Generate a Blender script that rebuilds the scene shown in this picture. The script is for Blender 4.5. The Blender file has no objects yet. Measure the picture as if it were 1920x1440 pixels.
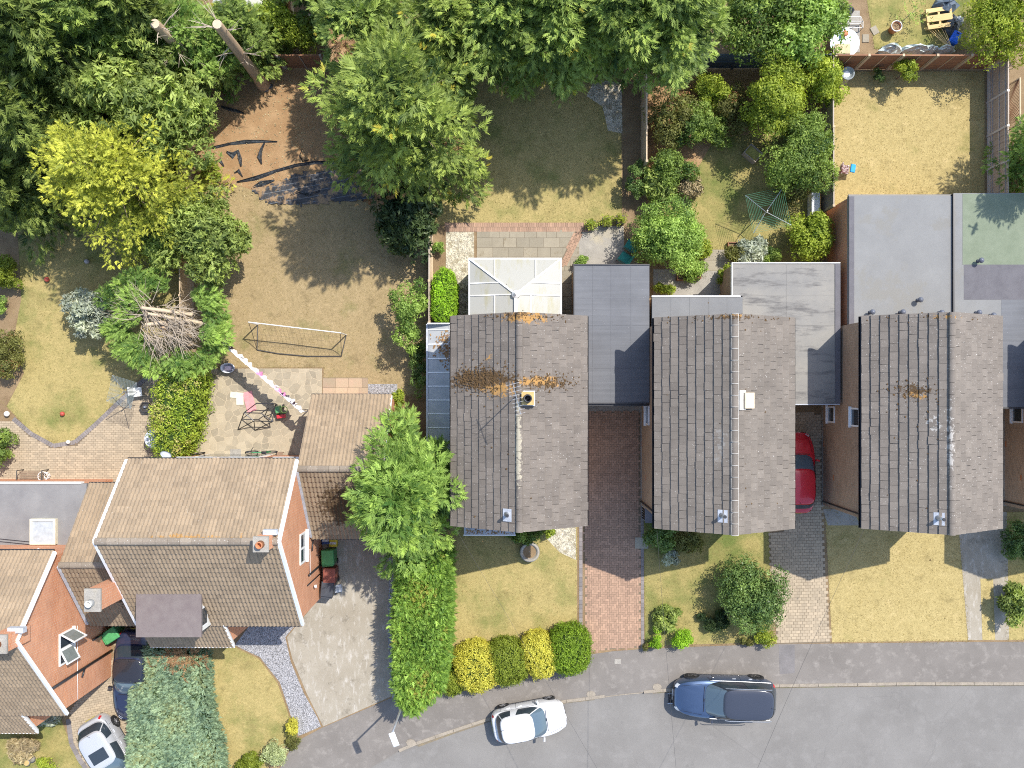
import bpy, bmesh, math, random
import numpy as np
from mathutils import Vector, Matrix, Euler
sc = bpy.context.scene
C = sc.collection
# ---------------------------------------------------------------- camera
H, S, NX, NY = 42.0, 40.0, 960.0, 738.0      # camera height, px per metre on the ground, nadir in the photograph
cam = bpy.data.cameras.new('camera'); co = bpy.data.objects.new('camera', cam); C.objects.link(co)
co.location = (0, 0, H); cam.sensor_width = 36.0; cam.lens = 36.0*H*S/1920.0
cam.shift_y = (NY-720.0)/1920.0; cam.clip_end = 2000.0
sc.camera = co
# ---------------------------------------------------------------- sky, sun, exposure
SUN = Vector((0.467, 0.456, 1.0)).normalized()
EL = math.asin(SUN.z); AZ = math.atan2(SUN.x, SUN.y)
w = bpy.data.worlds.new('World'); sc.world = w; w.use_nodes = True
nt = w.node_tree; bgn = nt.nodes['Background']
sky = nt.nodes.new('ShaderNodeTexSky'); sky.sky_type = 'NISHITA'; sky.sun_disc = False
sky.sun_elevation = EL; sky.sun_rotation = AZ
nt.links.new(sky.outputs[0], bgn.inputs[0]); bgn.inputs[1].default_value = 0.15
sl = bpy.data.lights.new('sun', 'SUN'); sl.energy = 3.05; sl.angle = math.radians(0.53); sl.color = (1.0, 0.95, 0.87)
so = bpy.data.objects.new('sun', sl); C.objects.link(so); so.rotation_euler = SUN.to_track_quat('Z', 'Y').to_euler()
sc.view_settings.view_transform = 'Standard'; sc.view_settings.look = 'None'
sc.view_settings.exposure = 1.06; sc.view_settings.gamma = 1.0
sc.cycles.use_denoising = False; sc.cycles.filter_width = 1.05
sc.cycles.max_bounces = 6; sc.cycles.diffuse_bounces = 3; sc.cycles.transmission_bounces = 4; sc.cycles.transparent_max_bounces = 6
# ---------------------------------------------------------------- helpers
def W(px, py, z=0.0):
    """place of a thing seen at that spot of the photograph, standing z metres above the ground"""
    k = 1-z/H
    return Vector(((px-NX)*k/S, (NY-py)*k/S, z))
def link(o, parent=None):
    C.objects.link(o)
    if parent is not None: o.parent = parent
    return o
def wloc(o):
    v = Vector((0, 0, 0))
    while o is not None:
        v = v+o.location; o = o.parent
    return v
def thing(name, label, cat, loc=(0, 0, 0), rz=0.0, group=None):
    o = bpy.data.objects.new(name, None); o.empty_display_size = 0.2; link(o)
    o.location = loc; o.rotation_euler = (0, 0, rz); tag(o, label, cat, group); return o
def tag(o, label=None, cat=None, group=None, kind=None):
    if label: o['label'] = label
    if cat: o['category'] = cat
    if group: o['group'] = group
    if kind: o['kind'] = kind
    return o
def mesh_np(name, verts, tris, mat=None, smooth=False, tint=None):
    """verts (n,3), faces (m,3) or (m,4) numpy"""
    me = bpy.data.meshes.new(name)
    k = tris.shape[1]
    me.vertices.add(len(verts)); me.vertices.foreach_set('co', verts.astype(np.float32).ravel())
    me.loops.add(tris.size); me.loops.foreach_set('vertex_index', tris.astype(np.int32).ravel())
    me.polygons.add(len(tris)); me.polygons.foreach_set('loop_start', np.arange(0, tris.size, k, dtype=np.int32))
    me.polygons.foreach_set('loop_total', np.full(len(tris), k, dtype=np.int32))
    me.polygons.foreach_set('use_smooth', np.full(len(tris), bool(smooth)))
    if tint is not None:
        a = me.attributes.new('tint', 'FLOAT', 'POINT'); a.data.foreach_set('value', tint.astype(np.float32))
    me.update(calc_edges=True)
    if mat: me.materials.append(mat)
    return me
class MB:
    def __init__(s): s.v = []; s.f = []; s.m = []; s.cur = 0
    def add(s, vs, fs):
        b = len(s.v); s.v += [tuple(p) for p in vs]
        for f in fs: s.f.append(tuple(b+i for i in f)); s.m.append(s.cur)
        return s
    def box(s, x0, x1, y0, y1, z0, z1):
        return s.add([(x0, y0, z0), (x1, y0, z0), (x1, y1, z0), (x0, y1, z0), (x0, y0, z1), (x1, y0, z1), (x1, y1, z1), (x0, y1, z1)],
                     [(0, 3, 2, 1), (4, 5, 6, 7), (0, 1, 5, 4), (1, 2, 6, 5), (2, 3, 7, 6), (3, 0, 4, 7)])
    def obox(s, c, sx, sy, sz, rz=0.0, rx=0.0, ry=0.0, taper=1.0):
        M = Matrix.Translation(c) @ Euler((rx, ry, rz)).to_matrix().to_4x4()
        p = []
        for z in (-1, 1):
            t = taper if z > 0 else 1.0
            for x, y in ((-1, -1), (1, -1), (1, 1), (-1, 1)): p.append(M @ Vector((x*sx/2*t, y*sy/2*t, z*sz/2)))
        return s.add(p, [(0, 3, 2, 1), (4, 5, 6, 7), (0, 1, 5, 4), (1, 2, 6, 5), (2, 3, 7, 6), (3, 0, 4, 7)])
    def prism(s, poly, z0, z1, bottom=True):
        n = len(poly); a = sum(poly[i][0]*poly[(i+1) % n][1]-poly[(i+1) % n][0]*poly[i][1] for i in range(n))
        if a < 0: poly = list(poly)[::-1]
        fs = [tuple(range(n, 2*n))]+[(i, (i+1) % n, n+(i+1) % n, n+i) for i in range(n)]
        if bottom: fs.append(tuple(range(n-1, -1, -1)))
        return s.add([(p[0], p[1], z0) for p in poly]+[(p[0], p[1], z1) for p in poly], fs)
    def tube(s, pts, r, seg=6, cap=True):
        pts = [Vector(p) for p in pts]; n = len(pts)
        rs = r if isinstance(r, (list, tuple)) else [r]*n
        b = []; u = None
        for i, p in enumerate(pts):
            d = (pts[min(i+1, n-1)]-pts[max(i-1, 0)]).normalized()
            if u is None: u = d.orthogonal().normalized()
            u = (u-d*u.dot(d))
            u = u.normalized() if u.length > 1e-6 else d.orthogonal().normalized()
            q = d.cross(u)
            b += [p+(u*math.cos(2*math.pi*k/seg)+q*math.sin(2*math.pi*k/seg))*rs[i] for k in range(seg)]
        fs = [(i*seg+k, i*seg+(k+1) % seg, (i+1)*seg+(k+1) % seg, (i+1)*seg+k) for i in range(n-1) for k in range(seg)]
        if cap: fs += [tuple(range(seg-1, -1, -1)), tuple((n-1)*seg+k for k in range(seg))]
        return s.add(b, fs)
    def lathe(s, prof, seg=16, c=(0, 0, 0), cap=True):
        vs = [(c[0]+r*math.cos(2*math.pi*k/seg), c[1]+r*math.sin(2*math.pi*k/seg), c[2]+z) for r, z in prof for k in range(seg)]
        fs = [(i*seg+k, i*seg+(k+1) % seg, (i+1)*seg+(k+1) % seg, (i+1)*seg+k) for i in range(len(prof)-1) for k in range(seg)]
        if cap: fs += [tuple(range(seg-1, -1, -1)), tuple((len(prof)-1)*seg+k for k in range(seg))]
        return s.add(vs, fs)
    def build(s, name, mat, parent=None, world=True, smooth=False, bevel=0.0):
        me = bpy.data.meshes.new(name)
        off = wloc(parent) if (parent is not None and world) else Vector((0, 0, 0))
        me.from_pydata([(p[0]-off.x, p[1]-off.y, p[2]-off.z) for p in s.v], [], s.f)
        mats = mat if isinstance(mat, (list, tuple)) else [mat]
        for m in mats: me.materials.append(m)
        if len(mats) > 1: me.polygons.foreach_set('material_index', s.m)
        me.polygons.foreach_set('use_smooth', [bool(smooth)]*len(s.f))
        me.update()
        if bevel > 0:
            bm = bmesh.new(); bm.from_mesh(me)
            bmesh.ops.bevel(bm, geom=bm.edges[:], offset=bevel, segments=2, affect='EDGES', profile=0.5)
            bm.to_mesh(me); bm.free()
        return link(bpy.data.objects.new(name, me), parent)
def box(name, mat, parent, *a, **k): return MB().box(*a).build(name, mat, parent, **k)
def inst(name, me, parent, M):
    o = bpy.data.objects.new(name, me); link(o, parent); o.matrix_local = M; return o
# ---------------------------------------------------------------- materials
class G:
    def __init__(s, name):
        s.m = bpy.data.materials.new(name); s.m.use_nodes = True; s.t = s.m.node_tree
        s.b = s.t.nodes['Principled BSDF']; s.out = s.t.nodes['Material Output']
        s.pos = s.n('ShaderNodeNewGeometry').outputs['Position']
    def n(s, t, **kw):
        x = s.t.nodes.new(t)
        for k, v in kw.items(): setattr(x, k, v)
        return x
    def set(s, node, key, v):
        i = node.inputs[key]
        if hasattr(v, 'is_linked') or isinstance(v, bpy.types.NodeSocket): s.t.links.new(v, i)
        else: i.default_value = v
    def noise(s, scale, detail=4, rough=.6, vec=None, dist=0.0):
        x = s.n('ShaderNodeTexNoise'); s.set(x, 'Vector', vec or s.pos)
        x.inputs['Scale'].default_value = scale; x.inputs['Detail'].default_value = detail; x.inputs['Roughness'].default_value = rough
        x.inputs['Distortion'].default_value = dist
        return x.outputs[0]
    def ramp(s, f, a, b, c0=(0, 0, 0, 1), c1=(1, 1, 1, 1)):
        x = s.n('ShaderNodeValToRGB'); s.set(x, 'Fac', f)
        e = x.color_ramp.elements; e[0].position = a; e[1].position = b; e[0].color = c0; e[1].color = c1
        return x.outputs[0]
    def mix(s, f, a, b, mode='MIX'):
        x = s.n('ShaderNodeMix', data_type='RGBA', blend_type=mode)
        s.set(x, 0, f); s.set(x, 6, a if not isinstance(a, tuple) else col(a)); s.set(x, 7, b if not isinstance(b, tuple) else col(b))
        return x.outputs[2]
    def math(s, op, a, b=0.0):
        x = s.n('ShaderNodeMath', operation=op); s.set(x, 0, a); s.set(x, 1, b); return x.outputs[0]
    def mapping(s, scale=(1, 1, 1), rot=(0, 0, 0), loc=(0, 0, 0), vec=None):
        x = s.n('ShaderNodeMapping'); s.set(x, 'Vector', vec or s.pos)
        x.inputs['Scale'].default_value = scale; x.inputs['Rotation'].default_value = rot; x.inputs['Location'].default_value = loc
        return x.outputs[0]
    def spot(s, cx, cy, rx, ry):
        """1 at a place in the world falling to 0 at its radius: where a stain or lichen patch sits"""
        v = s.mapping(scale=(1/rx, 1/ry, 0), loc=(-cx/rx, -cy/ry, 0))
        x = s.n('ShaderNodeVectorMath', operation='LENGTH'); s.set(x, 0, v)
        y = s.n('ShaderNodeMath', operation='SUBTRACT', use_clamp=True); s.set(y, 0, 1.0); s.set(y, 1, x.outputs['Value']); return y.outputs[0]
    def bump(s, h, strength=.4, dist=.02):
        x = s.n('ShaderNodeBump'); x.inputs['Strength'].default_value = strength; x.inputs['Distance'].default_value = dist
        s.set(x, 'Height', h); s.t.links.new(x.outputs[0], s.b.inputs['Normal'])
    def fin(s, c, rough=.85, spec=.3, metal=0.0):
        s.set(s.b, 'Base Color', c if not isinstance(c, tuple) else col(c))
        s.set(s.b, 'Roughness', rough); s.b.inputs['Specular IOR Level'].default_value = spec; s.b.inputs['Metallic'].default_value = metal
        return s.m
def col(c): return (c[0], c[1], c[2], 1.0)
def simple(name, c, rough=.6, spec=.4, metal=0.0, var=.15, scale=6.0, bump=0.0):
    g = G(name); n = g.ramp(g.noise(scale, 5), .3, .7)
    d = tuple(x*(1-var) for x in c); l = tuple(min(1, x*(1+var)) for x in c)
    if bump: g.bump(g.noise(scale*9, 4), bump, .01)
    return g.fin(g.mix(n, d, l), rough, spec, metal)
def two(name, a, b, s1, lo, hi, fine=.5, fs=60, rough=.9, bump=.3, bd=.02, c3=None, s3=1.0, lo3=.55, hi3=.7, spec=.2):
    g = G(name); c = g.mix(g.ramp(g.noise(s1, 6, .65), lo, hi), a, b)
    if c3: c = g.mix(g.ramp(g.noise(s3, 5, .6, g.mapping(loc=(31, 17, 5))), lo3, hi3), c, c3)
    f = g.noise(fs, 3, .7)
    c = g.mix(fine, c, g.ramp(f, .25, .75, (.35, .35, .35, 1), (1.35, 1.35, 1.35, 1)), 'MULTIPLY')
    g.bump(f, bump, bd); return g.fin(c, rough, spec)
M = {}
def grass_mat(name, dry, mid, green, amt, fs=38, pale=None):
    g = G(name); n1 = g.noise(.55, 6, .62); n2 = g.noise(2.6, 5, .7, g.mapping(loc=(7, 3, 0)))
    c = g.mix(g.ramp(n2, .33, .68), dry, mid)
    c = g.mix(g.ramp(n1, .62-amt, .78-amt*.6), c, green); c = g.mix(g.ramp(g.noise(1.0, 6, .7, g.mapping(loc=(21, 9, 0))), .55, .72), c, tuple(x*.72 for x in mid))
    if pale: c = g.mix(g.ramp(g.noise(1.3, 5, .7, g.mapping(loc=(-9, 4, 0))), .58, .72), c, pale)
    f = g.noise(fs, 4, .75); f2 = g.noise(9, 4, .7)
    c = g.mix(.9, c, g.ramp(f, .3, .7, (.4, .4, .37, 1), (1.35, 1.35, 1.35, 1)), 'MULTIPLY')
    c = g.mix(.5, c, g.ramp(f2, .3, .7, (.62, .62, .6, 1), (1.25, 1.25, 1.25, 1)), 'MULTIPLY')
    g.bump(f, .5, .03); return g.fin(c, .95, .1)
M['grass_a'] = grass_mat('dry_grass', (.42, .335, .145), (.34, .28, .115), (.19, .2, .065), .13)
M['grass_g'] = grass_mat('straw_grass', (.45, .36, .165), (.38, .30, .13), (.26, .23, .085), .03, pale=(.52, .41, .2))
M['grass_b'] = grass_mat('patchy_grass', (.37, .3, .12), (.29, .25, .095), (.14, .17, .048), .19)
M['grass_i'] = grass_mat('worn_grass', (.37, .28, .155), (.31, .235, .125), (.2, .185, .075), .08, pale=(.40, .31, .18))
M['earth'] = two('dry_earth', (.20, .135, .075), (.28, .20, .115), 1.2, .35, .65, .6, 30)
g = G('leaf_litter_soil'); n = g.noise(1.1, 6, .6)
c = g.mix(g.ramp(n, .35, .7), (.29, .175, .088), (.40, .262, .142))
v = g.n('ShaderNodeTexVoronoi'); g.set(v, 'Vector', g.mapping(scale=(11, 11, 0))); v.inputs['Scale'].default_value = 1.0
c = g.mix(g.ramp(v.outputs['Distance'], .06, .14, (1, 1, 1, 1), (0, 0, 0, 1)), c, (.46, .34, .19))
f = g.noise(45, 4, .75); c = g.mix(.7, c, g.ramp(f, .3, .7, (.5, .5, .5, 1), (1.3, 1.3, 1.3, 1)), 'MULTIPLY'); g.bump(f, .6, .03)
M['soil'] = g.fin(c, .95, .1)
g = G('worn_asphalt'); n = g.noise(.35, 6, .6); n2 = g.noise(1.7, 6, .7, g.mapping(loc=(4, 9, 0)))
c = g.mix(g.ramp(n, .35, .65), (.172, .162, .149), (.205, .194, .179)); c = g.mix(g.ramp(n2, .5, .75), c, (.22, .208, .193))
v = g.n('ShaderNodeTexVoronoi', feature='DISTANCE_TO_EDGE'); g.set(v, 'Vector', g.mix(.3, g.mapping(scale=(.26, .26, 0)), g.noise(.9, 4)))
v.inputs['Scale'].default_value = .8
c = g.mix(g.ramp(v.outputs['Distance'], .0008, .003, (.22, .22, .22, 1), (0, 0, 0, 1)), c, (.1, .095, .09))
f = g.noise(70, 3, .8); c = g.mix(.55, c, g.ramp(f, .25, .75, (.6, .6, .6, 1), (1.25, 1.25, 1.25, 1)), 'MULTIPLY'); g.bump(f, .35, .01)
M['road'] = g.fin(c, .9, .25)
g = G('brown_asphalt'); n = g.noise(.5, 6, .65); n2 = g.noise(2.2, 6, .7, g.mapping(loc=(14, 2, 0)))
c = g.mix(g.ramp(n, .35, .65), (.162, .146, .13), (.2, .181, .162)); c = g.mix(g.ramp(n2, .52, .72), c, (.262, .238, .212))
f = g.noise(60, 3, .8); c = g.mix(.55, c, g.ramp(f, .25, .75, (.6, .6, .6, 1), (1.25, 1.25, 1.25, 1)), 'MULTIPLY'); g.bump(f, .3, .01)
M['pave'] = g.fin(c, .9, .2)
M['road2'] = two('road_repair', (.165, .16, .153), (.2, .194, .187), 1.2, .35, .65, .5, 70)
M['gutter'] = two('gutter_silt', (.24, .19, .12), (.17, .15, .12), 4, .35, .65, .6, 30, c3=(.16, .17, .06), s3=1.5)
M['patch'] = two('asphalt_patch', (.155, .145, .14), (.2, .185, .18), 1.5, .35, .65, .5, 60)
M['kerb'] = two('kerb_concrete', (.25, .215, .17), (.33, .285, .225), 3, .35, .65, .5, 40)
g = G('old_concrete'); n = g.noise(.7, 6, .65); n2 = g.noise(3.1, 6, .75, g.mapping(loc=(2, 5, 0), scale=(1.6, .5, 1)))
c = g.mix(g.ramp(n, .3, .7), (.27, .235, .18), (.34, .305, .245)); c = g.mix(g.ramp(n2, .52, .68), c, (.44, .41, .36)); c = g.mix(g.ramp(g.noise(1.4, 6, .75, g.mapping(loc=(8, 1, 0))), .56, .66), c, (.20, .175, .135))
f = g.noise(40, 4, .8); c = g.mix(.5, c, g.ramp(f, .25, .75, (.6, .6, .6, 1), (1.25, 1.25, 1.25, 1)), 'MULTIPLY'); g.bump(f, .3, .012)
M['concrete'] = g.fin(c, .92, .2)
M['conc_grey'] = two('grey_concrete', (.27, .25, .22), (.36, .335, .29), 1.4, .35, .65, .6, 40, c3=(.42, .37, .27), s3=.9)
g = G('slate_gravel'); v = g.n('ShaderNodeTexVoronoi'); g.set(v, 'Vector', g.pos); v.inputs['Scale'].default_value = 26.0
c = g.mix(.75, (.29, .285, .285), g.ramp(g.math('MULTIPLY', v.outputs['Color'], 1.0), .1, .9, (.3, .3, .3, 1), (1.7, 1.7, 1.75, 1)), 'MULTIPLY')
g.bump(v.outputs['Distance'], 1.0, .03); M['gravel'] = g.fin(c, .85, .3)
g = G('pale_shingle'); v = g.n('ShaderNodeTexVoronoi'); g.set(v, 'Vector', g.pos); v.inputs['Scale'].default_value = 20.0
c = g.mix(.7, (.46, .42, .33), g.ramp(g.math('MULTIPLY', v.outputs['Color'], 1.0), .1, .9, (.35, .35, .35, 1), (1.6, 1.6, 1.55, 1)), 'MULTIPLY')
c = g.mix(g.ramp(g.noise(3, 5), .5, .65), c, (.28, .24, .16)); g.bump(v.outputs['Distance'], .8, .03); M['shingle'] = g.fin(c, .9, .2)
def piece_mat(name, a, b, rnd=.35, fs=45, rough=.9, moss=None):
    """colour differs from piece to piece (Object Info random)"""
    g = G(name); oi = g.n('ShaderNodeObjectInfo'); r = oi.outputs['Random']
    c = g.mix(g.ramp(g.noise(2.2, 5, .7), .3, .7), a, b)
    c = g.mix(rnd, c, g.ramp(r, 0, 1, (.35, .35, .36, 1), (1.5, 1.45, 1.38, 1)), 'MULTIPLY')
    if moss: c = g.mix(g.ramp(g.noise(1.6, 6, .75, g.mapping(loc=(3, 8, 1))), .6, .68), c, moss)
    f = g.noise(fs, 4, .8); c = g.mix(.5, c, g.ramp(f, .25, .75, (.6, .6, .6, 1), (1.3, 1.3, 1.3, 1)), 'MULTIPLY'); g.bump(f, .3, .01)
    return g.fin(c, rough, .2)
def vert_mat(name, a, b, fs=45, rnd=.6):
    """colour differs from piece to piece inside one joined mesh (attribute tint)"""
    g = G(name); at = g.n('ShaderNodeAttribute', attribute_name='tint')
    c = g.mix(g.ramp(g.noise(.9, 5, .7), .3, .7), a, b)
    c = g.mix(rnd, c, g.ramp(at.outputs['Fac'], 0, 1, (.7, .7, .7, 1), (1.2, 1.18, 1.15, 1)), 'MULTIPLY')
    f = g.noise(fs, 4, .8); c = g.mix(.5, c, g.ramp(f, .25, .75, (.65, .65, .65, 1), (1.25, 1.25, 1.25, 1)), 'MULTIPLY'); g.bump(f, .25, .01)
    return g.fin(c, .9, .2)
def roof_mat(name, base, lo, spots=(), white=.0, orange=None, streak=None):
    g = G(name); r = g.n('ShaderNodeObjectInfo').outputs['Random']
    at = g.n('ShaderNodeAttribute', attribute_name='tint').outputs['Fac']
    c = g.mix(g.ramp(g.noise(1.0, 6, .7), .3, .7), lo, base)
    rr = g.math('FRACT', g.math('ADD', r, at))
    c = g.mix(.5, c, g.ramp(rr, 0, 1, (.76, .76, .76, 1), (1.14, 1.14, 1.13, 1)), 'MULTIPLY')
    f = g.noise(55, 4, .8); c = g.mix(.5, c, g.ramp(f, .25, .75, (.4, .4, .4, 1), (1.5, 1.5, 1.5, 1)), 'MULTIPLY')
    m2 = g.noise(7, 6, .8, g.mapping(loc=(5, 1, 2)))
    c = g.mix(g.ramp(m2, .62, .70), c, tuple(x*.45 for x in lo))
    wn = g.noise(19, 3, .6, g.mapping(loc=(1, 6, 2))); wl = g.ramp(wn, .70-white, .72-white)
    c = g.mix(g.math('MULTIPLY', wl, .8), c, (.52, .50, .46))
    for (cx, cy, rx, ry, colr, thr) in spots:
        d = g.math('ADD', g.math('MULTIPLY', g.spot(cx, cy, rx, ry), .5), g.noise(5.5, 6, .75, g.mapping(loc=(cx, cy, 1))))
        c = g.mix(g.ramp(d, thr, thr+.05), c, colr)
    g.bump(g.math('ADD', f, g.math('MULTIPLY', m2, .6)), .4, .015); return g.fin(c, .92, .2)
ORA, MOS = (.34, .19, .065), (.085, .055, .03)
M['tile1'] = roof_mat('grey_roof_tile_lichen', (.19, .162, .136), (.138, .118, .1), white=.025, spots=[
    (-1.2, .55, 2.6, .75, MOS, .74), (1.2, .4, 2.2, .6, MOS, .84), (-.6, .15, 2.2, .8, ORA, .86), (1.0, .5, 2.2, .5, ORA, .84), (.5, 3.0, 1.9, .55, ORA, .79),
    (.2, 3.1, 1.5, .5, MOS, .86), (-.9, 1.4, .6, .5, ORA, .92), (.25, -2, .3, 4.5, (.36, .32, .24), .80)])
M['tile2'] = roof_mat('grey_roof_tile', (.195, .168, .141), (.148, .128, .108), white=.02, spots=[(8.6, 3.0, 3.2, .35, MOS, .88), (8.6, 3.05, 3, .3, ORA, .95), (8.2, -2, 2.2, 4, (.22, .205, .185), .98)])
M['tile3'] = roof_mat('grey_roof_tile_speckled', (.205, .177, .15), (.155, .134, .114), white=.035, spots=[
    (16.0, 0.1, 1.6, .7, MOS, .86), (16.1, -.1, 1.3, .6, ORA, .92), (16.6, -1.2, 1.2, 2.2, (.36, .34, .31), .98), (17.0, 3.0, 2.6, .35, ORA, .93), (17.1, -2, .4, 5, (.40, .37, .33), .9)])
M['tileR'] = roof_mat('tan_ribbed_tile', (.33, .248, .165), (.25, .19, .13), white=.0, spots=[(-12, -5.5, 4.5, .45, ORA, .84)])
M['tileS'] = roof_mat('mossy_ribbed_tile', (.30, .22, .145), (.21, .16, .11), white=.0, spots=[(-7.3, -4.8, 1.6, 1.7, MOS, .72), (-16.4, -8.6, 1.0, 1.2, MOS, .74)])
M['ridge'] = roof_mat('ridge_tile_clay', (.27, .225, .175), (.2, .165, .13), white=.05)
M['mortar'] = two('pale_mortar', (.42, .40, .36), (.52, .5, .46), 6, .35, .65, .5, 50)
def brick_mat(name, a, b, mort, sc_=1.0):
    g = G(name); sx = g.n('ShaderNodeSeparateXYZ'); g.set(sx, 0, g.pos); cx = g.n('ShaderNodeCombineXYZ')
    g.set(cx, 0, g.math('ADD', sx.outputs[0], sx.outputs[1])); g.set(cx, 1, sx.outputs[2])
    t = g.n('ShaderNodeTexBrick'); g.set(t, 'Vector', cx.outputs[0]); t.inputs['Scale'].default_value = 1.0
    t.inputs['Brick Width'].default_value = .225*sc_; t.inputs['Row Height'].default_value = .075*sc_; t.inputs['Mortar Size'].default_value = .008
    t.inputs['Color1'].default_value = col(a); t.inputs['Color2'].default_value = col(b); t.inputs['Mortar'].default_value = col(mort)
    t.inputs['Bias'].default_value = 0.0
    c = g.mix(.5, t.outputs['Color'], g.ramp(g.noise(18, 5, .7), .25, .75, (.6, .6, .6, 1), (1.3, 1.3, 1.3, 1)), 'MULTIPLY')
    c = g.mix(.4, c, g.ramp(g.noise(1.0, 5, .6), .3, .7, (.75, .75, .75, 1), (1.2, 1.2, 1.2, 1)), 'MULTIPLY')
    g.bump(t.outputs['Fac'], -.5, .01); return g.fin(c, .9, .2)
M['brick_red'] = brick_mat('red_brick', (.62, .265, .13), (.52, .2, .095), (.54, .42, .32))
M['brick_brown'] = brick_mat('brown_brick', (.42, .285, .19), (.31, .21, .14), (.42, .35, .27))
g = G('grey_felt'); c = g.mix(g.ramp(g.noise(.6, 5, .6), .3, .7), (.108, .112, .122), (.142, .147, .158))
st = g.noise(1.0, 4, .6, g.mapping(scale=(.3, 9, 1))); c = g.mix(.35, c, g.ramp(st, .3, .7, (.7, .7, .7, 1), (1.25, 1.25, 1.25, 1)), 'MULTIPLY')
c = g.mix(g.ramp(g.noise(20, 2), .74, .76), c, (.5, .5, .5)); M['felt'] = g.fin(c, .75, .3)
g = G('pale_felt'); c = g.mix(g.ramp(g.noise(.8, 6, .7), .3, .7), (.188, .188, .184), (.222, .222, .216))
c = g.mix(g.ramp(g.noise(6, 5, .8), .62, .72), c, (.17, .168, .155)); c = g.mix(g.ramp(g.noise(.5, 6, .7, g.mapping(loc=(3, 3, 0))), .54, .6), c, (.20, .195, .18)); c = g.mix(.4, c, g.ramp(g.noise(60, 3), .25, .75, (.75, .75, .75, 1), (1.15, 1.15, 1.15, 1)), 'MULTIPLY'); M['felt_pale'] = g.fin(c, .85, .25)
g = G('stained_felt'); c = g.mix(g.ramp(g.noise(.7, 6, .65), .3, .7), (.27, .255, .225), (.20, .195, .185))
st = g.noise(1.3, 6, .7, g.mapping(scale=(.45, 2.2, 1), loc=(2, 2, 0))); c = g.mix(g.ramp(st, .52, .66), c, (.125, .12, .115))
c = g.mix(.4, c, g.ramp(g.noise(60, 3), .25, .75, (.7, .7, .7, 1), (1.2, 1.2, 1.2, 1)), 'MULTIPLY'); M['felt_stain'] = g.fin(c, .9, .2)
M['felt_green'] = two('green_felt', (.165, .195, .135), (.195, .225, .16), 2, .35, .65, .3, 60)
M['felt_dark'] = two('charcoal_felt', (.12, .115, .125), (.145, .14, .15), 2, .35, .65, .4, 60)
M['felt_brown'] = two('brown_felt', (.165, .135, .13), (.195, .165, .155), 2.5, .35, .65, .4, 60)
M['felt_house6'] = two('smooth_grey_felt', (.19, .185, .185), (.245, .24, .235), .8, .35, .65, .3, 60)
M['grp'] = two('grey_fibreglass', (.15, .153, .157), (.18, .183, .185), 1.2, .35, .65, .25, 60, rough=.6)
M['white'] = simple('white_upvc', (.78, .78, .77), .35, .5, var=.05)
M['white_old'] = two('weathered_white_paint', (.70, .69, .66), (.58, .56, .50), 3, .4, .7, .3, 40)
M['lead'] = two('lead_flashing', (.36, .38, .42), (.5, .52, .56), 4, .35, .65, .3, 30, rough=.5)
M['cowl'] = simple('dark_grey_cowl', (.10, .11, .14), .4, .5)
M['black'] = simple('black_plastic', (.022, .022, .025), .4, .5)
M['dark'] = simple('dark_recess', (.012, .012, .014), .6, .3)
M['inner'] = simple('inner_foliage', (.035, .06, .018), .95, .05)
M['metal'] = simple('galvanised_metal', (.45, .46, .47), .4, .5, .8)
M['darkmetal'] = simple('dark_metal', (.05, .045, .04), .5, .5)
g = G('window_glass'); M['glass'] = g.fin((.035, .045, .055), .06, .6)
g = G('conservatory_sheet'); sx = g.n('ShaderNodeSeparateXYZ'); g.set(sx, 0, g.pos)
c = g.mix(g.ramp(g.noise(1.0, 5, .65, g.mapping(scale=(3, .7, 1))), .52, .75), (.35, .345, .31), (.31, .29, .18)); M['poly'] = g.fin(c, .35, .4)
g = G('lean_to_sheet'); c = g.mix(g.ramp(g.noise(1.6, 5, .7), .4, .7), (.31, .32, .325), (.40, .40, .395)); M['poly2'] = g.fin(c, .5, .3)
def wood(name, a, b, vec=(1, 12, 1), rough=.85):
    g = G(name); n = g.noise(2.2, 5, .7, g.mapping(scale=vec)); r = g.n('ShaderNodeObjectInfo').outputs['Random']
    c = g.mix(g.ramp(n, .3, .7), a, b); c = g.mix(.5, c, g.ramp(r, 0, 1, (.75, .75, .75, 1), (1.2, 1.2, 1.2, 1)), 'MULTIPLY')
    g.bump(n, .3, .01); return g.fin(c, rough, .2)
M['fence_brown'] = wood('brown_fence_wood', (.215, .105, .06), (.31, .165, .095), (1, 1, 9))
M['fence_grey'] = wood('weathered_fence_wood', (.30, .25, .205), (.40, .345, .285), (9, 9, 1))
M['fence_slat'] = wood('silvered_slat_wood', (.36, .29, .235), (.50, .42, .35), (9, 9, 1))
M['conc_pale'] = two('pale_post_concrete', (.50, .46, .42), (.58, .54, .5), 3, .35, .65, .3, 40)
M['fence_pale'] = wood('pale_fence_wood', (.42, .32, .21), (.55, .43, .29), (9, 9, 1))
M['fence_dark'] = wood('dark_fence_paint', (.085, .10, .115), (.12, .14, .155), (9, 9, 1))
M['pine'] = wood('pallet_pine', (.50, .34, .15), (.62, .45, .22), (2, 14, 1))
M['bark'] = wood('tan_bark', (.33, .23, .15), (.50, .36, .23), (3, 3, .6))
M['bark2'] = wood('grey_brown_bark', (.16, .115, .08), (.26, .19, .135), (3, 3, .6))
M['cutwood'] = wood('cut_wood_end', (.42, .335, .23), (.52, .42, .30), (5, 5, 5))
M['twig'] = wood('bare_twig', (.33, .27, .205), (.46, .385, .30), (3, 3, 3))
M['stone'] = piece_mat('crazy_paving_stone', (.37, .32, .235), (.31, .265, .19), .35)
M['mortar_tan'] = two('tan_mortar', (.40, .335, .235), (.46, .39, .28), 3, .3, .7, .4, 40)
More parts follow.
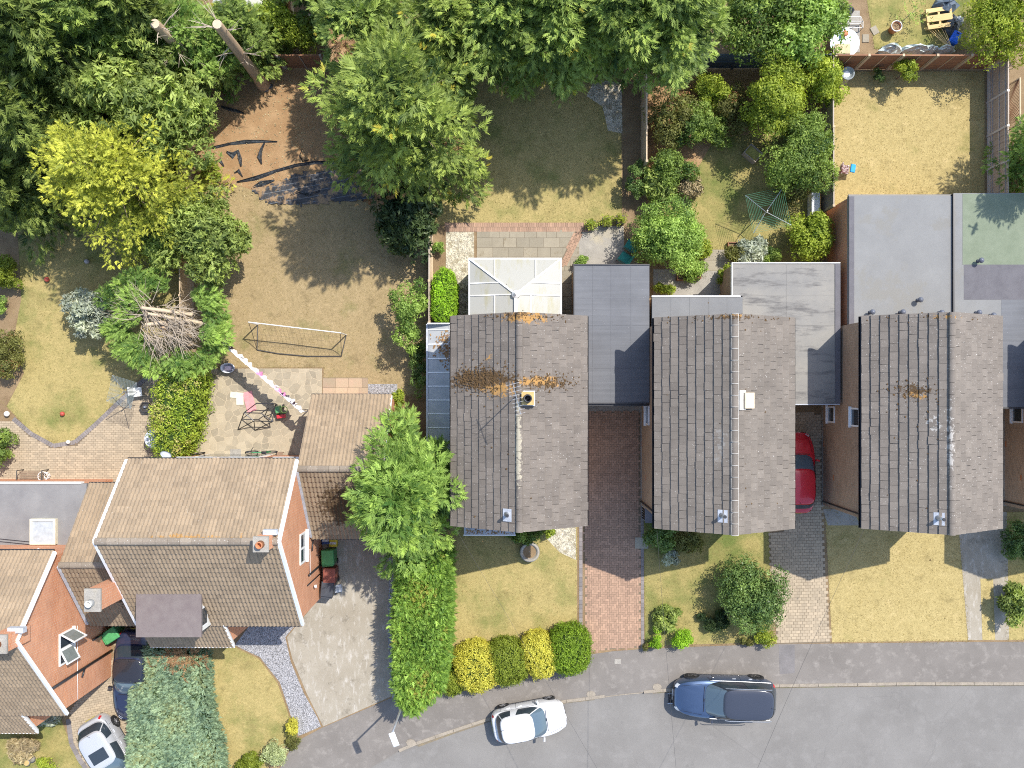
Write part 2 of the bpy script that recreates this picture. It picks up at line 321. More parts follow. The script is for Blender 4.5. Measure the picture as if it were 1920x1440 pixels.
M['slab'] = piece_mat('patio_slab', (.30, .268, .205), (.255, .225, .17), .18, moss=(.2, .165, .11))
M['slab_pink'] = piece_mat('pink_slab', (.42, .30, .215), (.38, .31, .21), .4)
M['block_red'] = vert_mat('red_block_paving', (.385, .25, .175), (.32, .21, .15))
M['block_grey'] = vert_mat('grey_block_paving', (.24, .215, .205), (.195, .175, .17))
M['block_tan'] = vert_mat('tan_block_paving', (.40, .325, .23), (.34, .28, .2), rnd=.5)
M['joint'] = simple('paving_joint', (.17, .135, .095), .95, .1)
M['terracotta'] = simple('terracotta', (.42, .17, .08), .7, .3)
M['clay'] = simple('buff_clay', (.46, .32, .13), .8, .2)
def leaf_mat(name, a, b, c3=None, lo3=.86, trans=.32, rough=.55):
    g = G(name); at = g.n('ShaderNodeAttribute', attribute_name='tint').outputs['Fac']
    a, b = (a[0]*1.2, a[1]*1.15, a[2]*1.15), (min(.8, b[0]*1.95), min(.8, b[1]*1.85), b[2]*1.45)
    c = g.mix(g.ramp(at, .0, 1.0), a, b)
    if c3: c = g.mix(g.ramp(at, lo3, lo3+.04), c, c3)
    c = g.mix(.6, c, g.ramp(g.noise(2.2, 4, .6), .3, .7, (.7, .72, .7, 1), (1.25, 1.22, 1.2, 1)), 'MULTIPLY')
    g.fin(c, rough, .25)
    t = g.n('ShaderNodeBsdfTranslucent'); hs = g.mix(1.0, c, (1.25, 1.3, .55), 'MULTIPLY'); g.set(t, 'Color', hs)
    mx = g.n('ShaderNodeMixShader'); mx.inputs[0].default_value = trans
    g.t.links.new(g.b.outputs[0], mx.inputs[1]); g.t.links.new(t.outputs[0], mx.inputs[2]); g.t.links.new(mx.outputs[0], g.out.inputs[0])
    return g.m
L = {}
L['cypress'] = leaf_mat('cypress_foliage', (.03, .068, .02), (.215, .29, .085), (.40, .36, .06), .97)
L['cypress_gold'] = leaf_mat('autumn_tipped_cypress', (.034, .07, .02), (.24, .305, .085), (.50, .43, .06), .93)
L['cypress_dark'] = leaf_mat('dark_cypress_foliage', (.024, .05, .015), (.18, .235, .07))
L['golden'] = leaf_mat('golden_conifer_foliage', (.14, .18, .024), (.375, .395, .075))
L['bright'] = leaf_mat('bright_leylandii_foliage', (.06, .135, .03), (.21, .305, .085))
L['hedge'] = leaf_mat('clipped_hedge_foliage', (.09, .185, .035), (.2, .31, .075), (.36, .34, .08), .95)
L['loose'] = leaf_mat('light_green_leaves', (.075, .115, .033), (.235, .30, .095))
L['mid'] = leaf_mat('mid_green_leaves', (.045, .09, .024), (.175, .245, .065))
L['deep'] = leaf_mat('deep_green_leaves', (.04, .085, .03), (.14, .21, .075), rough=.4)
L['darkbush'] = leaf_mat('dark_spiky_leaves', (.022, .045, .022), (.06, .09, .04), rough=.45)
L['round'] = leaf_mat('fresh_green_leaves', (.08, .15, .034), (.235, .34, .095))
L['yellowgreen'] = leaf_mat('yellow_green_leaves', (.15, .22, .03), (.23, .28, .045))
L['varieg'] = leaf_mat('variegated_climber_leaves', (.15, .24, .03), (.26, .32, .05), (.50, .46, .16), .82)
L['box'] = leaf_mat('box_leaves', (.14, .27, .02), (.22, .37, .035))
L['yellow'] = leaf_mat('golden_privet_leaves', (.36, .34, .045), (.36, .36, .075))
L['olive'] = leaf_mat('olive_clipped_leaves', (.10, .14, .015), (.15, .19, .03))
L['green'] = leaf_mat('clipped_green_leaves', (.085, .15, .012), (.14, .22, .025))
L['juniper'] = leaf_mat('blue_green_juniper', (.11, .185, .125), (.185, .255, .19), (.25, .29, .14), .92, .15)
L['silver'] = leaf_mat('silver_leaves', (.20, .235, .205), (.30, .34, .32), trans=.2)
L['russet'] = leaf_mat('russet_leaves', (.085, .095, .03), (.14, .15, .055), (.26, .13, .06), .9)
L['brown'] = leaf_mat('dead_brown_foliage', (.17, .09, .045), (.20, .135, .08), trans=.15)
L['dry'] = leaf_mat('dry_stems', (.22, .18, .11), (.23, .20, .14), trans=.15)
L['acacia'] = leaf_mat('acacia_leaves', (.12, .18, .025), (.22, .265, .04))
L['palevar'] = leaf_mat('pale_variegated_leaves', (.24, .29, .15), (.31, .36, .24))
L['grassd'] = leaf_mat('dry_grass_blades', (.24, .19, .08), (.22, .185, .095), trans=.2)
L['grassg'] = leaf_mat('mixed_grass_blades', (.13, .13, .045), (.19, .165, .08), trans=.2)
# ---------------------------------------------------------------- ground
def P2(pts): return [tuple(W(x, y)[:2]) for x, y in pts]
def sheet(name, pts, z, mat, px=True):
    p = P2(pts) if px else pts
    n = len(p); a = sum(p[i][0]*p[(i+1) % n][1]-p[(i+1) % n][0]*p[i][1] for i in range(n))
    if a < 0: p = p[::-1]
    o = MB().add([(x, y, z) for x, y in p], [tuple(range(n))]).build(name, mat)
    return tag(o, kind='structure')
def slab_prism(name, pts, z0, z1, mat):
    return tag(MB().prism(P2(pts), z0, z1, False).build(name, mat), kind='structure')
def inside(P, pts):
    x, y = pts[:, 0], pts[:, 1]; r = np.zeros(len(pts), bool); n = len(P)
    for i in range(n):
        x0, y0 = P[i]; x1, y1 = P[(i+1) % n]
        c = ((y0 > y) != (y1 > y)) & (x < (x1-x0)*(y-y0)/((y1-y0) or 1e-9)+x0); r ^= c
    return r
sheet('ground', [(-170, -170), (170, -170), (170, 170), (-170, 170)], -.112, M['earth'], px=False)
KERB = [(560, 1500), (700, 1436), (748, 1408), (775, 1396), (850, 1370), (920, 1347), (1000, 1328), (1060, 1315), (1115, 1308), (1170, 1301), (1225, 1296), (1300, 1290), (1450, 1286), (1700, 1282), (2150, 1282)]
sheet('road', KERB+[(2150, 1900), (-300, 1900), (-300, 1760), (300, 1600)], -.106, M['road'])
FRONT = [(440, 1500), (525, 1440), (552, 1392), (605, 1364), (740, 1306), (835, 1302), (945, 1283), (1040, 1258), (1100, 1228), (1150, 1221), (1205, 1217), (1290, 1213), (1440, 1208), (1530, 1207), (1800, 1204), (2150, 1202)]
slab_prism('pavement', KERB+FRONT[::-1], -.11, 0.0, M['pave'])
slab_prism('garden_plots', FRONT+[(2150, -260), (-260, -260), (-260, 1700), (250, 1600)], -.11, -.006, M['earth'])
# pavement repairs and covers
for i, q in enumerate([[(1145, 1222), (1176, 1221), (1176, 1258), (1146, 1259)], [(1460, 1210), (1490, 1209), (1490, 1262), (1462, 1264)]]):
    o = sheet('pavement_patch', q, .004, M['patch'] if i != 0 else M['pave'])
sheet('gutter_dirt', [(775, 1398), (850, 1372), (920, 1349), (1000, 1330), (1060, 1317), (1115, 1310), (1115, 1314), (1062, 1320), (1000, 1336), (925, 1353), (850, 1378), (785, 1402)], -.102, M['gutter'])
sheet('gutter_dirt', [(1225, 1298), (1300, 1292), (1450, 1288), (1700, 1284), (2000, 1284), (2000, 1287), (1700, 1288), (1450, 1292), (1300, 1297), (1225, 1302)], -.102, M['gutter'])
def kerb():
    k = tag(bpy.data.objects.new('kerb', None), kind='structure'); link(k)
    P = [W(*p) for p in KERB[2:]]
    L_ = [0]
    for a, b in zip(P, P[1:]): L_.append(L_[-1]+(b-a).length)
    def at(s):
        for i in range(len(P)-1):
            if s <= L_[i+1]: t = (s-L_[i])/(L_[i+1]-L_[i]); return P[i].lerp(P[i+1], t), (P[i+1]-P[i]).normalized()
        return P[-1], (P[-1]-P[-2]).normalized()
    s = 0.0; random.seed(4); me = None
    while s < L_[-1]-1:
        ln = .9; p, d = at(s+ln/2); px = p.x*S+NX
        low = 1118 < px < 1222
        if me is None:
            b = MB().box(-.447, .447, -.07, .07, -.105, .012); me = b.build('kerb_stone', M['kerb'], None).data
            C.objects.unlink(bpy.data.objects['kerb_stone']); bpy.data.objects.remove(bpy.data.objects['kerb_stone'])
        inst('kerb_stone', me, k, Matrix.Translation((p.x, p.y, -.075 if low else random.uniform(-.004, .004))) @ Matrix.Rotation(math.atan2(d.y, d.x)+random.uniform(-.006, .006), 4, 'Z'))
        s += ln+.012
    for x, y, r in ((770, 1392, .3), (1108, 1302, -.5), (1232, 1288, .5)):
        c = W(x, y); b = MB(); b.prism([(c.x+.22*math.cos(a), c.y+.16*math.sin(a)) for a in np.linspace(0, 2*math.pi, 9)[:-1]], -.1, .017)
        b.build('kerb_corner', M['kerb'], k)
kerb()
# lawns
LAWN = {}
def lawn(name, pts, mat, z=.0): LAWN[name] = P2(pts); return sheet('lawn', pts, z, mat)
lawn('A', [(838, 985), (1082, 985), (1082, 1190), (1070, 1235), (1000, 1262), (850, 1296), (834, 1297)], M['grass_a'])
lawn('B', [(1207, 940), (1442, 940), (1446, 1204), (1209, 1211)], M['grass_b'])
lawn('C', [(1547, 960), (1795, 960), (1815, 1201), (1560, 1204)], M['grass_g'])
lawn('D', [(1888, 960), (2150, 960), (2150, 1199), (1888, 1200)], M['grass_a'])
lawn('E', [(800, 120), (1120, 120), (1165, 215), (1166, 421), (812, 421)], M['grass_a'])
lawn('F', [(1222, 200), (1538, 200), (1538, 500), (1310, 520), (1225, 400)], M['grass_b'])
lawn('G', [(1542, 134), (1846, 134), (1846, 400), (1542, 400)], M['grass_g'])
lawn('I', [(368, 340), (800, 340), (800, 742), (607, 740), (607, 689), (385, 689), (362, 640)], M['grass_i'])
lawn('J', [(-60, 310), (330, 310), (340, 640), (272, 700), (225, 745), (170, 800), (140, 826), (100, 833), (60, 812), (20, 770), (-60, 690)], M['grass_a'])
lawn('K', [(384, 1215), (440, 1213), (485, 1235), (520, 1280), (545, 1350), (545, 1385), (500, 1440), (370, 1470), (384, 1350)], M['grass_a'])
lawn('L', [(-60, 1330), (110, 1335), (132, 1395), (158, 1440), (165, 1500), (-60, 1500)], M['grass_b'])
lawn('N', [(1600, -160), (1860, -160), (1860, 92), (1640, 92)], M['grass_b'])
sheet('soil_bed', [(358, 110), (805, 110), (805, 372), (520, 372), (440, 345), (372, 348)], .006, M['soil'])
sheet('soil_bed', [(1168, 130), (1204, 130), (1204, 500), (1170, 470)], .004, M['earth'])
sheet('soil_bed', [(1206, 115), (1538, 115), (1538, 215), (1420, 250), (1340, 260), (1300, 330), (1225, 380), (1210, 380)], .005, M['soil'])
sheet('soil_bed', [(-60, 330), (30, 380), (40, 560), (25, 640), (45, 700), (8, 770), (-60, 780)], .005, M['earth'])
sheet('shingle_bed', [(1040, 985), (1080, 985), (1080, 1050), (1050, 1036), (1025, 1010)], .004, M['shingle'])
sheet('shingle_bed', [(836, 424), (889, 424), (889, 545), (878, 600), (850, 600), (850, 520), (836, 500)], .004, M['shingle'])
sheet('gravel_path', [(440, 1210), (470, 1170), (560, 1165), (535, 1195), (545, 1240), (570, 1300), (595, 1345), (602, 1362), (560, 1380), (548, 1350), (525, 1280), (487, 1232)], .004, M['gravel'])
sheet('gravel_strip', [(730, 1040), (760, 1040), (760, 1306), (735, 1308), (727, 1200)], .005, M['gravel'])
sheet('gravel_strip', [(690, 720), (745, 720), (745, 748), (690, 748)], .004, M['gravel'])
sheet('concrete_driveway', [(575, 985), (735, 985), (733, 1306), (606, 1362), (575, 1300), (548, 1235), (538, 1195), (600, 1120)], .002, M['concrete'])
sheet('concrete_path', [(1086, 424), (1178, 424), (1200, 500), (1074, 500), (1074, 600), (1050, 600), (1062, 497)], .003, M['conc_grey'])
sheet('concrete_driveway', [(1795, 960), (1888, 960), (1892, 1200), (1815, 1200)], .003, M['concrete'])
for q in ([(1838, 1085), (1862, 1085), (1866, 1200), (1842, 1200)],): sheet('worn_grass_strip', q, .007, M['grass_g'])
sheet('gravel_patch', [(1115, 150), (1166, 155), (1167, 250), (1140, 245), (1130, 200), (1100, 180)], .003, M['shingle'])
sheet('concrete_path', [(1225, 505), (1375, 505), (1375, 560), (1225, 560)], .008, M['conc_grey'])
sheet('concrete_path', [(1543, 955), (1600, 955), (1612, 985), (1552, 985)], .006, M['conc_grey'])
sheet('concrete_base', [(1565, 20), (1612, 20), (1612, 98), (1565, 98)], .006, M['conc_grey'])
sheet('concrete_apron', [(1086, 745), (1206, 745), (1206, 775), (1086, 775)], .0, M['conc_grey'])
# joined block paving
def blocks(name, poly_px, bw, bl, mat, style, z=.012, rot=0.0, gap=.006, label=None):
    P = P2(poly_px); xs = [p[0] for p in P]; ys = [p[1] for p in P]; cx, cy = (min(xs)+max(xs))/2, (min(ys)+max(ys))/2
    R = max(max(xs)-min(xs), max(ys)-min(ys))*.75; rects = []
    if style == 'herring':
        n = int(R/bw)+2
        for r in range(-n, n):
            for k in range(-n//2-2, n//2+2):
                x = r % 4+4*k; rects.append((x, r, 2, 1)); rects.append((x+2, r-1, 1, 2))
        rects = np.array(rects, float)*bw
    else:
        nr = int(R/bw)+2; nc = int(R/bl)+2
        rects = np.array([((c+(.5 if r % 2 else 0))*bl, r*bw, bl, bw) for r in range(-nr, nr) for c in range(-nc, nc)], float)
    rng = np.random.default_rng(5); N = len(rects)
    cen = rects[:, :2]+rects[:, 2:]/2; hw = rects[:, 2:]/2-gap/2
    hw *= rng.uniform(.975, 1.0, (N, 1))
    corners = np.stack([cen+hw*np.array(s) for s in ((-1, -1), (1, -1), (1, 1), (-1, 1))], 1)
    c_, s_ = math.cos(rot), math.sin(rot); corners = corners @ np.array([[c_, s_], [-s_, c_]])+np.array([cx, cy])
    keep = inside(P, corners.mean(1)); corners = corners[keep]; N = len(corners)
    zz = z+rng.uniform(-.002, .002, (N, 1, 1))
    ctr = corners.mean(1, keepdims=True); top = np.concatenate([ctr+(corners-ctr)*.97, np.repeat(zz, 4, 1)], 2)
    bot = np.concatenate([corners, np.full((N, 4, 1), z-.02)], 2)
    V = np.concatenate([top, bot], 1).reshape(-1, 3); b = np.arange(N)[:, None]*8
    F = np.concatenate([b+np.array(q) for q in ((0, 1, 2, 3), (4, 5, 1, 0), (5, 6, 2, 1), (6, 7, 3, 2), (7, 4, 0, 3))], 0)
    root = tag(bpy.data.objects.new(name, None), kind='structure'); link(root)
    jb = MB().add([(x, y, z-.008) for x, y in (P if sum(P[i][0]*P[(i+1) % len(P)][1]-P[(i+1) % len(P)][0]*P[i][1] for i in range(len(P))) > 0 else P[::-1])], [tuple(range(len(P)))]).build('bedding', M['joint'], root)
    o = bpy.data.objects.new('paving_blocks', mesh_np('paving_blocks', V, F, mat, tint=np.repeat(rng.random(N), 8))); link(o, root); o['kind'] = 'stuff'
    return root
def edging(pts, w_, ln, name='block_edging', mat='block_grey'):
    P = [W(*p) for p in pts]; V = []; F = []; T = []; r = random.Random(len(pts)); s = 0.0
    root = tag(bpy.data.objects.new(name, None), kind='structure'); link(root)
    for a, b in zip(P, P[1:]):
        d = (b-a).normalized(); q = Vector((-d.y, d.x, 0)); n = max(1, int((b-a).length/ln)); l2 = (b-a).length/n
        for i in range(n):
            c = a+d*(i+.5)*l2; z = .02+r.uniform(-.002, .002); k = len(V); t = r.random()
            V += [c+d*sx*(l2/2-.005)+q*sy*w_/2+Vector((0, 0, zz)) for zz in (-.01, z) for sx, sy in ((-1, -1), (1, -1), (1, 1), (-1, 1))]
            F += [(k+4, k+5, k+6, k+7), (k, k+1, k+5, k+4), (k+1, k+2, k+6, k+5), (k+2, k+3, k+7, k+6), (k+3, k, k+4, k+7)]; T += [t]*8
    o = bpy.data.objects.new('edging_blocks', mesh_np('edging_blocks', np.array(V), np.array(F), M[mat], tint=np.array(T))); link(o, root); o['kind'] = 'stuff'
blocks('brick_driveway', [(1094, 772), (1199, 772), (1200, 1214), (1150, 1217), (1099, 1222), (1098, 1190)], .105, .21, M['block_red'], 'herring')
edging([(1089, 772), (1089, 1192), (1097, 1224)], .16, .21)
edging([(1203, 772), (1205, 1216)], .14, .21)
blocks('block_driveway', [(1488, 775), (1540, 775), (1541, 985), (1557, 1205), (1457, 1208), (1441, 1000), (1488, 992)], .14, .21, M['block_tan'], 'rows', rot=.03)
blocks('block_patio', [(-60, 790), (25, 790), (58, 818), (100, 841), (142, 834), (180, 800), (235, 748), (282, 706), (335, 700), (305, 858), (242, 864), (235, 905), (-60, 905)], .105, .21, M['block_tan'], 'rows', rot=0.0)
blocks('block_driveway', [(128, 1350), (142, 1312), (214, 1236), (222, 1150), (262, 1150), (262, 1460), (170, 1450), (133, 1392)], .105, .21, M['block_tan'], 'rows', rot=.2)
edging([(128, 1348), (134, 1394), (150, 1425), (172, 1455)], .22, .22)
edging([(25, 785), (58, 813), (100, 836), (141, 829), (178, 797), (232, 746), (280, 704)], .2, .11)
# slabs that can be told apart
def slabs(name, x0, x1, y0, y1, hs, wlo, whi, mat, seed, z=.012, brick=False):
    random.seed(seed); root = tag(bpy.data.objects.new(name, None), kind='structure'); link(root)
    a, b = W(x0, y1), W(x1, y0); sheet_ = MB().add([(a.x, a.y, z-.006), (b.x, a.y, z-.006), (b.x, b.y, z-.006), (a.x, b.y, z-.006)], [(0, 1, 2, 3)]).build('bedding', M['joint'], root)
    y = a.y
    while y < b.y-.05:
        h = min(random.choice(hs), b.y-y); x = a.x
        while x < b.x-.05:
            w_ = random.uniform(wlo, whi)
            if b.x-x-w_ < .2: w_ = b.x-x
            m = MB().box(-w_/2+.007, w_/2-.007, -h/2+.007, h/2-.007, -.03, random.uniform(-.003, .004))
            o = m.build('slab', mat, root, world=False); o.location = (x+w_/2, y+h/2, z+.004); o.rotation_euler = (random.uniform(-.004, .004), random.uniform(-.004, .004), 0)
            x += w_
        y += h
slabs('slab_patio', 894, 1086, 431, 500, (.45, .45, .6, .3), .45, .75, M['slab'], 2)
slabs('slab_patio', 880, 1072, 500, 600, (.5, .6), .5, .75, M['slab'], 3)
slabs('pink_slab_path', 605, 690, 708, 745, (.45,), .55, .65, M['slab_pink'], 8)
slabs('slab_path', 1320, 1372, 468, 508, (.6, .5), .6, .7, M['slab'], 9, z=.014)
blocks('brick_edging', [(834, 421), (1110, 421), (1110, 431), (834, 431)], .22, .105, M['block_red'], 'rows', z=.02)
blocks('brick_edging', [(1048, 497), (1062, 497), (1092, 436), (1078, 434)], .105, .21, M['block_red'], 'rows', z=.03, rot=1.1)
def crazy():
    root = tag(bpy.data.objects.new('crazy_paving_patio', None), kind='structure'); link(root)
    poly = P2([(362, 691), (604, 691), (604, 853), (346, 853), (352, 770)])
    MB().add([(x, y, .012) for x, y in poly[::-1]], [tuple(range(len(poly)))]).build('mortar_bed', M['mortar_tan'], root)
    random.seed(12); x0, x1 = poly[3][0]-.3, poly[1][0]+.3; y0, y1 = poly[2][1]-.3, poly[0][1]+.3
    st = .335; pts = []
    for i in range(int((x1-x0)/st)+2):
        for j in range(int((y1-y0)/st)+2):
            if random.random() < .93: pts.append(Vector((x0+(i+random.uniform(-.42, .42))*st, y0+(j+random.uniform(-.42, .42))*st)))
    cnt = 0
    def clip(pg, n, d):
        out = []
        for i in range(len(pg)):
            a, b = pg[i], pg[(i+1) % len(pg)]; da, db = n.dot(a)-d, n.dot(b)-d
            if da <= 0: out.append(a)
            if da*db < 0: out.append(a+(b-a)*(da/(da-db)))
        return out
    for p in pts:
        pg = [p+Vector(q)*.8 for q in ((-1, -1), (1, -1), (1, 1), (-1, 1))]
        for q in pts:
            dv = q-p
            if q is p or dv.length > 1.1: continue
            n = dv.normalized(); pg = clip(pg, n, n.dot((p+q)/2)-.016)
            if len(pg) < 3: break
        if len(pg) < 3: continue
        k = len(poly)
        for i in range(k):
            a, b = Vector(poly[i]), Vector(poly[(i+1) % k]); e = b-a; n = Vector((-e.y, e.x)).normalized()
            n = n if n.dot(Vector((sum(q[0] for q in poly)/k, sum(q[1] for q in poly)/k))-a) < 0 else -n
            pg = clip(pg, n, n.dot(a)-.01)
            if len(pg) < 3: break
        if len(pg) < 3: continue
        c = sum(pg, Vector((0, 0)))/len(pg)
        b = MB().prism([(q.x-c.x, q.y-c.y) for q in pg], -.02, 0, False)
        o = b.build('paving_stone', M['stone'], root, world=False); o.location = (c.x, c.y, .019+random.uniform(-.003, .003))
crazy()
for q in ([(433, 843), (452, 843), (452, 852), (433, 852)],):
    pass
# ---------------------------------------------------------------- scattering of leaves
RNG = np.random.default_rng(77)
def frond_tpl(seed, n=6, wid=.42):
    r = np.random.default_rng(seed); V = []; F = []
    def tri(a, b, c): F.append((len(V), len(V)+1, len(V)+2)); V.extend([a, b, c])
    def ax(t): return np.array([t, .05*math.sin(3*t+seed), -.22*t*t+.03])
    for i in range(n):
        t = .06+.9*i/n; l = wid*(1-t)**.7*(.55+.45*min(1, t*5))+.05; p = ax(t)
        for s in (-1, 1):
            a = math.radians(r.uniform(32, 52)); d = np.array([math.cos(a), s*math.sin(a), r.uniform(-.25, .2)])
            q = p+d*l*r.uniform(.8, 1.15); wv = np.array([.075, 0, 0])*r.uniform(.8, 1.3)
            tri(p-wv*.6, p+wv, q)
            m = p+d*l*.5; d2 = np.array([math.cos(a*.3), s*math.sin(a*.3), r.uniform(-.1, .3)]); tri(m-wv*.5, m+wv*.5, m+d2*l*.5)
    tri(ax(.75)+np.array([0, .03, 0]), ax(.75)-np.array([0, .03, 0]), ax(1.08))
    return np.array(V), np.array(F)
def clump_tpl(seed, n=6, size=.47, longish=1.5):
    r = np.random.default_rng(seed); V = []; F = []
    for i in range(n):
        c = r.normal(0, .42, 3); c[0] = abs(c[0])*.7
        nrm = r.normal(0, .75, 3)+np.array([1.0, 0, 0]); nrm /= np.linalg.norm(nrm)
        u = np.cross(nrm, r.normal(0, 1, 3)); u /= np.linalg.norm(u); v = np.cross(nrm, u); s = size*r.uniform(.7, 1.25)
        b = len(V); V += [c-u*s*.5*longish, c+v*s*.34, c+u*s*.5*longish, c-v*s*.34]; F += [(b, b+1, b+2), (b, b+2, b+3)]
    return np.array(V), np.array(F)
FR = [frond_tpl(i) for i in range(5)]
FRT = [frond_tpl(i+20, 5, .30) for i in range(4)]
def spray_tpl(seed):
    r = np.random.default_rng(seed); V = []; F = []
    for k in range(7):
        t = k/6; sg = -1 if k % 2 else 1; a = math.radians(sg*(44-34*t)+r.uniform(-7, 7)); l = (.62-.22*t)*r.uniform(.8, 1.15); d = np.array([math.cos(a), math.sin(a), r.uniform(-.25, .2)]); s = np.array([-math.sin(a), math.cos(a), r.uniform(-.5, .5)])*.066
        o_ = np.array([.6*t, 0, -.08*t*t]); b = len(V); V += [o_+s, o_-s, o_+d*l]; F += [(b, b+1, b+2)]
    return np.array(V), np.array(F)
SPR = [spray_tpl(i+70) for i in range(5)]
CL = [clump_tpl(i) for i in range(5)]
CLN = [clump_tpl(i+30, 6, .6, 2.4) for i in range(4)]
BL = []
for i in range(4):
    r = np.random.default_rng(i+50); V = []; F = []
    for k in range(5):
        a = r.uniform(0, 6.28); d = np.array([r.uniform(.15, .7), math.cos(a), math.sin(a)])*r.uniform(.6, 1.1); sd = np.array([0, -math.sin(a), math.cos(a)])*.12
        o_ = np.array([0, *r.normal(0, .3, 2)]); F.append((len(V), len(V)+1, len(V)+2)); V += [o_-sd, o_+sd, o_+d]
    BL.append((np.array(V), np.array(F)))
def scatter(tpls, pos, dirs, scale, tint, roll=None, rng=RNG):
    N = len(pos); d = dirs/np.linalg.norm(dirs, axis=1, keepdims=True)
    up = np.tile(np.array([0, 0, 1.0]), (N, 1)); up[np.abs(d[:, 2]) > .97] = (1, 0, 0)
    y = np.cross(up, d); y /= np.linalg.norm(y, axis=1, keepdims=True); z = np.cross(d, y)
    if roll is not None:
        c, s = np.cos(roll)[:, None], np.sin(roll)[:, None]; y, z = y*c+z*s, z*c-y*s
    which = rng.integers(0, len(tpls), N); VS = []; FS = []; TS = []; base = 0
    for t, (tv, tf) in enumerate(tpls):
        i = np.nonzero(which == t)[0]
        if not len(i): continue
        sc_ = scale[i][:, None, None]
        v = (tv[None, :, 0:1]*d[i][:, None, :]+tv[None, :, 1:2]*y[i][:, None, :]+tv[None, :, 2:3]*z[i][:, None, :])*sc_+pos[i][:, None, :]
        VS.append(v.reshape(-1, 3)); FS.append((tf[None]+(np.arange(len(i))*len(tv))[:, None, None]+base).reshape(-1, 3))
        TS.append(np.repeat(tint[i], len(tv))); base += len(i)*len(tv)
    return np.concatenate(VS), np.concatenate(FS), np.concatenate(TS)
def sphere_dirs(n, lo=-.3, rng=RNG):
    z = rng.uniform(lo, 1, n); a = rng.uniform(0, 2*np.pi, n); r = np.sqrt(np.maximum(0, 1-z*z))
    return np.stack([r*np.cos(a), r*np.sin(a), z], 1)
def leafobj(name, geo, mat, parent, kind=None):
    V, F, T = geo; off = np.array(wloc(parent)) if parent is not None else 0
    o = bpy.data.objects.new(name, mesh_np(name, V-off, F, mat, tint=T)); link(o, parent)
    if kind: o['kind'] = kind
    return o
def cat(*gs):
    VS, FS, TS = [], [], []; b = 0
    for V, F, T in gs: VS.append(V); FS.append(F+b); TS.append(T); b += len(V)
    return np.concatenate(VS), np.concatenate(FS), np.concatenate(TS)
# grass blades standing on the lawns
def blades(key, dens, mat, size=(.022, .048), seed=1):
    P = LAWN[key]; r = np.random.default_rng(seed); xs = [p[0] for p in P]; ys = [p[1] for p in P]
    x0, x1, y0, y1 = max(min(xs), -25), min(max(xs), 25), max(min(ys), -18.5), min(max(ys), 19)
    n = int((x1-x0)*(y1-y0)*dens); p = np.stack([r.uniform(x0, x1, n), r.uniform(y0, y1, n)], 1); p = p[inside(P, p)]
    f = np.sin(p[:, 0]*2.1+np.sin(p[:, 1]*1.7))*np.sin(p[:, 1]*2.6+1.3*np.sin(p[:, 0]*1.1)); p = p[r.random(len(p)) < .6+.4*f]
    ed = []
    for i in range(len(P)):
        a, b = np.array(P[i]), np.array(P[(i+1) % len(P)]); k = int(np.linalg.norm(b-a)*45); u = r.random(k); ed.append(a+(b-a)*u[:, None]+r.normal(0, .06, (k, 2)))
    p = np.concatenate([p]+ed); p = p[(np.abs(p[:, 0]) < 26) & (np.abs(p[:, 1]) < 20)]
    n = len(p); pos = np.concatenate([p, np.full((n, 1), .004)], 1); d = np.tile([0, 0, 1.0], (n, 1))+r.normal(0, .5, (n, 3))
    o = leafobj('grass', scatter(BL, pos, d, r.uniform(*size, n), r.random(n), r.uniform(0, 6, n), r), mat, None, 'stuff')
    tag(o, {'A': 'short dry grass on the front lawn behind the clipped shrubs', 'B': 'patchy grass on the front lawn around the dark glossy bush', 'C': 'straw grass on the front lawn of the house with speckled roof', 'E': 'grass on the lawn below the conifer row', 'F': 'grass in the shrubby garden around the green rotary airer', 'G': 'straw grass on the fenced square lawn', 'I': 'worn grass around the white goal', 'J': 'grass on the curved lawn with the little balls', 'K': 'dry grass beside the slate gravel path', 'L': 'grass beside the silver car', 'N': 'grass around the wooden pallet', 'D': 'grass right of the concrete driveway'}[key], 'grass')
for i, (k, m, d) in enumerate((('A', 'grassd', 130), ('B', 'grassg', 120), ('C', 'grassd', 150), ('D', 'grassd', 90), ('E', 'grassg', 130), ('F', 'grassg', 100), ('G', 'grassd', 150), ('I', 'grassd', 90), ('J', 'grassg', 90), ('K', 'grassd', 120), ('L', 'grassg', 100), ('N', 'grassg', 70))):
    blades(k, d*.85, L[m], seed=i+3)
# ---------------------------------------------------------------- roof tiles
def flat_tile(tw, ga, mat, th=.062, e=.003):
    b = MB(); x0, x1 = -tw/2+.002, tw/2-.002; L_ = ga*1.18
    b.add([(x0+e, 0, .022), (x1-e, 0, .022), (x1, L_, 0), (x0, L_, 0), (x0+e, .004, .022+th), (x1-e, .004, .022+th), (x1, L_, .02), (x0, L_, .02)],
          [(4, 5, 6, 7), (0, 1, 5, 4), (1, 2, 6, 5), (3, 0, 4, 7)])
    return b, mat
def roman_tile(tw, ga, mat):
    b = MB(); n = 10; L_ = ga*1.18; vs = []
    for i in range(n+1):
        t = i/n; x = -tw/2+.003+(tw-.006)*t; z = .036*((1-math.cos(4*math.pi*t))/2)**1.4
        vs += [(x, 0, .012), (x, 0, .062+z), (x, L_, .008+z)]
    fs = []
    for i in range(n): a = 3*i; fs += [(a+1, a+4, a+5, a+2), (a, a+3, a+4, a+1)]
    b.add(vs, fs); return b, mat
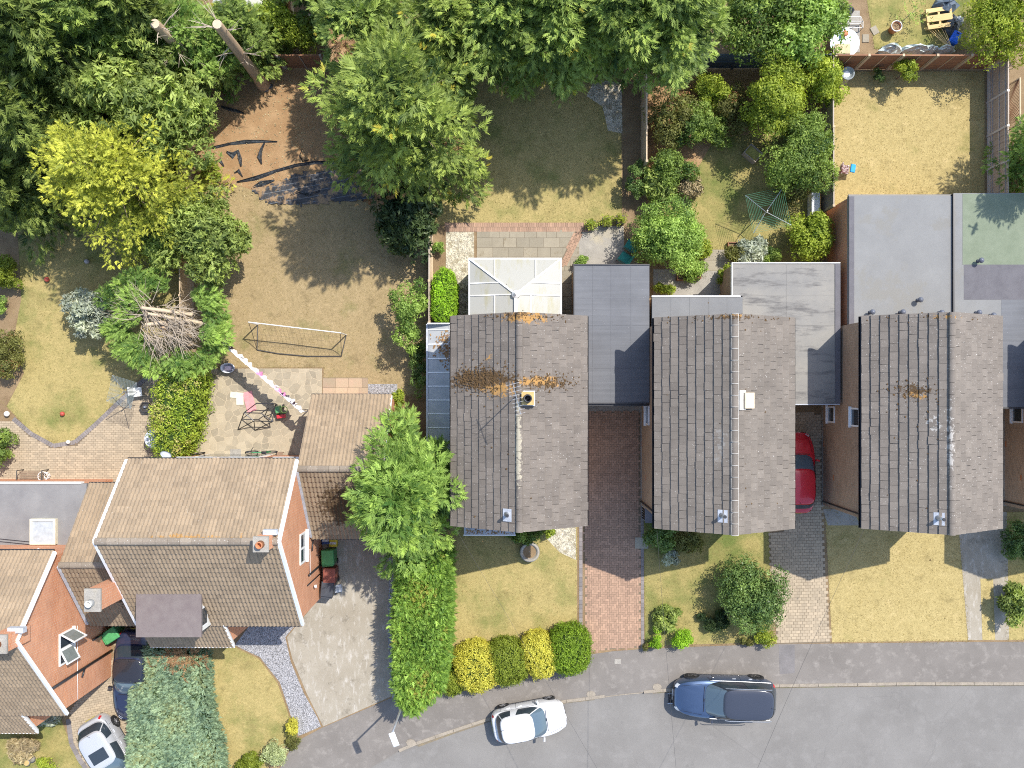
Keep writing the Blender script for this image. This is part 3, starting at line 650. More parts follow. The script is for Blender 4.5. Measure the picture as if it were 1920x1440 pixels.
class Tiler:
    def __init__(s, roof, tile, budget=290):
        vs = tile if isinstance(tile, list) else [tile]; mat = vs[0][1]; s.roof = roof; s.me = []; s.v = []; s.f = vs[0][0].f
        for b, _ in vs:
            me = bpy.data.meshes.new('tile'); me.from_pydata(b.v, [], b.f); me.polygons.foreach_set('use_smooth', [False]*len(b.f)); me.materials.append(mat); s.me.append(me); s.v.append(np.array(b.v))
        s.mat = mat; s.left = budget; s.rest = []
    def slope(s, O, u, v, ulen, vlen, tw, ga, stagger=.5, seed=1, skip=None):
        r = random.Random(seed); O, u, v = Vector(O), Vector(u).normalized(), Vector(v).normalized(); n = u.cross(v)
        if n.z < 0: u = -u; O = O-u*ulen; n = u.cross(v)
        nr = max(1, round(vlen/ga)); ga2 = vlen/nr; nc = max(1, round(ulen/tw)); tw2 = ulen/nc
        for j in range(nr):
            sh = stagger if j % 2 else 0.0
            for i in range(nc+(1 if sh else 0)):
                uc = (i+.5-sh)*tw2
                if uc < tw2*.3 or uc > ulen-tw2*.3: uc = min(max(uc, tw2*.25), ulen-tw2*.25); half = .5
                else: half = 1.0
                p = O+u*uc+v*(j*ga2-.03+r.uniform(-.007, .007)-(r.uniform(.01, .035) if r.random() < .03 else 0))+n*r.uniform(0, .008)
                if skip and skip(p): continue
                a = r.uniform(-.013, .013)
                uu = u*math.cos(a)+v*math.sin(a); vv = v*math.cos(a)-u*math.sin(a)
                uu = uu*half*tw2/tw; vv = vv*(ga2/ga)
                Mx = Matrix(((uu.x, vv.x, n.x, p.x), (uu.y, vv.y, n.y, p.y), (uu.z, vv.z, n.z, p.z), (0, 0, 0, 1)))
                if s.left > 0:
                    o = inst('tile', r.choice(s.me), s.roof, Matrix.Translation(-wloc(s.roof)) @ Mx); s.left -= 1
                else: s.rest.append(Mx)
    def finish(s):
        if not s.rest: return
        VS = []; FS = []; T = []; k = len(s.v[0]); hvs = [np.concatenate([q, np.ones((k, 1))], 1) for q in s.v]; fb = np.array(s.f)
        for i, m in enumerate(s.rest):
            VS.append(random.choice(hvs) @ np.array(m).T[:, :3]); FS.append(fb+i*k); T.append(np.full(k, random.random()))
        o = bpy.data.objects.new('tile_field', mesh_np('tile_field', np.concatenate(VS)-np.array(wloc(s.roof)), np.concatenate(FS), s.mat, tint=np.concatenate(T)))
        link(o, s.roof); o['kind'] = 'stuff'
def ridge_tiles(roof, a, b, mat, r=.12, ln=.45, mort=None, half=False, zoff=.03):
    a, b = Vector(a), Vector(b); d = (b-a).normalized(); n = max(1, round((b-a).length/ln)); ln = (b-a).length/n; s = d.cross(Vector((0, 0, 1)))
    seg = 6; vs = []
    for t in (0.0, 1.0):
        rr = r*(1.0 if t == 0 else .93)
        for k in range(seg+1):
            an = math.pi*k/seg; vs.append((math.cos(an)*rr, t*(ln-.012), math.sin(an)*rr*.75))
    fs = [(k, k+1, seg+2+k, seg+1+k) for k in range(seg)]+[tuple(range(seg, -1, -1)), tuple(range(seg+1, 2*seg+2))]
    me = bpy.data.meshes.new('ridge_tile'); me.from_pydata(vs, [], fs); me.materials.append(mat); me.update()
    for i in range(n):
        p = a+d*(i*ln)+Vector((0, 0, random.uniform(-.004, .006)))
        Mx = Matrix(((s.x, d.x, 0, p.x), (s.y, d.y, 0, p.y), (s.z, d.z, 1, p.z+zoff), (0, 0, 0, 1))); inst('ridge_tile', me, roof, Matrix.Translation(-wloc(roof)) @ Mx)
    if mort:
        m = MB()
        for i in range(n+1):
            p = a+d*(i*ln); q = [p+s*(math.cos(math.pi*k/6)*r*1.04)+Vector((0, 0, zoff+math.sin(math.pi*k/6)*r*.8)) for k in range(7)]
            m.tube(q, .013, 4)
        for sg in (-1, 1): m.tube([a+s*r*sg*1.02+Vector((0, 0, zoff+.005)), b+s*r*sg*1.02+Vector((0, 0, zoff+.005))], .013, 4)
        m.build('mortar_bedding', mort, roof)
def window(parent, c, w_, h, face, mat=None, openable=False, mull=0):
    """c: centre on the wall face; face: axis the window looks along"""
    c = Vector(c); ax = {'x+': Vector((1, 0, 0)), 'x-': Vector((-1, 0, 0)), 'y+': Vector((0, 1, 0)), 'y-': Vector((0, -1, 0))}[face]
    u = Vector((0, 0, 1)).cross(ax); up = Vector((0, 0, 1)); fw = .07
    def bar(b, u0, u1, z0, z1, d0, d1):
        p = [c+u*a+up*z+ax*d for d in (d0, d1) for a, z in ((u0, z0), (u1, z0), (u1, z1), (u0, z1))]
        b.add(p, [(0, 3, 2, 1), (4, 5, 6, 7), (0, 1, 5, 4), (1, 2, 6, 5), (2, 3, 7, 6), (3, 0, 4, 7)])
    b = MB(); W2, H2 = w_/2, h/2
    bar(b, -W2, W2, H2-fw, H2, -.03, .05); bar(b, -W2, W2, -H2, -H2+fw, -.03, .05)
    bar(b, -W2, -W2+fw, -H2+fw, H2-fw, -.03, .05); bar(b, W2-fw, W2, -H2+fw, H2-fw, -.03, .05)
    for m in range(mull): x = -W2+w_*(m+1)/(mull+1); bar(b, x-fw/2, x+fw/2, -H2+fw, H2-fw, -.03, .045)
    o = b.build('window', mat or M['white'], parent)
    p = MB(); bar(p, -W2+fw*.9, W2-fw*.9, -H2+fw*.9, H2-fw*.9, -.02, .012); p.build('pane', M['glass'], o)
    s_ = MB(); bar(s_, -W2-.05, W2+.05, -H2-.06, -H2-.005, -.03, .12); s_.build('sill', mat or M['white'], o)
    return o
def gable_wall(name, parent, X0, X1, Y0, Y1, ze, zr, mat, along='y', rm=None):
    b = MB()
    if along == 'y':
        xm = (X0+X1)/2 if rm is None else rm
        pr = [(X0, 0), (X1, 0), (X1, ze), (xm, zr), (X0, ze)]
        vs = [(x, Y0, z) for x, z in pr]+[(x, Y1, z) for x, z in pr]
        b.add(vs, [(0, 1, 2, 3, 4), (9, 8, 7, 6, 5), (1, 6, 7, 2), (5, 0, 4, 9)])
    else:
        e0, e1 = ze; pr = [(Y0, 0), (Y1, 0), (Y1, e1), (rm, zr), (Y0, e0)]
        vs = [(X0, y, z) for y, z in pr]+[(X1, y, z) for y, z in pr]
        b.add(vs, [(4, 3, 2, 1, 0), (5, 6, 7, 8, 9), (0, 5, 9, 4), (2, 7, 6, 1)])
    return b.build(name, mat, parent)
def roof_board(parent, A, B, Cc, D, th, mat, name='roof'):
    """sheet ABCD (counter clockwise seen from above) with thickness"""
    q = [Vector(p) for p in (A, B, Cc, D)]; n = (q[1]-q[0]).cross(q[3]-q[0]).normalized()
    b = MB(); b.add(q+[p-n*th for p in q], [(0, 1, 2, 3), (7, 6, 5, 4), (0, 4, 5, 1), (1, 5, 6, 2), (2, 6, 7, 3), (3, 7, 4, 0)])
    return b
def detached(label, X0, X1, Y0, Y1, tmat, ridge_mat, mort, seed, wins=True):
    ZE, ZR = 5.3, 7.0; xm = (X0+X1)/2
    h = thing('detached_house', label, 'house', (xm, (Y0+Y1)/2, 0))
    wall = gable_wall('wall', h, X0+.18, X1-.18, Y0+.32, Y1-.2, ZE-.02, ZR-.12, M['brick_brown'])
    box('plinth', M['conc_grey'], wall, X0+.15, X1-.15, Y0+.29, Y1-.17, 0, .14)
    b = MB()
    for (xa, xb) in ((X0, xm), (X1, xm)):
        lo = [(xa, Y0, ZE), (xa, Y1, ZE), (xb, Y1, ZR), (xb, Y0, ZR)]
        if xa > xb: lo = lo[::-1]
        lo = lo[::-1]
        bb = roof_board(None, *lo, .1, None); b.add(bb.v, bb.f)
    roof = b.build('roof', M['mortar'], h)
    sl = math.hypot(xm-X0, ZR-ZE); T = Tiler(roof, [flat_tile(.335, .345, tmat, .062, e_) for e_ in (.0, .001, .003, .003, .012)])
    T.slope((X0, Y0, ZE), (0, 1, 0), (xm-X0, 0, ZR-ZE), Y1-Y0, sl-.06, .335, .345, seed=seed)
    T.slope((X1, Y0, ZE), (0, 1, 0), (xm-X1, 0, ZR-ZE), Y1-Y0, sl-.06, .335, .345, seed=seed+1)
    T.finish(); ridge_tiles(roof, (xm, Y0, ZR), (xm, Y1, ZR), ridge_mat, .14, .46, mort, zoff=.02)
    for sx, x in ((-1, X0), (1, X1)):
        g_ = MB(); n = 5; vs = []
        for y in (Y0+.02, Y1-.02): vs += [(x+sx*.05+math.cos(a)*.06, y, ZE-.05+math.sin(a)*.06) for a in np.linspace(math.pi, 2*math.pi, n)]
        vs += [(p[0]+(.012 if i % n < 2 else -.012), p[1], p[2]+.012) for i, p in enumerate(vs[:2*n])]
        fs = [(i, i+1, n+i+1, n+i) for i in range(n-1)]+[(2*n+n+i, 2*n+n+i+1, 2*n+i+1, 2*n+i) for i in range(n-1)]
        g_.add(vs, fs); g_.box(x+sx*.05-.07, x+sx*.05+.07, Y0+.02, Y1-.02, ZE-.13, ZE-.11); g_.build('gutter', M['black'], h)
        MB().tube([(x+sx*.04, Y0+.5, ZE-.1), (x-sx*.14, Y0+.5, ZE-.45), (x-sx*.14, Y0+.5, .1)], .035, 6).build('downpipe', M['black'], h)
    if wins:
        for x in (X0+1.5, X1-1.5):
            window(h, (x, Y0+.32, 3.9), 1.5, 1.1, 'y-', mull=1); window(h, (x, Y1-.2, 3.9), 1.5, 1.1, 'y+', mull=1)
        window(h, (X0+3.9, Y0+.32, 1.4), 2.0, 1.3, 'y-', mull=2)
        d = MB().box(X0+1.0, X0+1.9, Y0+.26, Y0+.34, .05, 2.1).build('front_door', M['white'], h); MB().box(X0+1.75, X0+1.8, Y0+.2, Y0+.26, 1.0, 1.15).build('handle', M['metal'], d)
    return h, roof
h1, r1 = detached('detached house with orange lichen and moss on its grey roof, beside the white conservatory', -2.447, 3.026, -5.42, 3.19, M['tile1'], M['tile1'], None, 11)
h2, r2 = detached('detached house with grey roof and white mortared ridge, left of the red car', 5.878, 11.515, -5.53, 3.125, M['tile2'], M['tile2'], M['mortar'], 21)
h3, r3 = detached('detached house with pale speckled roof, right of the red car', 14.356, 20.01, -5.53, 3.19, M['tile3'], M['tile3'], None, 31)
h4, r4 = detached('detached house at the right edge of the photo, only its brown side wall showing', 22.83, 28.48, -5.53, 3.19, M['tile2'], M['tile2'], None, 41)
for h, X, sd in ((h2, 6.058, 'x-'), (h3, 14.536, 'x-'), (h4, 23.01, 'x-')):
    if h is h2: window(h, (X, -.95, 2.05), .9, .9, 'x-')
    else:
        window(h, (X, -.95, 1.25), .75, .85, 'x-'); window(h, (X, -1.0, 4.1), .8, .95, 'x-')
    for y, z in ((-2.35, .25), (-3.8, 1.5)): MB().box(X-.012, X+.02, y-.12, y+.12, z-.06, z+.06).build('air_brick', M['terracotta'], h)
MB().box(6.1, 7.6, -5.85, -5.22, .02, 1.1).build('bay_wall', M['white_old'], h2)
MB().box(6.06, 7.64, -5.9, -5.2, 1.102, 1.16).build('bay_roof', M['felt_dark'], h2)
for i in range(5): MB().box(6.06, 6.09, -5.8+i*.11, -5.74+i*.11, .2, 1.0).build('louvre_slat', M['dark'], h2)
# roof fittings: flue pipes on lead slates
def flue(h, roof, px, py, z, sx):
    p = W(px, py, z); k = 1.7/2.83*sx
    sl_ = MB(); w_ = .17
    q = [(p.x-w_, p.y-.28), (p.x+w_, p.y-.28), (p.x+w_, p.y+.22), (p.x-w_, p.y+.22)]
    X = [p.z+(x-p.x)*k+.085 for x, y in q]
    sl_.add([(x, y, zz) for (x, y), zz in zip(q, X)]+[(x, y, zz-.03) for (x, y), zz in zip(q, X)], [(0, 1, 2, 3), (7, 6, 5, 4), (0, 4, 5, 1), (1, 5, 6, 2), (2, 6, 7, 3), (3, 7, 4, 0)])
    s_ = sl_.build('lead_slate', M['lead'], h)
    MB().lathe([(.13, -.02), (.075, .1), (.06, .12), (.06, .42)], 12, (p.x, p.y, p.z+.05)).build('flue_pipe', M['metal'], s_, smooth=True)
    MB().lathe([(.068, .421), (.068, .46), (.05, .461)], 12, (p.x, p.y, p.z+.05)).build('flue_cap', M['black'], s_)
flue(h1, r1, 951, 964, 6.75, 1); flue(h2, r2, 1354, 966, 6.75, 1); flue(h3, r3, 1759, 971, 6.75, 1)
# chimney of the lichen covered house, patch left by another
p = W(990, 747, 7.3)
ch = MB().box(p.x-.3, p.x+.28, p.y-.3, p.y+.3, 6.3, 7.0).build('chimney', M['lead'], h1)
MB().box(p.x-.25, p.x+.23, p.y-.26, p.y+.26, 7.0, 7.28).build('chimney_stack', M['clay'], ch)
MB().lathe([(.17, 0), (.155, .26), (.16, .3), (.115, .3), (.11, .02)], 16, (p.x-.01, p.y, 7.281)).build('chimney_pot', M['black'], ch, smooth=True)
mo = MB(); random.seed(3)
q = W(1403, 751, 6.85)
MB().obox((q.x+.05, q.y, 6.78+.06), .5, .62, .05, ry=math.atan(1.7/2.83)).build('capping_slab', simple('buff_capping', (.56, .47, .34), .9, .2), h2)
MB().obox((q.x-.25, q.y+.02, 6.88+.03), .34, .78, .05, ry=math.atan(1.7/2.83)).build('mortar_patch', M['mortar'], h2)
# TV aerial on the chimney
a = thing('television_aerial', 'thin metal television aerial beside the chimney on the lichen covered roof', 'aerial', (W(968, 742, 7.2).x, W(968, 742, 7.2).y, 6.9))
c = a.location
MB().tube([c, c+Vector((-.02, 0, 2.3))], .022, 6).build('mast', M['metal'], a)
bm_ = MB(); top = c+Vector((-.02, 0, 2.2)); d = Vector((.25, -.97, 0)).normalized(); bm_.tube([top-d*.5, top+d*.7], .012, 5); bm_.build('boom', M['metal'], a)
el = MB(); sd = Vector((d.y, -d.x, 0))
for i in range(9): q = top+d*(-.45+i*.14); el.tube([q-sd*(.28-.012*i), q+sd*(.28-.012*i)], .006, 4)
el.build('elements', M['metal'], a)
# moss cushions growing on the roof tiles
def moss(h, roof, specs, seed):
    r = np.random.default_rng(seed); pos = []
    for (cx, cy, rx, ry, n, xm, X0) in specs:
        x = r.normal(cx, rx/2, n); y = r.normal(cy, ry/2, n); ok = (np.abs(x-xm) < (xm-X0)-.1); x, y = x[ok], y[ok]
        z = 7.0-np.abs(x-xm)*1.7/2.83+.065; pos.append(np.stack([x, y, z], 1))
    pos = np.concatenate(pos); n = len(pos); tpl = []
    for k in range(3):
        m = MB().lathe([(1, 0), (.85, .3), (.4, .5), (.02, .55)], 7); v = np.array(m.v); v[:, :2] *= r.uniform(.6, 1.4, (len(v), 1)); v[:, 2] *= .6; f = [t for t in m.f if len(t) == 4]
        tpl.append((v[:, [2, 0, 1]], np.array([tr for q_ in f for tr in ((q_[0], q_[1], q_[2]), (q_[0], q_[2], q_[3]))])))
    g_ = scatter(tpl, pos, np.tile([0, 0, 1.0], (n, 1)), r.uniform(.012, .038, n), r.random(n), r.uniform(0, 6, n), r)
    leafobj('moss', g_, simple('brown_moss', (.095, .06, .03), 1, .05, var=.4, scale=15), roof, 'stuff')
moss(h1, r1, [(-1.2, .6, 1.4, .5, 620, .29, -2.447), (1.3, .45, 1.4, .35, 260, .29, -2.447), (.6, 3.05, 1.6, .16, 90, .29, -2.447), (-.2, -1, 1.6, 5, 50, .29, -2.447)], 5)
moss(h2, r2, [(8.6, 3.0, 3.0, .16, 70, 8.70, 5.878), (9, -1, 2.5, 5, 35, 8.7, 5.878)], 6)
moss(h3, r3, [(16.0, .1, 1.1, .5, 200, 17.18, 14.356), (17, 3.05, 3, .16, 50, 17.18, 14.356), (16.5, -1.5, 2, 4, 40, 17.18, 14.356)], 7)
# ---------------------------------------------------------------- flat roofed garages and extensions
def flat_box(name, label, rects, z, wallmat, roofmat, edge=None, cat_='garage', over=.04):
    x = [r[0] for r in rects]+[r[1] for r in rects]; y = [r[2] for r in rects]+[r[3] for r in rects]
    t = thing(name, label, cat_, ((min(x)+max(x))/2, (min(y)+max(y))/2, 0))
    b = MB(); rf = MB()
    for r in rects: b.box(r[0]+.05, r[1]-.05, r[2]+.05, r[3]-.05, 0, z-.2); rf.box(r[0], r[1], r[2], r[3], z-.2, z)
    b.build('wall', wallmat, t); ro = rf.build('roof', roofmat, t)
    return t, ro
t, ro = flat_box('flat_roof_garage', 'slate blue flat roofed garage between the lichen roofed house and its neighbour', [(2.74, 6.04, 3.0, 5.65), (2.86, 6.04, -.4, 3.0-.004)], 2.6, M['brick_brown'], M['felt'])
for i, x in enumerate((3.55, 4.35, 5.2)): box('felt_lap', M['felt'], ro, x, x+.05, -.395, 5.64, 2.6, 2.608)
for y in (1.1, 4.2): box('felt_lap', M['felt'], ro, 2.9, 6.03, y, y+.05, 2.601, 2.609)
e = MB(); e.box(2.735, 6.045, 5.65, 5.69, 2.4, 2.66); e.box(2.70, 2.74, 3.2, 5.69, 2.4, 2.65); e.box(2.86, 6.04, -.45, -.4, 2.38, 2.63); e.build('roof_edge', M['black'], ro)
box('gutter', M['black'], t, 2.86, 6.04, -.54, -.46, 2.42, 2.5); box('garage_door', M['white_old'], t, 3.1, 5.6, -.37, -.34, .02, 2.1)
t, ro = flat_box('rear_extension', 'narrow grey fibreglass roofed extension behind the white ridged house', [(6.14, 10.1, 2.95, 4.24)], 2.75, M['brick_brown'], M['grp'], cat_='extension')
for i in range(1, 5): box('roof_joint', M['grp'], ro, 6.14+i*.82, 6.14+i*.82+.03, 2.96, 4.22, 2.75, 2.758)
e = MB(); e.box(6.12, 10.0, 4.24, 4.29, 2.6, 2.79); e.build('roof_edge', M['white'], ro)
t, ro = flat_box('flat_roof_garage', 'stained grey flat roofed garage beside the red car, next to the rotary airer garden', [(9.7, 14.42, 4.3, 5.72), (10.14, 14.42, 3.0, 4.296), (11.3, 14.42, -.45, 2.996)], 2.6, M['brick_brown'], M['felt_stain'])
e = MB(); e.box(9.66, 14.42, 5.72, 5.77, 2.45, 2.66); e.box(9.65, 9.695, 4.3, 5.77, 2.45, 2.65); e.build('roof_edge', M['white_old'], ro)
box('roof_edge', M['felt_dark'], ro, 14.2, 14.43, -.45, 5.7, 2.601, 2.64); box('felt_lap', M['felt_stain'], ro, 12.06, 12.1, 3.0, 5.7, 2.601, 2.609)
box('felt_lap', M['lead'], ro, 11.3, 14.42, -.5, -.452, 2.45, 2.63); box('garage_door', M['white_old'], t, 11.7, 14.0, -.42, -.39, .02, 2.1)
t, ro = flat_box('rear_extension', 'large pale grey flat roofed extension with brown side wall and roof vents', [(14.7, 19.2, 3.0, 8.63)], 2.9, M['brick_red'], M['felt_pale'], cat_='extension')
box('roof_edge', M['felt_dark'], ro, 14.7, 14.92, 3.0, 8.6, 2.901, 2.94); box('flashing', M['black'], ro, 19.2, 19.26, 3.0, 8.7, 2.6, 3.02); box('gutter', M['black'], t, 14.7, 19.2, 8.632, 8.7, 2.75, 2.86)
t4, ro4 = flat_box('rear_extension', 'flat roofed extension with green and charcoal felt patches at the right edge of the photo', [(19.27, 27, 3.0, 8.75), (19.86, 22.98, -.6, 2.996)], 2.9, M['brick_brown'], M['felt_pale'], cat_='extension')
box('green_felt', M['felt_green'], ro4, 19.66, 27.0, 5.63, 8.72, 2.901, 2.906); box('charcoal_felt', M['felt_dark'], ro4, 19.72, 27, 4.1, 5.63, 2.901, 2.906)
box('grey_felt', M['felt'], ro4, 21.35, 22.97, -.59, 4.1, 2.901, 2.905); box('edge', M['black'], ro4, 19.86, 22.98, -.66, -.602, 2.7, 2.95)
for i, (px, py) in enumerate(((1636, 585), (1693, 585), (1726, 562), (1766, 586), (1836, 586), (1863, 591), (1840, 488))):
    p = W(px, py, 3.2); v = thing('roof_vent', ['mushroom roof vent on the pale flat roof, left end of the row by the tiles', 'mushroom roof vent on the pale flat roof, second from left in the row', 'mushroom roof vent standing alone above the row on the pale flat roof', 'mushroom roof vent on the pale flat roof beside the black flashing', 'mushroom roof vent right of the black flashing, close above the tiles', 'rightmost mushroom roof vent in the row above the tiles', 'mushroom roof vent on the green felt'][i], 'roof vent', (p.x, p.y, 2.905), group='roof vents on the flat roofs')
    MB().lathe([(.09, 0), (.05, .04), (.05, .28)], 10, p.xy.to_3d()+Vector((0, 0, 2.905))).build('pipe', M['cowl'], v, smooth=True)
    MB().lathe([(.04, .27), (.12, .29), (.12, .33), (.07, .39), (.01, .41)], 12, p.xy.to_3d()+Vector((0, 0, 2.905))).build('cowl', M['cowl'], v, smooth=True)
# ---------------------------------------------------------------- conservatory and lean to
cv = thing('conservatory', 'white conservatory with hipped opaque panel roof behind the lichen roofed house', 'conservatory', (.14, 4.4, 0))
x0, x1, y0, y1, ze, zr = -1.86, 2.145, 3.1, 5.94, 2.4, 3.05; xm = .16; yh = 4.32
box('dwarf_wall', M['brick_brown'], cv, x0+.1, x1-.1, y0, y1-.1, 0, .6)
gl = MB(); gl.box(x0+.12, x1-.12, y0, y1-.12, .6, 2.2); gl.build('glazing', M['glass'], cv)
fr = MB()
for x in np.linspace(x0+.1, x1-.1, 6): fr.box(x-.035, x+.035, y1-.16, y1-.08, .6, 2.25)
for y in np.linspace(y0+.2, y1-.4, 4):
    for x in (x0+.1, x1-.1): fr.box(x-.04, x+.04, y-.035, y+.035, .6, 2.25)
fr.box(x0+.06, x1-.06, y1-.18, y1-.06, 2.25, 2.36); fr.box(x0+.06, x0+.18, y0, y1-.18, 2.25, 2.36); fr.box(x1-.18, x1-.06, y0, y1-.18, 2.25, 2.36); fr.build('frame', M['white'], cv)
def zc(x, y):
    k = (zr-ze); return ze+k*min(1, (x-x0)/(xm-x0), (x1-x)/(x1-xm), (y1-y)/(y1-yh))
def panel(pts):
    b = MB(); v = [(x, y, zc(x, y)) for x, y in pts]; n = len(v)
    b.add(v+[(x, y, z-.03) for x, y, z in v], [tuple(range(n)), tuple(range(2*n-1, n-1, -1))]+[(i, n+i, n+(i+1) % n, (i+1) % n) for i in range(n)]); return b.build('roof_panel', M['poly'], cv)
xa, xb = W(927, 0, 2.7).x, W(1004, 0, 2.7).x
ya, yb = W(0, 530, 2.7).y, W(0, 567, 2.7).y
def yl(x): return y1-(y1-yh)*(x-x0)/(xm-x0) if x < xm else y1-(y1-yh)*(x1-x)/(x1-xm)
def xl(y): return x0+(xm-x0)*(y1-y)/(y1-yh)
def xr(y): return x1-(x1-xm)*(y1-y)/(y1-yh)
panel([(x0, y1), (xa, yl(xa)), (xa, y1)]); panel([(xa, y1), (xa, yl(xa)), (xm, yh), (xb, yl(xb)), (xb, y1)]); panel([(xb, y1), (xb, yl(xb)), (x1, y1)])
panel([(x0, y1), (x0, ya), (xl(ya), ya)]); panel([(x0, ya), (x0, yh), (xm, yh), (xl(ya), ya)]); panel([(x0, yh), (x0, y0), (xm, y0), (xm, yh)])
panel([(x1, ya), (x1, y1), (xr(ya), ya)]); panel([(x1, yh), (x1, ya), (xr(ya), ya), (xm, yh)]); panel([(x1, y0), (x1, yh), (xm, yh), (xm, y0)])
def cbar(p, q, r=.03, name='glazing_bar', dz=.02):
    a_, b_ = Vector((*p, zc(*p)+dz)), Vector((*q, zc(*q)+dz)); MB().tube([a_, b_], r, 4).build(name, M['white'], cv)
for a_, b_ in (((x0, y1), (xm, yh)), ((x1, y1), (xm, yh))): cbar(a_, b_, .05)
cbar((xm, yh), (xm, y0), .09, 'ridge', .03)
cbar((xa, y1), (xa, yl(xa))); cbar((xb, y1), (xb, yl(xb))); cbar((x0, ya), (xl(ya), ya)); cbar((x1, ya), (xr(ya), ya)); cbar((x0, yh), (xm, yh)); cbar((x1, yh), (xm, yh))
cbar((xa, yh-.03), (xa, y0)); cbar((xb-.2, yh-.03), (xb-.2, y0))
MB().lathe([(.2, 0), (.17, .12), (.05, .17), (.06, .25), (.01, .3)], 10, (xm, yh, zr)).build('finial', M['white'], cv, smooth=True)
g_ = MB(); g_.box(x0-.06, x0, y0, y1, ze-.1, ze+.0); g_.box(x1, x1+.06, y0, y1, ze-.1, ze); g_.box(x0-.06, x1+.06, y1, y1+.06, ze-.1, ze+.001); g_.build('gutter', M['white'], cv)
lt = thing('lean_to', 'lean-to with translucent grey roof sheets and white bars left of the lichen roofed house', 'lean-to', (-3.0, .7, 0))
x0, x1, y0, y1 = -3.71, -2.28, -3.2, 3.05; z0, z1 = 2.35, 2.75
b = MB(); b.box(x0+.05, x0+.13, y0, y1, 0, 2.3); b.box(x0+.13, x1, y1-.12, y1-.04, 0, 2.3); b.build('wall', M['fence_grey'], lt)
ys = [W(0, y, 2.55).y for y in (618, 645, 672, 698, 724, 750, 776, 802)]; ys = [y1]+ys+[ys[-1]-.62*i for i in (1, 2)]
for a_, b_ in zip(ys, ys[1:]):
    m = MB(); m.add([(x0, b_, z0), (x1, b_, z1), (x1, a_, z1), (x0, a_, z0), (x0, b_, z0-.02), (x1, b_, z1-.02), (x1, a_, z1-.02), (x0, a_, z0-.02)], [(0, 1, 2, 3), (7, 6, 5, 4), (0, 4, 5, 1), (1, 5, 6, 2), (2, 6, 7, 3), (3, 7, 4, 0)])
    m.build('roof_sheet', M['poly2'], lt)
for y in ys[1:]: MB().tube([(x0, y, z0+.015), (x1, y, z1+.015)], .028, 4).build('glazing_bar', M['white'], lt)
MB().tube([(x0+.95, y0, z0+.29), (x0+.95, y1, z0+.29)], .012, 4).build('purlin', M['white'], lt)
box('gutter', M['lead'], lt, x0-.09, x0-.01, y0, y1+.03, z0-.1, z0+.02); box('fascia', M['white'], lt, x0, x1, y1, y1+.05, z0-.1, z1)
bay = thing('bay_window', 'shallow bay window with white framed flat roof under the front eave of the lichen roofed house', 'bay window', (-1, -5.6, 0))
box('frame', M['white'], bay, -2.0, .05, -6.1, -5.12, .6, 2.35); box('wall', M['brick_brown'], bay, -2.0, .05, -6.1, -5.12, 0, .595); box('pane', M['glass'], bay, -1.9, -.05, -6.13, -6.102, .75, 2.2)
box('roof', M['lead'], bay, -2.12, .14, -6.22, -5.12, 2.352, 2.45); box('fascia', M['white'], bay, -2.14, .16, -6.27, -6.222, 2.3, 2.47)
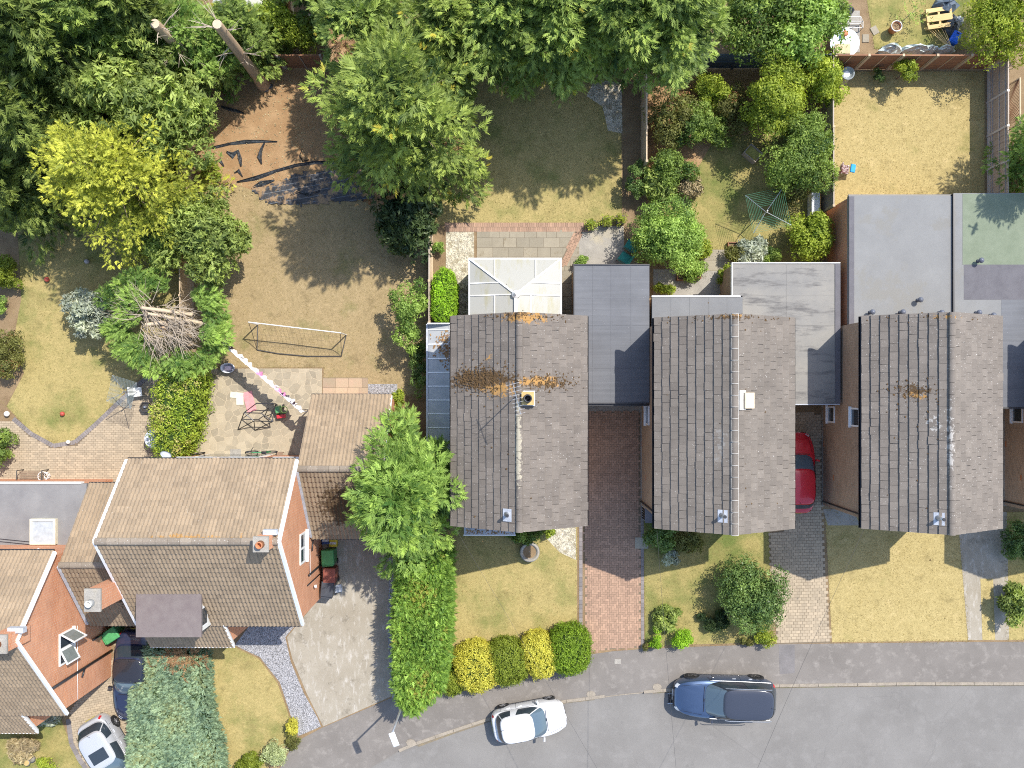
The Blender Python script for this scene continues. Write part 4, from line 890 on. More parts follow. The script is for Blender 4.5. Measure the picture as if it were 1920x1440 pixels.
# ---------------------------------------------------------------- brick gabled houses on the left
def gabled(label, X0, X1, oy, low, seed, dorm=True, tlim=290, cat_='house'):
    """ridge runs along x; oy shifts the whole house"""
    YB, YR, YF, ZB, ZR, ZF = -2.72+oy, -5.57+oy, -9.68+oy, 5.4, 8.25, 4.4
    h = thing('gabled_house', label, cat_, ((X0+X1)/2, YR, 0))
    b = MB(); gable_wall('wall', h, X0+.1, X1-.1, YF+.18, YB-.16, (ZF+.05, ZB+.0), ZR-.12, M['brick_red'], 'x', YR)
    b = MB()
    for q in ([(X0, YF, ZF), (X1, YF, ZF), (X1, YR, ZR), (X0, YR, ZR)], [(X0, YR, ZR), (X1, YR, ZR), (X1, YB, ZB), (X0, YB, ZB)]):
        bb = roof_board(None, *q, .12, None); b.add(bb.v, bb.f)
    roof = b.build('roof', M['mortar'], h)
    T = Tiler(roof, roman_tile(.31, .30, M['tileR']), tlim); sf = math.hypot(YR-YF, ZR-ZF); sb = math.hypot(YB-YR, ZR-ZB)
    T.slope((X0, YF, ZF), (1, 0, 0), (0, YR-YF, ZR-ZF), X1-X0, sf-.05, .31, .30, stagger=0, seed=seed)
    T.slope((X0, YB, ZB), (1, 0, 0), (0, YR-YB, ZR-ZB), X1-X0, sb-.05, .31, .30, stagger=0, seed=seed+1)
    if low:
        xa, xb, yl_, zl = low; sl = math.hypot(YF-yl_, ZF-zl)
        bb = roof_board(None, (xa, yl_, zl), (xb, yl_, zl), (xb, YF, ZF), (xa, YF, ZF), .1, None); bb.build('lower_roof', M['mortar'], h)
        T.slope((xa, yl_, zl), (1, 0, 0), (0, YF-yl_, ZF-zl), xb-xa, sl, .31, .30, stagger=0, seed=seed+2)
        w2 = MB(); w2.box(xa+.1, xb-.1, yl_+.2, YF+.18, 0, zl-.1)
        w2.add([(xb-.1, yl_+.2, zl-.1), (xb-.1, YF+.18, zl-.1), (xb-.1, YF+.18, ZF-.12)], [(0, 1, 2)]); w2.build('porch_wall', M['brick_red'], h)
        MB().tube([(xb-.02, yl_, zl+.02), (xb-.02, YF, ZF+.02)], .07, 4).build('bargeboard', M['white'], h)
        box('gutter', M['white'], h, xa, xb, yl_-.1, yl_-.01, zl-.08, zl+.0)
    T.finish(); ridge_tiles(roof, (X0, YR, ZR), (X1, YR, ZR), M['ridge'], .15, .45, None, zoff=.0)
    for y, z in ((YF, ZF), (YB, ZB)): MB().tube([(X1+.03, YR, ZR+.04), (X1+.03, y, z+.04)], .085, 4).build('bargeboard', M['white'], h)
    for y, z in ((YF, ZF), (YB, ZB)): MB().tube([(X0-.03, YR, ZR), (X0-.03, y, z)], .085, 4).build('bargeboard', M['white'], h)
    s = -1 if YF < YR else 1
    box('gutter', M['black'], h, X0, X1-.05, YF-.11, YF-.012, ZF-.1, ZF-.01); box('gutter', M['black'], h, X0, X1-.05, YB+.012, YB+.11, ZB-.1, ZB-.01)
    return h, roof
h5, r5 = gabled('red brick gabled house with tan ribbed roof and brown dormer', -15.7, -8.8, 0.0, (-15.7, -12.05, -10.94, 3.1), 51)
h6, r6 = gabled('red brick gabled house at the left edge with an open white casement window', -27.0, -18.68, -3.75, (-27.0, -20.55, -14.65, 3.15), 61)
# dormer
dm = thing('dormer', 'brown felt roofed box dormer on the front slope of the tan roofed house', 'dormer', (-13.8, -8.8, 5))
dm.parent = h5; dm.location = Vector((-13.8, -8.8, 5))-h5.location
for k_ in ('label', 'category'): del dm[k_]
bpy.data.objects.remove(dm)
dw = MB().box(-15.0, -12.6, -9.66, -7.6, 4.2, 5.9).build('dormer', M['white_old'], h5)
MB().box(-15.1, -12.47, -9.78, -7.75, 5.901, 6.03).build('dormer_roof', M['felt_brown'], dw)
MB().box(-15.0, -12.6, -9.69, -9.662, 4.5, 5.5).build('dormer_pane', M['glass'], dw)
MB().box(-12.599, -12.57, -9.5, -8.65, 5.0, 5.7).build('side_frame', M['white'], dw); MB().box(-12.57, -12.56, -9.42, -8.75, 5.08, 5.62).build('side_pane', M['glass'], dw)
def stack(h, cx, cy, sx, sy, z0, z1, pots, name='chimney'):
    c_ = MB().box(cx-sx/2, cx+sx/2, cy-sy/2, cy+sy/2, z0, z1).build(name, M['brick_red'], h)
    MB().box(cx-sx/2-.04, cx+sx/2+.04, cy-sy/2-.04, cy+sy/2+.04, z1, z1+.09).build('chimney_cap', M['conc_grey'], c_)
    for dx, dy, m in pots: MB().lathe([(.15, 0), (.12, .22), (.14, .26), (.09, .26), (.085, .03)], 14, (cx+dx, cy+dy, z1+.091)).build('chimney_pot', m, c_, smooth=True)
    return c_
p = W(490, 1020, 8.9); c_ = stack(h5, p.x, p.y, .5, .5, 7.3, 8.9, [(0, 0, M['terracotta'])])
box('chimney_flashing', M['lead'], c_, p.x-.1, p.x+.42, p.y+.24, p.y+.44, 8.1, 8.36)
p = W(3, 1207, 8.9); c_ = stack(h6, p.x-.1, p.y, .6, .62, 7.3, 8.9, [(0, 0, M['terracotta'])]); box('chimney_flashing', M['lead'], c_, p.x-.1, p.x+.5, p.y+.24, p.y+.44, 8.1, 8.36)
stack(h5, -16.0, -7.88, .55, .8, 3.2, 7.75, [(-.05, -.1, M['white_old'])])
window(h5, (-8.9, -6.55, 3.9), 1.3, 1.1, 'x+', mull=1)
wo = window(h6, (-18.78, -10.65, 4.3), 1.35, 1.15, 'x+', mull=1)
cs = MB(); q = Vector((-18.72, -9.98, 4.3)); a_ = math.radians(32)
def casement(nm, dy0, dy1, ang, base):
    d = Vector((math.sin(ang), -math.cos(ang), 0)); up = Vector((0, 0, 1)); n = d.cross(up); b = MB(); w_ = dy1
    def bar(u0, u1, v0, v1, t0, t1): b.add([base+d*u+up*v+n*t for t in (t0, t1) for u, v in ((u0, v0), (u1, v0), (u1, v1), (u0, v1))], [(0, 3, 2, 1), (4, 5, 6, 7), (0, 1, 5, 4), (1, 2, 6, 5), (2, 3, 7, 6), (3, 0, 4, 7)])
    bar(0, w_, -.55, -.49, 0, .05); bar(0, w_, .49, .55, 0, .05); bar(0, .06, -.49, .49, 0, .05); bar(w_-.06, w_, -.49, .49, 0, .05)
    o = b.build(nm, M['white'], h6); g2 = MB(); b = g2; bar(.06, w_-.06, -.49, .49, .02, .03); g2.build('casement_pane', simple('glass_painted_reflection', (.20, .225, .215), .1, .6), o)  # pane colour lightened to paint in the reflected light on the glass
casement('open_casement', 0, .68, math.radians(62), Vector((-18.72, -9.98, 4.3))); casement('open_casement', 0, .66, math.radians(28), Vector((-18.72, -10.66, 4.3)))
# pipes on the gables
def pipe(h, pts, r=.045, mat='black', name='soil_pipe'): return MB().tube(pts, r, 8).build(name, M[mat], h, smooth=True)
pipe(h5, [(-8.83, -6.2, 2.2), (-8.83, -6.2, .1)]); pipe(h5, [(-8.83, -7.9, 3.0), (-8.83, -7.9, .1)]); pipe(h5, [(-8.83, -6.95, 2.4), (-8.83, -6.45, 2.2)], .03)
pipe(h5, [(-8.82, -8.6, 2.0), (-8.72, -8.6, 2.0)], .07, 'white', 'boiler_flue'); pipe(h5, [(-8.84, -8.3, 3.2), (-8.84, -8.3, .8)], .03)
pipe(h6, [(-18.71, -12.0, 5.6), (-18.71, -12.0, .1)], .055); pipe(h6, [(-18.71, -12.35, 3.0), (-18.71, -12.0, 2.75)], .04); pipe(h6, [(-18.71, -11.0, 2.0), (-18.71, -11.0, .8)], .04)
pipe(h6, [(-18.73, -10.0, 3.4), (-18.73, -13.2, 3.35)], .012, 'white', 'cable'); pipe(h5, [(-8.84, -6.8, 2.8), (-8.84, -8.0, 2.75)], .012, 'white', 'cable')
# back wall details: white panels, window and door under the eave
for x0, x1, z0, z1 in ((-14.6, -13.1, 2.9, 4.3), (-12.3, -11.2, 2.9, 4.3), (-10.4, -9.3, 2.9, 4.3)): window(h5, ((x0+x1)/2, -2.88, (z0+z1)/2), x1-x0, z1-z0, 'y+', mull=1)
box('patio_door', M['white'], h5, -14.2, -11.2, -2.88, -2.82, .05, 2.15); box('door_pane', M['glass'], h5, -14.05, -11.35, -2.818, -2.812, .2, 2.0)
box('front_window', M['glass'], h5, -11.2, -9.6, -9.53, -9.49, 1.0, 2.2)
# pitched roof garages beside the houses
def wing(label, X0, X1, YB, YR, YF, ZE, ZR, seed, tmf, tmb, right=True):
    h = thing('pitched_garage', label, 'garage', ((X0+X1)/2, YR, 0))
    gable_wall('wall', h, X0+.06, X1-.14, YF+.15, YB-.15, (ZE+.02, ZE+.02), ZR-.1, M['brick_red'], 'x', YR)
    b = MB()
    for q in ([(X0, YF, ZE), (X1, YF, ZE), (X1, YR, ZR), (X0, YR, ZR)], [(X0, YR, ZR), (X1, YR, ZR), (X1, YB, ZE), (X0, YB, ZE)]): bb = roof_board(None, *q, .1, None); b.add(bb.v, bb.f)
    roof = b.build('roof', M['mortar'], h)
    T = Tiler(roof, roman_tile(.31, .30, tmf), 150); T.slope((X0, YF, ZE), (1, 0, 0), (0, YR-YF, ZR-ZE), X1-X0, math.hypot(YR-YF, ZR-ZE)-.05, .31, .30, stagger=0, seed=seed); T.finish()
    T = Tiler(roof, roman_tile(.31, .30, tmb), 140); T.slope((X0, YB, ZE), (1, 0, 0), (0, YR-YB, ZR-ZE), X1-X0, math.hypot(YB-YR, ZR-ZE)-.05, .31, .30, stagger=0, seed=seed+5); T.finish()
    ridge_tiles(roof, (X0, YR, ZR), (X1, YR, ZR), M['ridge'], .14, .45, None, zoff=0.0)
    MB().tube([(X1-.02, YF, ZE), (X1-.02, YR, ZR)], .06, 4).build('bargeboard', M['white'], h); MB().tube([(X1-.02, YB, ZE), (X1-.02, YR, ZR)], .06, 4).build('bargeboard', M['white'], h)
    box('gutter', M['black'], h, X0, X1, YB+.01, YB+.1, ZE-.09, ZE); box('gutter', M['black'], h, X0, X1, YF-.1, YF-.01, ZE-.09, ZE)
    return h
g5 = wing('pitched roof garage with mossy front tiles, partly hidden by the tall bright conifer', -8.86, -5.3, -.1, -3.1, -6.35, 2.45, 5.1, 71, M['tileS'], M['tileR'])
MB().tube([(-8.84, -3.2, 5.12), (-8.84, -6.3, 2.6)], .07, 4).build('lead_flashing', M['lead'], g5)
g6 = wing('low pitched roof garage wedged between the two red brick gables', -18.6, -15.74, -3.99, -7.05, -10.13, 2.6, 5.2, 81, M['tileS'], M['tileR'])
MB().tube([(-15.78, -7.1, 5.22), (-15.78, -10.0, 2.75)], .08, 4).build('lead_flashing', M['lead'], g6); MB().tube([(-18.62, -7.1, 5.22), (-18.62, -10.1, 2.7)], .08, 4).build('lead_flashing', M['lead'], g6)
box('garage_door', M['white_old'], g6, -18.2, -16.0, -9.98, -9.95, .02, 2.1)
t, ro = flat_box('rear_extension', 'grey flat roofed extension with a square rooflight behind the house at the left edge', [(-27, -18.66, -6.85, -3.95)], 2.7, M['brick_red'], M['felt_house6'], cat_='extension')
MB().box(-27, -18.9, -3.95, -3.88, 2.4, 2.76).build('fascia', M['white'], ro); 
p = W(80, 997, 2.9); rl = thing('rooflight', 'square cream framed rooflight on the grey flat roof', 'rooflight', (p.x, p.y, 2.7))
m = MB(); s_ = .56
for a, b, c, d in ((-s_, s_, -s_, -s_+.09), (-s_, s_, s_-.09, s_), (-s_, -s_+.09, -s_+.09, s_-.09), (s_-.09, s_, -s_+.09, s_-.09)): m.box(p.x+a, p.x+b, p.y+c, p.y+d, 2.702, 2.92)
m.build('frame', simple('cream_frame', (.62, .58, .45), .5), rl)
MB().obox((p.x, p.y, 2.86), .94, .94, .03).build('dome_pane', simple('pale_acrylic', (.38, .41, .43), .12, .6), rl)
m = MB()
for dx in (0, .05): m.tube([W(0, 1010+dx*100, 2.75)+Vector((0, 0, .02)), W(60, 1016+dx*100, 2.75)+Vector((0, 0, .02)), W(104, 1008, 2.75)+Vector((0, 0, .02))], .012, 4)
m.build('cable', M['black'], ro)
MB().tube([W(40, 1040, 5.0), W(72, 1029, 5.1), W(88, 1040, 5.0)], .03, 4).build('aerial_bracket', M['white'], h6)
# ---------------------------------------------------------------- trees and shrubs
def plumes(rng, P, A, ln, m=44, wid=.55, thick=.3, sp=.34, tint=None, spread=.30):
    """sprays of foliage over drooping plumes: P centres, A axes, ln lengths"""
    K = len(P); A = A/np.linalg.norm(A, axis=1, keepdims=True); s = np.cross(np.tile([0, 0, 1.0], (K, 1)), A); s /= np.maximum(np.linalg.norm(s, axis=1, keepdims=True), 1e-6); n = np.cross(A, s)
    u = rng.uniform(-.6, .62, (K, m)); v = rng.uniform(-1, 1, (K, m))*np.sqrt(np.clip(1-(u/.75)**2, .05, 1)); hgt = np.clip(1-(u/.75)**2-v**2*.8, -.3, 1)*rng.uniform(.2, 1, (K, m)); L3 = ln[:, None, None]
    pos = P[:, None]+A[:, None]*u[..., None]*L3+s[:, None]*(v*wid)[..., None]*L3+n[:, None]*(hgt*thick)[..., None]*L3; pos[..., 2] -= (.16*np.maximum(u, 0)**1.3+.10*np.abs(v))*ln[:, None]
    d = A[:, None]*(.55+.5*np.maximum(u, 0))[..., None]+s[:, None]*(v*.95)[..., None]+n[:, None]*.22+rng.normal(0, spread, (K, m, 3)); d[..., 2] -= .18
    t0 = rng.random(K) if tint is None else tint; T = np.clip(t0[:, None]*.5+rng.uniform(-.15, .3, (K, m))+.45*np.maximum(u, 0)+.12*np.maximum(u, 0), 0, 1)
    sc_ = sp*np.sqrt(ln)[:, None]*rng.uniform(.65, 1.2, (K, m)); return pos.reshape(-1, 3), d.reshape(-1, 3), sc_.reshape(-1), T.reshape(-1)
def conifer(label, xy, h, R, z0, mat, nb=80, nf=44, fs=.8, shape='cone', seed=1, name='conifer_tree', group=None, bark='bark2', dead=None, ry=None, pl=1.0, droop=0.0, wid=.5):
    r = np.random.default_rng(seed); x, y = xy; t = thing(name, label, 'tree', (x, y, 0), group=group); fy = (ry or R)/R
    tr = MB(); tr.tube([(x, y, 0), (x+.05, y, h*.4), (x, y+.04, h*.9)], [.05*R+.08, .035*R+.05, .02], 7)
    i = np.arange(nb); zf = ((i+.5)/nb)**(1.1 if shape == 'cone' else .85)
    pr = (1-zf)**(1.15 if shape == 'cone' else .7) if shape in ('cone', 'slim') else np.sqrt(np.maximum(0, 1-zf**2.4)); az = i*2.39996+r.uniform(-.55, .55, nb)
    rr = np.maximum(.12, R*pr*r.uniform(.42, 1.14, nb)*(1+.12*np.sin(3*az+seed)+.08*np.sin(5*az+seed*1.7))); zs = z0+zf*(h-z0)*.95+r.normal(0, .2, nb)
    P = np.stack([x+np.cos(az)*rr*.86, y+np.sin(az)*rr*.86*fy, zs+.18*rr*zf], 1); A = np.stack([np.cos(az)+r.normal(0, .3, nb), np.sin(az)+r.normal(0, .3, nb), -.05-droop+1.1*zf**2+r.normal(0, .15, nb)], 1)
    ln = pl*(.62+.36*R/2.6)*r.uniform(.7, 1.3, nb)
    for k in range(0, nb, 2): tr.tube([(x, y, zs[k]*.92), tuple((np.array([x, y, zs[k]])+P[k])/2+np.array([0, 0, .08])), tuple(P[k])], [.02+.008*R, .018, .006], 4, False)
    g1 = plumes(r, P, A, ln, int(nf*1.6), sp=.285*fs/.8, wid=wid)
    k = nb; Pi = P.copy(); q = r.uniform(.3, .72, (nb, 1)); Pi[:, :2] = np.array([x, y])+(Pi[:, :2]-np.array([x, y]))*q; Pi[:, 2] -= r.uniform(0, .5, nb); g2 = plumes(r, Pi, A+np.array([0, 0, .2]), ln*1.1, nf//3, sp=.44*fs/.8, tint=np.zeros(nb))  # inner plumes all take the darkest tint: crown shade put into the colour
    Pt = np.array([[x+r.normal(0, .1), y+r.normal(0, .1), h-.25-.2*j] for j in range(4)]); g3 = plumes(r, Pt, r.normal(0, .5, (4, 3))+np.array([0, 0, .8]), np.full(4, .8*pl), nf//2, sp=.32*fs/.8)
    P, D, Sc, Ti = (np.concatenate(z_) for z_ in zip(g1, g2, g3)); P[:, 2] = np.maximum(P[:, 2], .08)
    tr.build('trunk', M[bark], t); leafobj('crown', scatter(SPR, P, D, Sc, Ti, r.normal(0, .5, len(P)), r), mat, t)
    if dead:
        for (dx, dy, dz, rad) in dead:
            n = 80; pp = np.array([dx, dy, dz])+r.normal(0, rad*.5, (n, 3)); dd = r.normal(0, .6, (n, 3))+np.array([0, -.5, .3])
            leafobj('dead_foliage', scatter(SPR, pp, dd, r.uniform(.2, .42, n), r.random(n), None, r), L['brown'], t)
    return t
def broad(label, xy, h, rx, ry, z0, mat, nc=28, nl=90, ls=.13, tpl=None, seed=1, name='garden_shrub', cat_='shrub', group=None, cr=.36, stems=True, lo=-.35):
    r = np.random.default_rng(seed); x, y = xy; t = thing(name, label, cat_, (x, y, 0), group=group)
    zc, rz = (z0+h)/2, (h-z0)/2; d = sphere_dirs(nc, lo, r); fr = r.uniform(.42, .9, nc)[:, None]*(1+.13*np.sin(3*np.arctan2(d[:, 1], d[:, 0])+seed)+.10*np.sin(5*np.arctan2(d[:, 1], d[:, 0])+seed*2))[:, None]
    R = np.array([rx, ry, rz]); cc = np.array([x, y, zc])+d*fr*R; crr = cr*min(rx, ry, rz*1.3)*r.uniform(.5, 1.4, nc)
    P, D, T = [], [], []
    for c, q in zip(cc, crr):
        dd = sphere_dirs(nl, -.5, r); P.append(c+dd*q*r.uniform(.6, 1.08, (nl, 1))); D.append(dd+r.normal(0, .35, (nl, 3))); T.append(np.clip(r.uniform(.0, .7)+r.uniform(-.1, .35, nl), 0, 1))
    P, D, T = map(np.concatenate, (P, D, T)); P[:, 2] = np.maximum(P[:, 2], .05)
    if stems:
        m = MB(); m.tube([(x, y, 0), (x+.02, y, max(.15, zc*.6))], [.03+.02*rx, .02+.01*rx], 6)
        for c in cc[:: max(1, nc//14)]: m.tube([(x+.02, y, max(.15, zc*.6)*.8), tuple((np.array([x, y, zc*.8])+c)/2), tuple(c)], [.02+.008*rx, .015, .006], 4, False)
        m.build('trunk' if cat_ == 'tree' else 'stems', M['bark2'], t)
    leafobj('crown' if cat_ == 'tree' else 'foliage', scatter(tpl or CL, P, D, np.full(len(P), ls*1.22)*r.uniform(.7, 1.3, len(P)), T, r.uniform(0, 6, len(P)), r), mat, t)
    return t
def clipped(label, xy, rx, ry, h, mat, n=1500, ls=.09, pw=2.6, seed=1, name='clipped_shrub', group=None, rz=0.0, tpl=None, rough=.06):
    r = np.random.default_rng(seed); x, y = xy; t = thing(name, label, 'shrub', (x, y, 0), group=group)
    d = sphere_dirs(n, -.85, r); s = (np.abs(d)**pw).sum(1)**(-1/pw); q = d*s[:, None]
    c_, s_ = math.cos(rz), math.sin(rz); q = np.stack([q[:, 0]*rx, q[:, 1]*ry, (q[:, 2]+1)*h/2], 1); q[:, :2] = q[:, :2] @ np.array([[c_, s_], [-s_, c_]])
    lump = 1+.05*np.sin(q[:, 0]*5+seed)*np.cos(q[:, 1]*6+q[:, 2]*5); q[:, :2] *= lump[:, None]; P = q+np.array([x, y, 0])+r.normal(0, rough, (n, 3)); P[:, 2] = np.maximum(P[:, 2], .03)
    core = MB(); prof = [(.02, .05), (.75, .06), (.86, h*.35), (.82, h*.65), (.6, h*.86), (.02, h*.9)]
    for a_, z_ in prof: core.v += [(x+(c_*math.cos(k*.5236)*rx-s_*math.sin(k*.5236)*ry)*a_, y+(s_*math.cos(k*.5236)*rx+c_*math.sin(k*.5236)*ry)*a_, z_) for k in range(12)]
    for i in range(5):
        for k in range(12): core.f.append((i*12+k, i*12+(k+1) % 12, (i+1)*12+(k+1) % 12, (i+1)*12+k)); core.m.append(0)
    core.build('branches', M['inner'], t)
    dd = d*np.array([1/rx, 1/ry, 1/h*2])+r.normal(0, .5, (n, 3))
    leafobj('foliage', scatter(tpl or CL, P, dd, ls*r.uniform(.7, 1.3, n), np.clip(r.random(n)*.8+.2*(q[:, 2] > h*.8), 0, 1), r.uniform(0, 6, n), r), mat, t)
    return t
def hedge(label, poly, h, mat, dens=60, fs=.35, tpl=None, seed=1, name='hedge', side=True, lift=.5, jit=.08, noise_h=.0, cat_='hedge', core='inner', ydir=None, roundness=.25):
    r = np.random.default_rng(seed); cx, cy = np.mean([p[0] for p in poly]), np.mean([p[1] for p in poly]); t = thing(name, label, cat_, (cx, cy, 0))
    xs = [p[0] for p in poly]; ys = [p[1] for p in poly]; A = (max(xs)-min(xs))*(max(ys)-min(ys)); n = int(A*dens)
    p = np.stack([r.uniform(min(xs), max(xs), n), r.uniform(min(ys), max(ys), n)], 1); p = p[inside(poly, p)]; n = len(p)
    ed = np.full(n, 9.0); nx = np.zeros((n, 2))
    for i in range(len(poly)):
        a, b = np.array(poly[i]), np.array(poly[(i+1) % len(poly)]); e = b-a; tt = np.clip(((p-a) @ e)/(e @ e), 0, 1); q = a+tt[:, None]*e; dist = np.linalg.norm(p-q, axis=1)
        m_ = dist < ed; ed[m_] = dist[m_]; nx[m_] = ((q-p)/np.maximum(dist, 1e-6)[:, None])[m_]
    wgt = np.clip(1-ed/(roundness+.01), 0, 1)
    hz = h-roundness*.7*wgt**2+noise_h*(np.sin(p[:, 0]*3.1+seed)*np.cos(p[:, 1]*2.3)+.6*np.sin(p[:, 0]*6.7+p[:, 1]*5.1))
    P = np.concatenate([p, hz[:, None]], 1)+r.normal(0, jit, (n, 3)); D = np.concatenate([nx*wgt[:, None]*1.2, np.full((n, 1), lift)], 1)+r.normal(0, .4, (n, 3))
    if ydir is not None: D += np.array(ydir)
    T = np.clip(.5+.35*np.sin(p[:, 0]*2.2+seed)*np.sin(p[:, 1]*1.6)+r.uniform(-.4, .45, n), 0, 1)
    Ps, Ds, Ts = [P], [D], [T]
    if side:
        for i in range(len(poly)):
            a, b = np.array(poly[i]), np.array(poly[(i+1) % len(poly)]); e = b-a; ln = np.linalg.norm(e); k = int(ln*h*dens*.55)
            nn = np.array([e[1], -e[0]])/ln
            if nn @ (a-np.array([cx, cy])) < 0: nn = -nn
            u, z = r.random(k), r.uniform(.05, h-.15, k); q = a+u[:, None]*e
            Ps.append(np.concatenate([q, z[:, None]], 1)+r.normal(0, jit, (k, 3))); Ds.append(np.tile([nn[0], nn[1], .45], (k, 1))+r.normal(0, .4, (k, 3))); Ts.append(r.random(k)*.7)
    P, D, T = map(np.concatenate, (Ps, Ds, Ts)); n = len(P)
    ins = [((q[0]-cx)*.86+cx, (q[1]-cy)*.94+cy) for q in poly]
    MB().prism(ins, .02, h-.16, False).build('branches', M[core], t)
    leafobj('foliage', scatter(tpl or FRT, P, D, fs*r.uniform(.65, 1.25, n), T, r.uniform(0, 6, n), r), mat, t)
    return t
def at(px, py, z): p = W(px, py, z); return (p.x, p.y)
# --- conifers
b1 = (-4.45, 11.25)
conifer('big cypress with yellow tipped sprays and brown dead patches, in front of the soil bed', b1, 10.2, 3.35, .8, L['cypress_gold'], 96, 56, .85, 'dome', 3, pl=1.35, wid=.46,
        dead=[(*at(712, 345, 3.0), 3.0, 1.1), (*at(625, 215, 5), 5.2, .35), (*at(842, 268, 4.5), 4.3, .4), (*at(640, 90, 7), 7, .4)])
for i, (X, Y, h, R) in enumerate(((-.3, 14.9, 8.5, 2.1), (1.8, 15.0, 9.2, 2.2), (4.0, 15.0, 9.6, 2.2), (6.2, 14.9, 9.2, 2.1))):
    conifer(['tall cypress in the row above the shaded lawn, nearest the yellow tipped cypress', 'second cypress from the left in the row above the shaded lawn', 'third cypress from the left in the row above the shaded lawn', 'rightmost cypress of the row, overhanging the dark fence'][i], (X, Y), h, R, 3.7, L['cypress'], 80, 52, .85, 'dome', 10+i, group='cypress row at the back of the lawn', pl=1.3, droop=.1, wid=.44)
for i, (X, Y, h, R, m) in enumerate(((-6.3, 15.2, 6.6, 1.9, 'cypress'), (-2.5, 14.8, 8.4, 1.9, 'cypress_gold'), (-8.3, 18.6, 5.5, 1.7, 'cypress'))):
    conifer(['cypress just above the big yellow tipped cypress, at the top edge', 'golden tinged cypress between the big cypress and the cypress row', 'cypress at the top edge beside the yard with the open box'][i], (X, Y), h, R*1.1, 1.5, L[m], 84, 50, .85, 'dome', 20+i, pl=1.2, wid=.45)
for i, (px, py, z, h, R, m, l) in enumerate(((60, 50, 8, 12, 3.2, 'cypress_dark', 'dark cypress in the top left corner'), (165, 35, 7, 10, 2.4, 'cypress', 'cypress at the top edge, left of the cut trunks'), (20, 205, 7, 11, 2.7, 'cypress_dark', 'dark cypress at the left edge above the golden conifer'),
        (-20, 330, 5, 8.5, 2.2, 'cypress_dark', 'dark cypress at the left edge beside the golden conifer'), (255, 25, 6, 9, 2.3, 'cypress_dark', 'dark cypress behind the left cut trunk'), (95, 135, 5.5, 9, 2.5, 'cypress_dark', 'dark cypress between the left edge and the loose light green tree'), (-15, 90, 6, 10, 2.6, 'cypress_dark', 'dark cypress at the left edge below the top left corner'), (60, -20, 6, 11, 2.8, 'cypress', 'cypress cut off by the top edge near the left corner'))):
    conifer(l, at(px, py, z), h, R*1.2, .6, L[m], 74, 44, .9, 'cone', 130+i, pl=1.3, wid=.45)
for i, (px, py, z, h, R, l) in enumerate(((345, 62, 4.2, 5.6, 1.9, 'low cypress between the two cut trunks'), (452, 52, 3.6, 5.0, 1.15, 'low cypress right of the right cut trunk, below the white canopy'))):
    conifer(l, at(px, py, z), h, R, .4, L['bright'] if i == 0 else L['cypress'], 70, 40, .75, 'dome', 40+i)
conifer('dome shaped golden conifer with bright yellow green sprays', at(222, 335, 5.2), 8.6, 3.15, .3, L['golden'], 190, 36, .64, 'dome', 50, pl=.82)
conifer('tall bright green leylandii with long drooping sprays between the garage and the lichen roofed house', at(758, 925, 4.2), 7.4, 2.25, .4, L['bright'], 100, 56, .9, 'dome', 51, ry=3.3, pl=1.5, droop=.12, wid=.38)
conifer('dense conifer at the right edge casting a spiky shadow on the green felt', (23.6, 10.7), 8.6, 1.9, .2, L['bright'], 170, 36, .7, 'dome', 53, pl=.75)
# --- cut trunks
for i, (bp, tp, l) in enumerate((((398, 152), (290, 44), 'bare tree trunk sawn off at the top, left of two, in shade'), ((494, 158), (407, 45), 'bare tree trunk sawn off at the top, right of two, foot wrapped in plastic'))):
    B = W(*bp); T_ = W(*tp, 6.8); t = thing('sawn_tree', l, 'tree trunk', B)
    MB().tube([B, B.lerp(T_, .15), B.lerp(T_, .5), T_], [.36, .26, .22, .19], 12, False).build('trunk', M['bark'], t, smooth=True)
    MB().lathe([(.19, -.06), (.185, .0)], 12, T_).build('sawn_end', M['cutwood'], t)
    m = MB(); random.seed(i+2)
    for k in range(9):
        p = B.lerp(T_, random.uniform(.45, .97)); a = random.uniform(0, 6.28); d = Vector((math.cos(a), math.sin(a), random.uniform(-.1, .7)))
        q = p+d*random.uniform(.5, 1.3); m.tube([p, (p+q)/2+Vector((0, 0, .12)), q], [.03, .02, .006], 5, False)
        for _ in range(3): e = q+Vector((random.uniform(-.4, .4), random.uniform(-.4, .4), random.uniform(-.1, .3))); m.tube([(p+q)/2, e], [.012, .004], 4, False)
    tag(m.build('snags', M['twig'], t), kind='stuff')
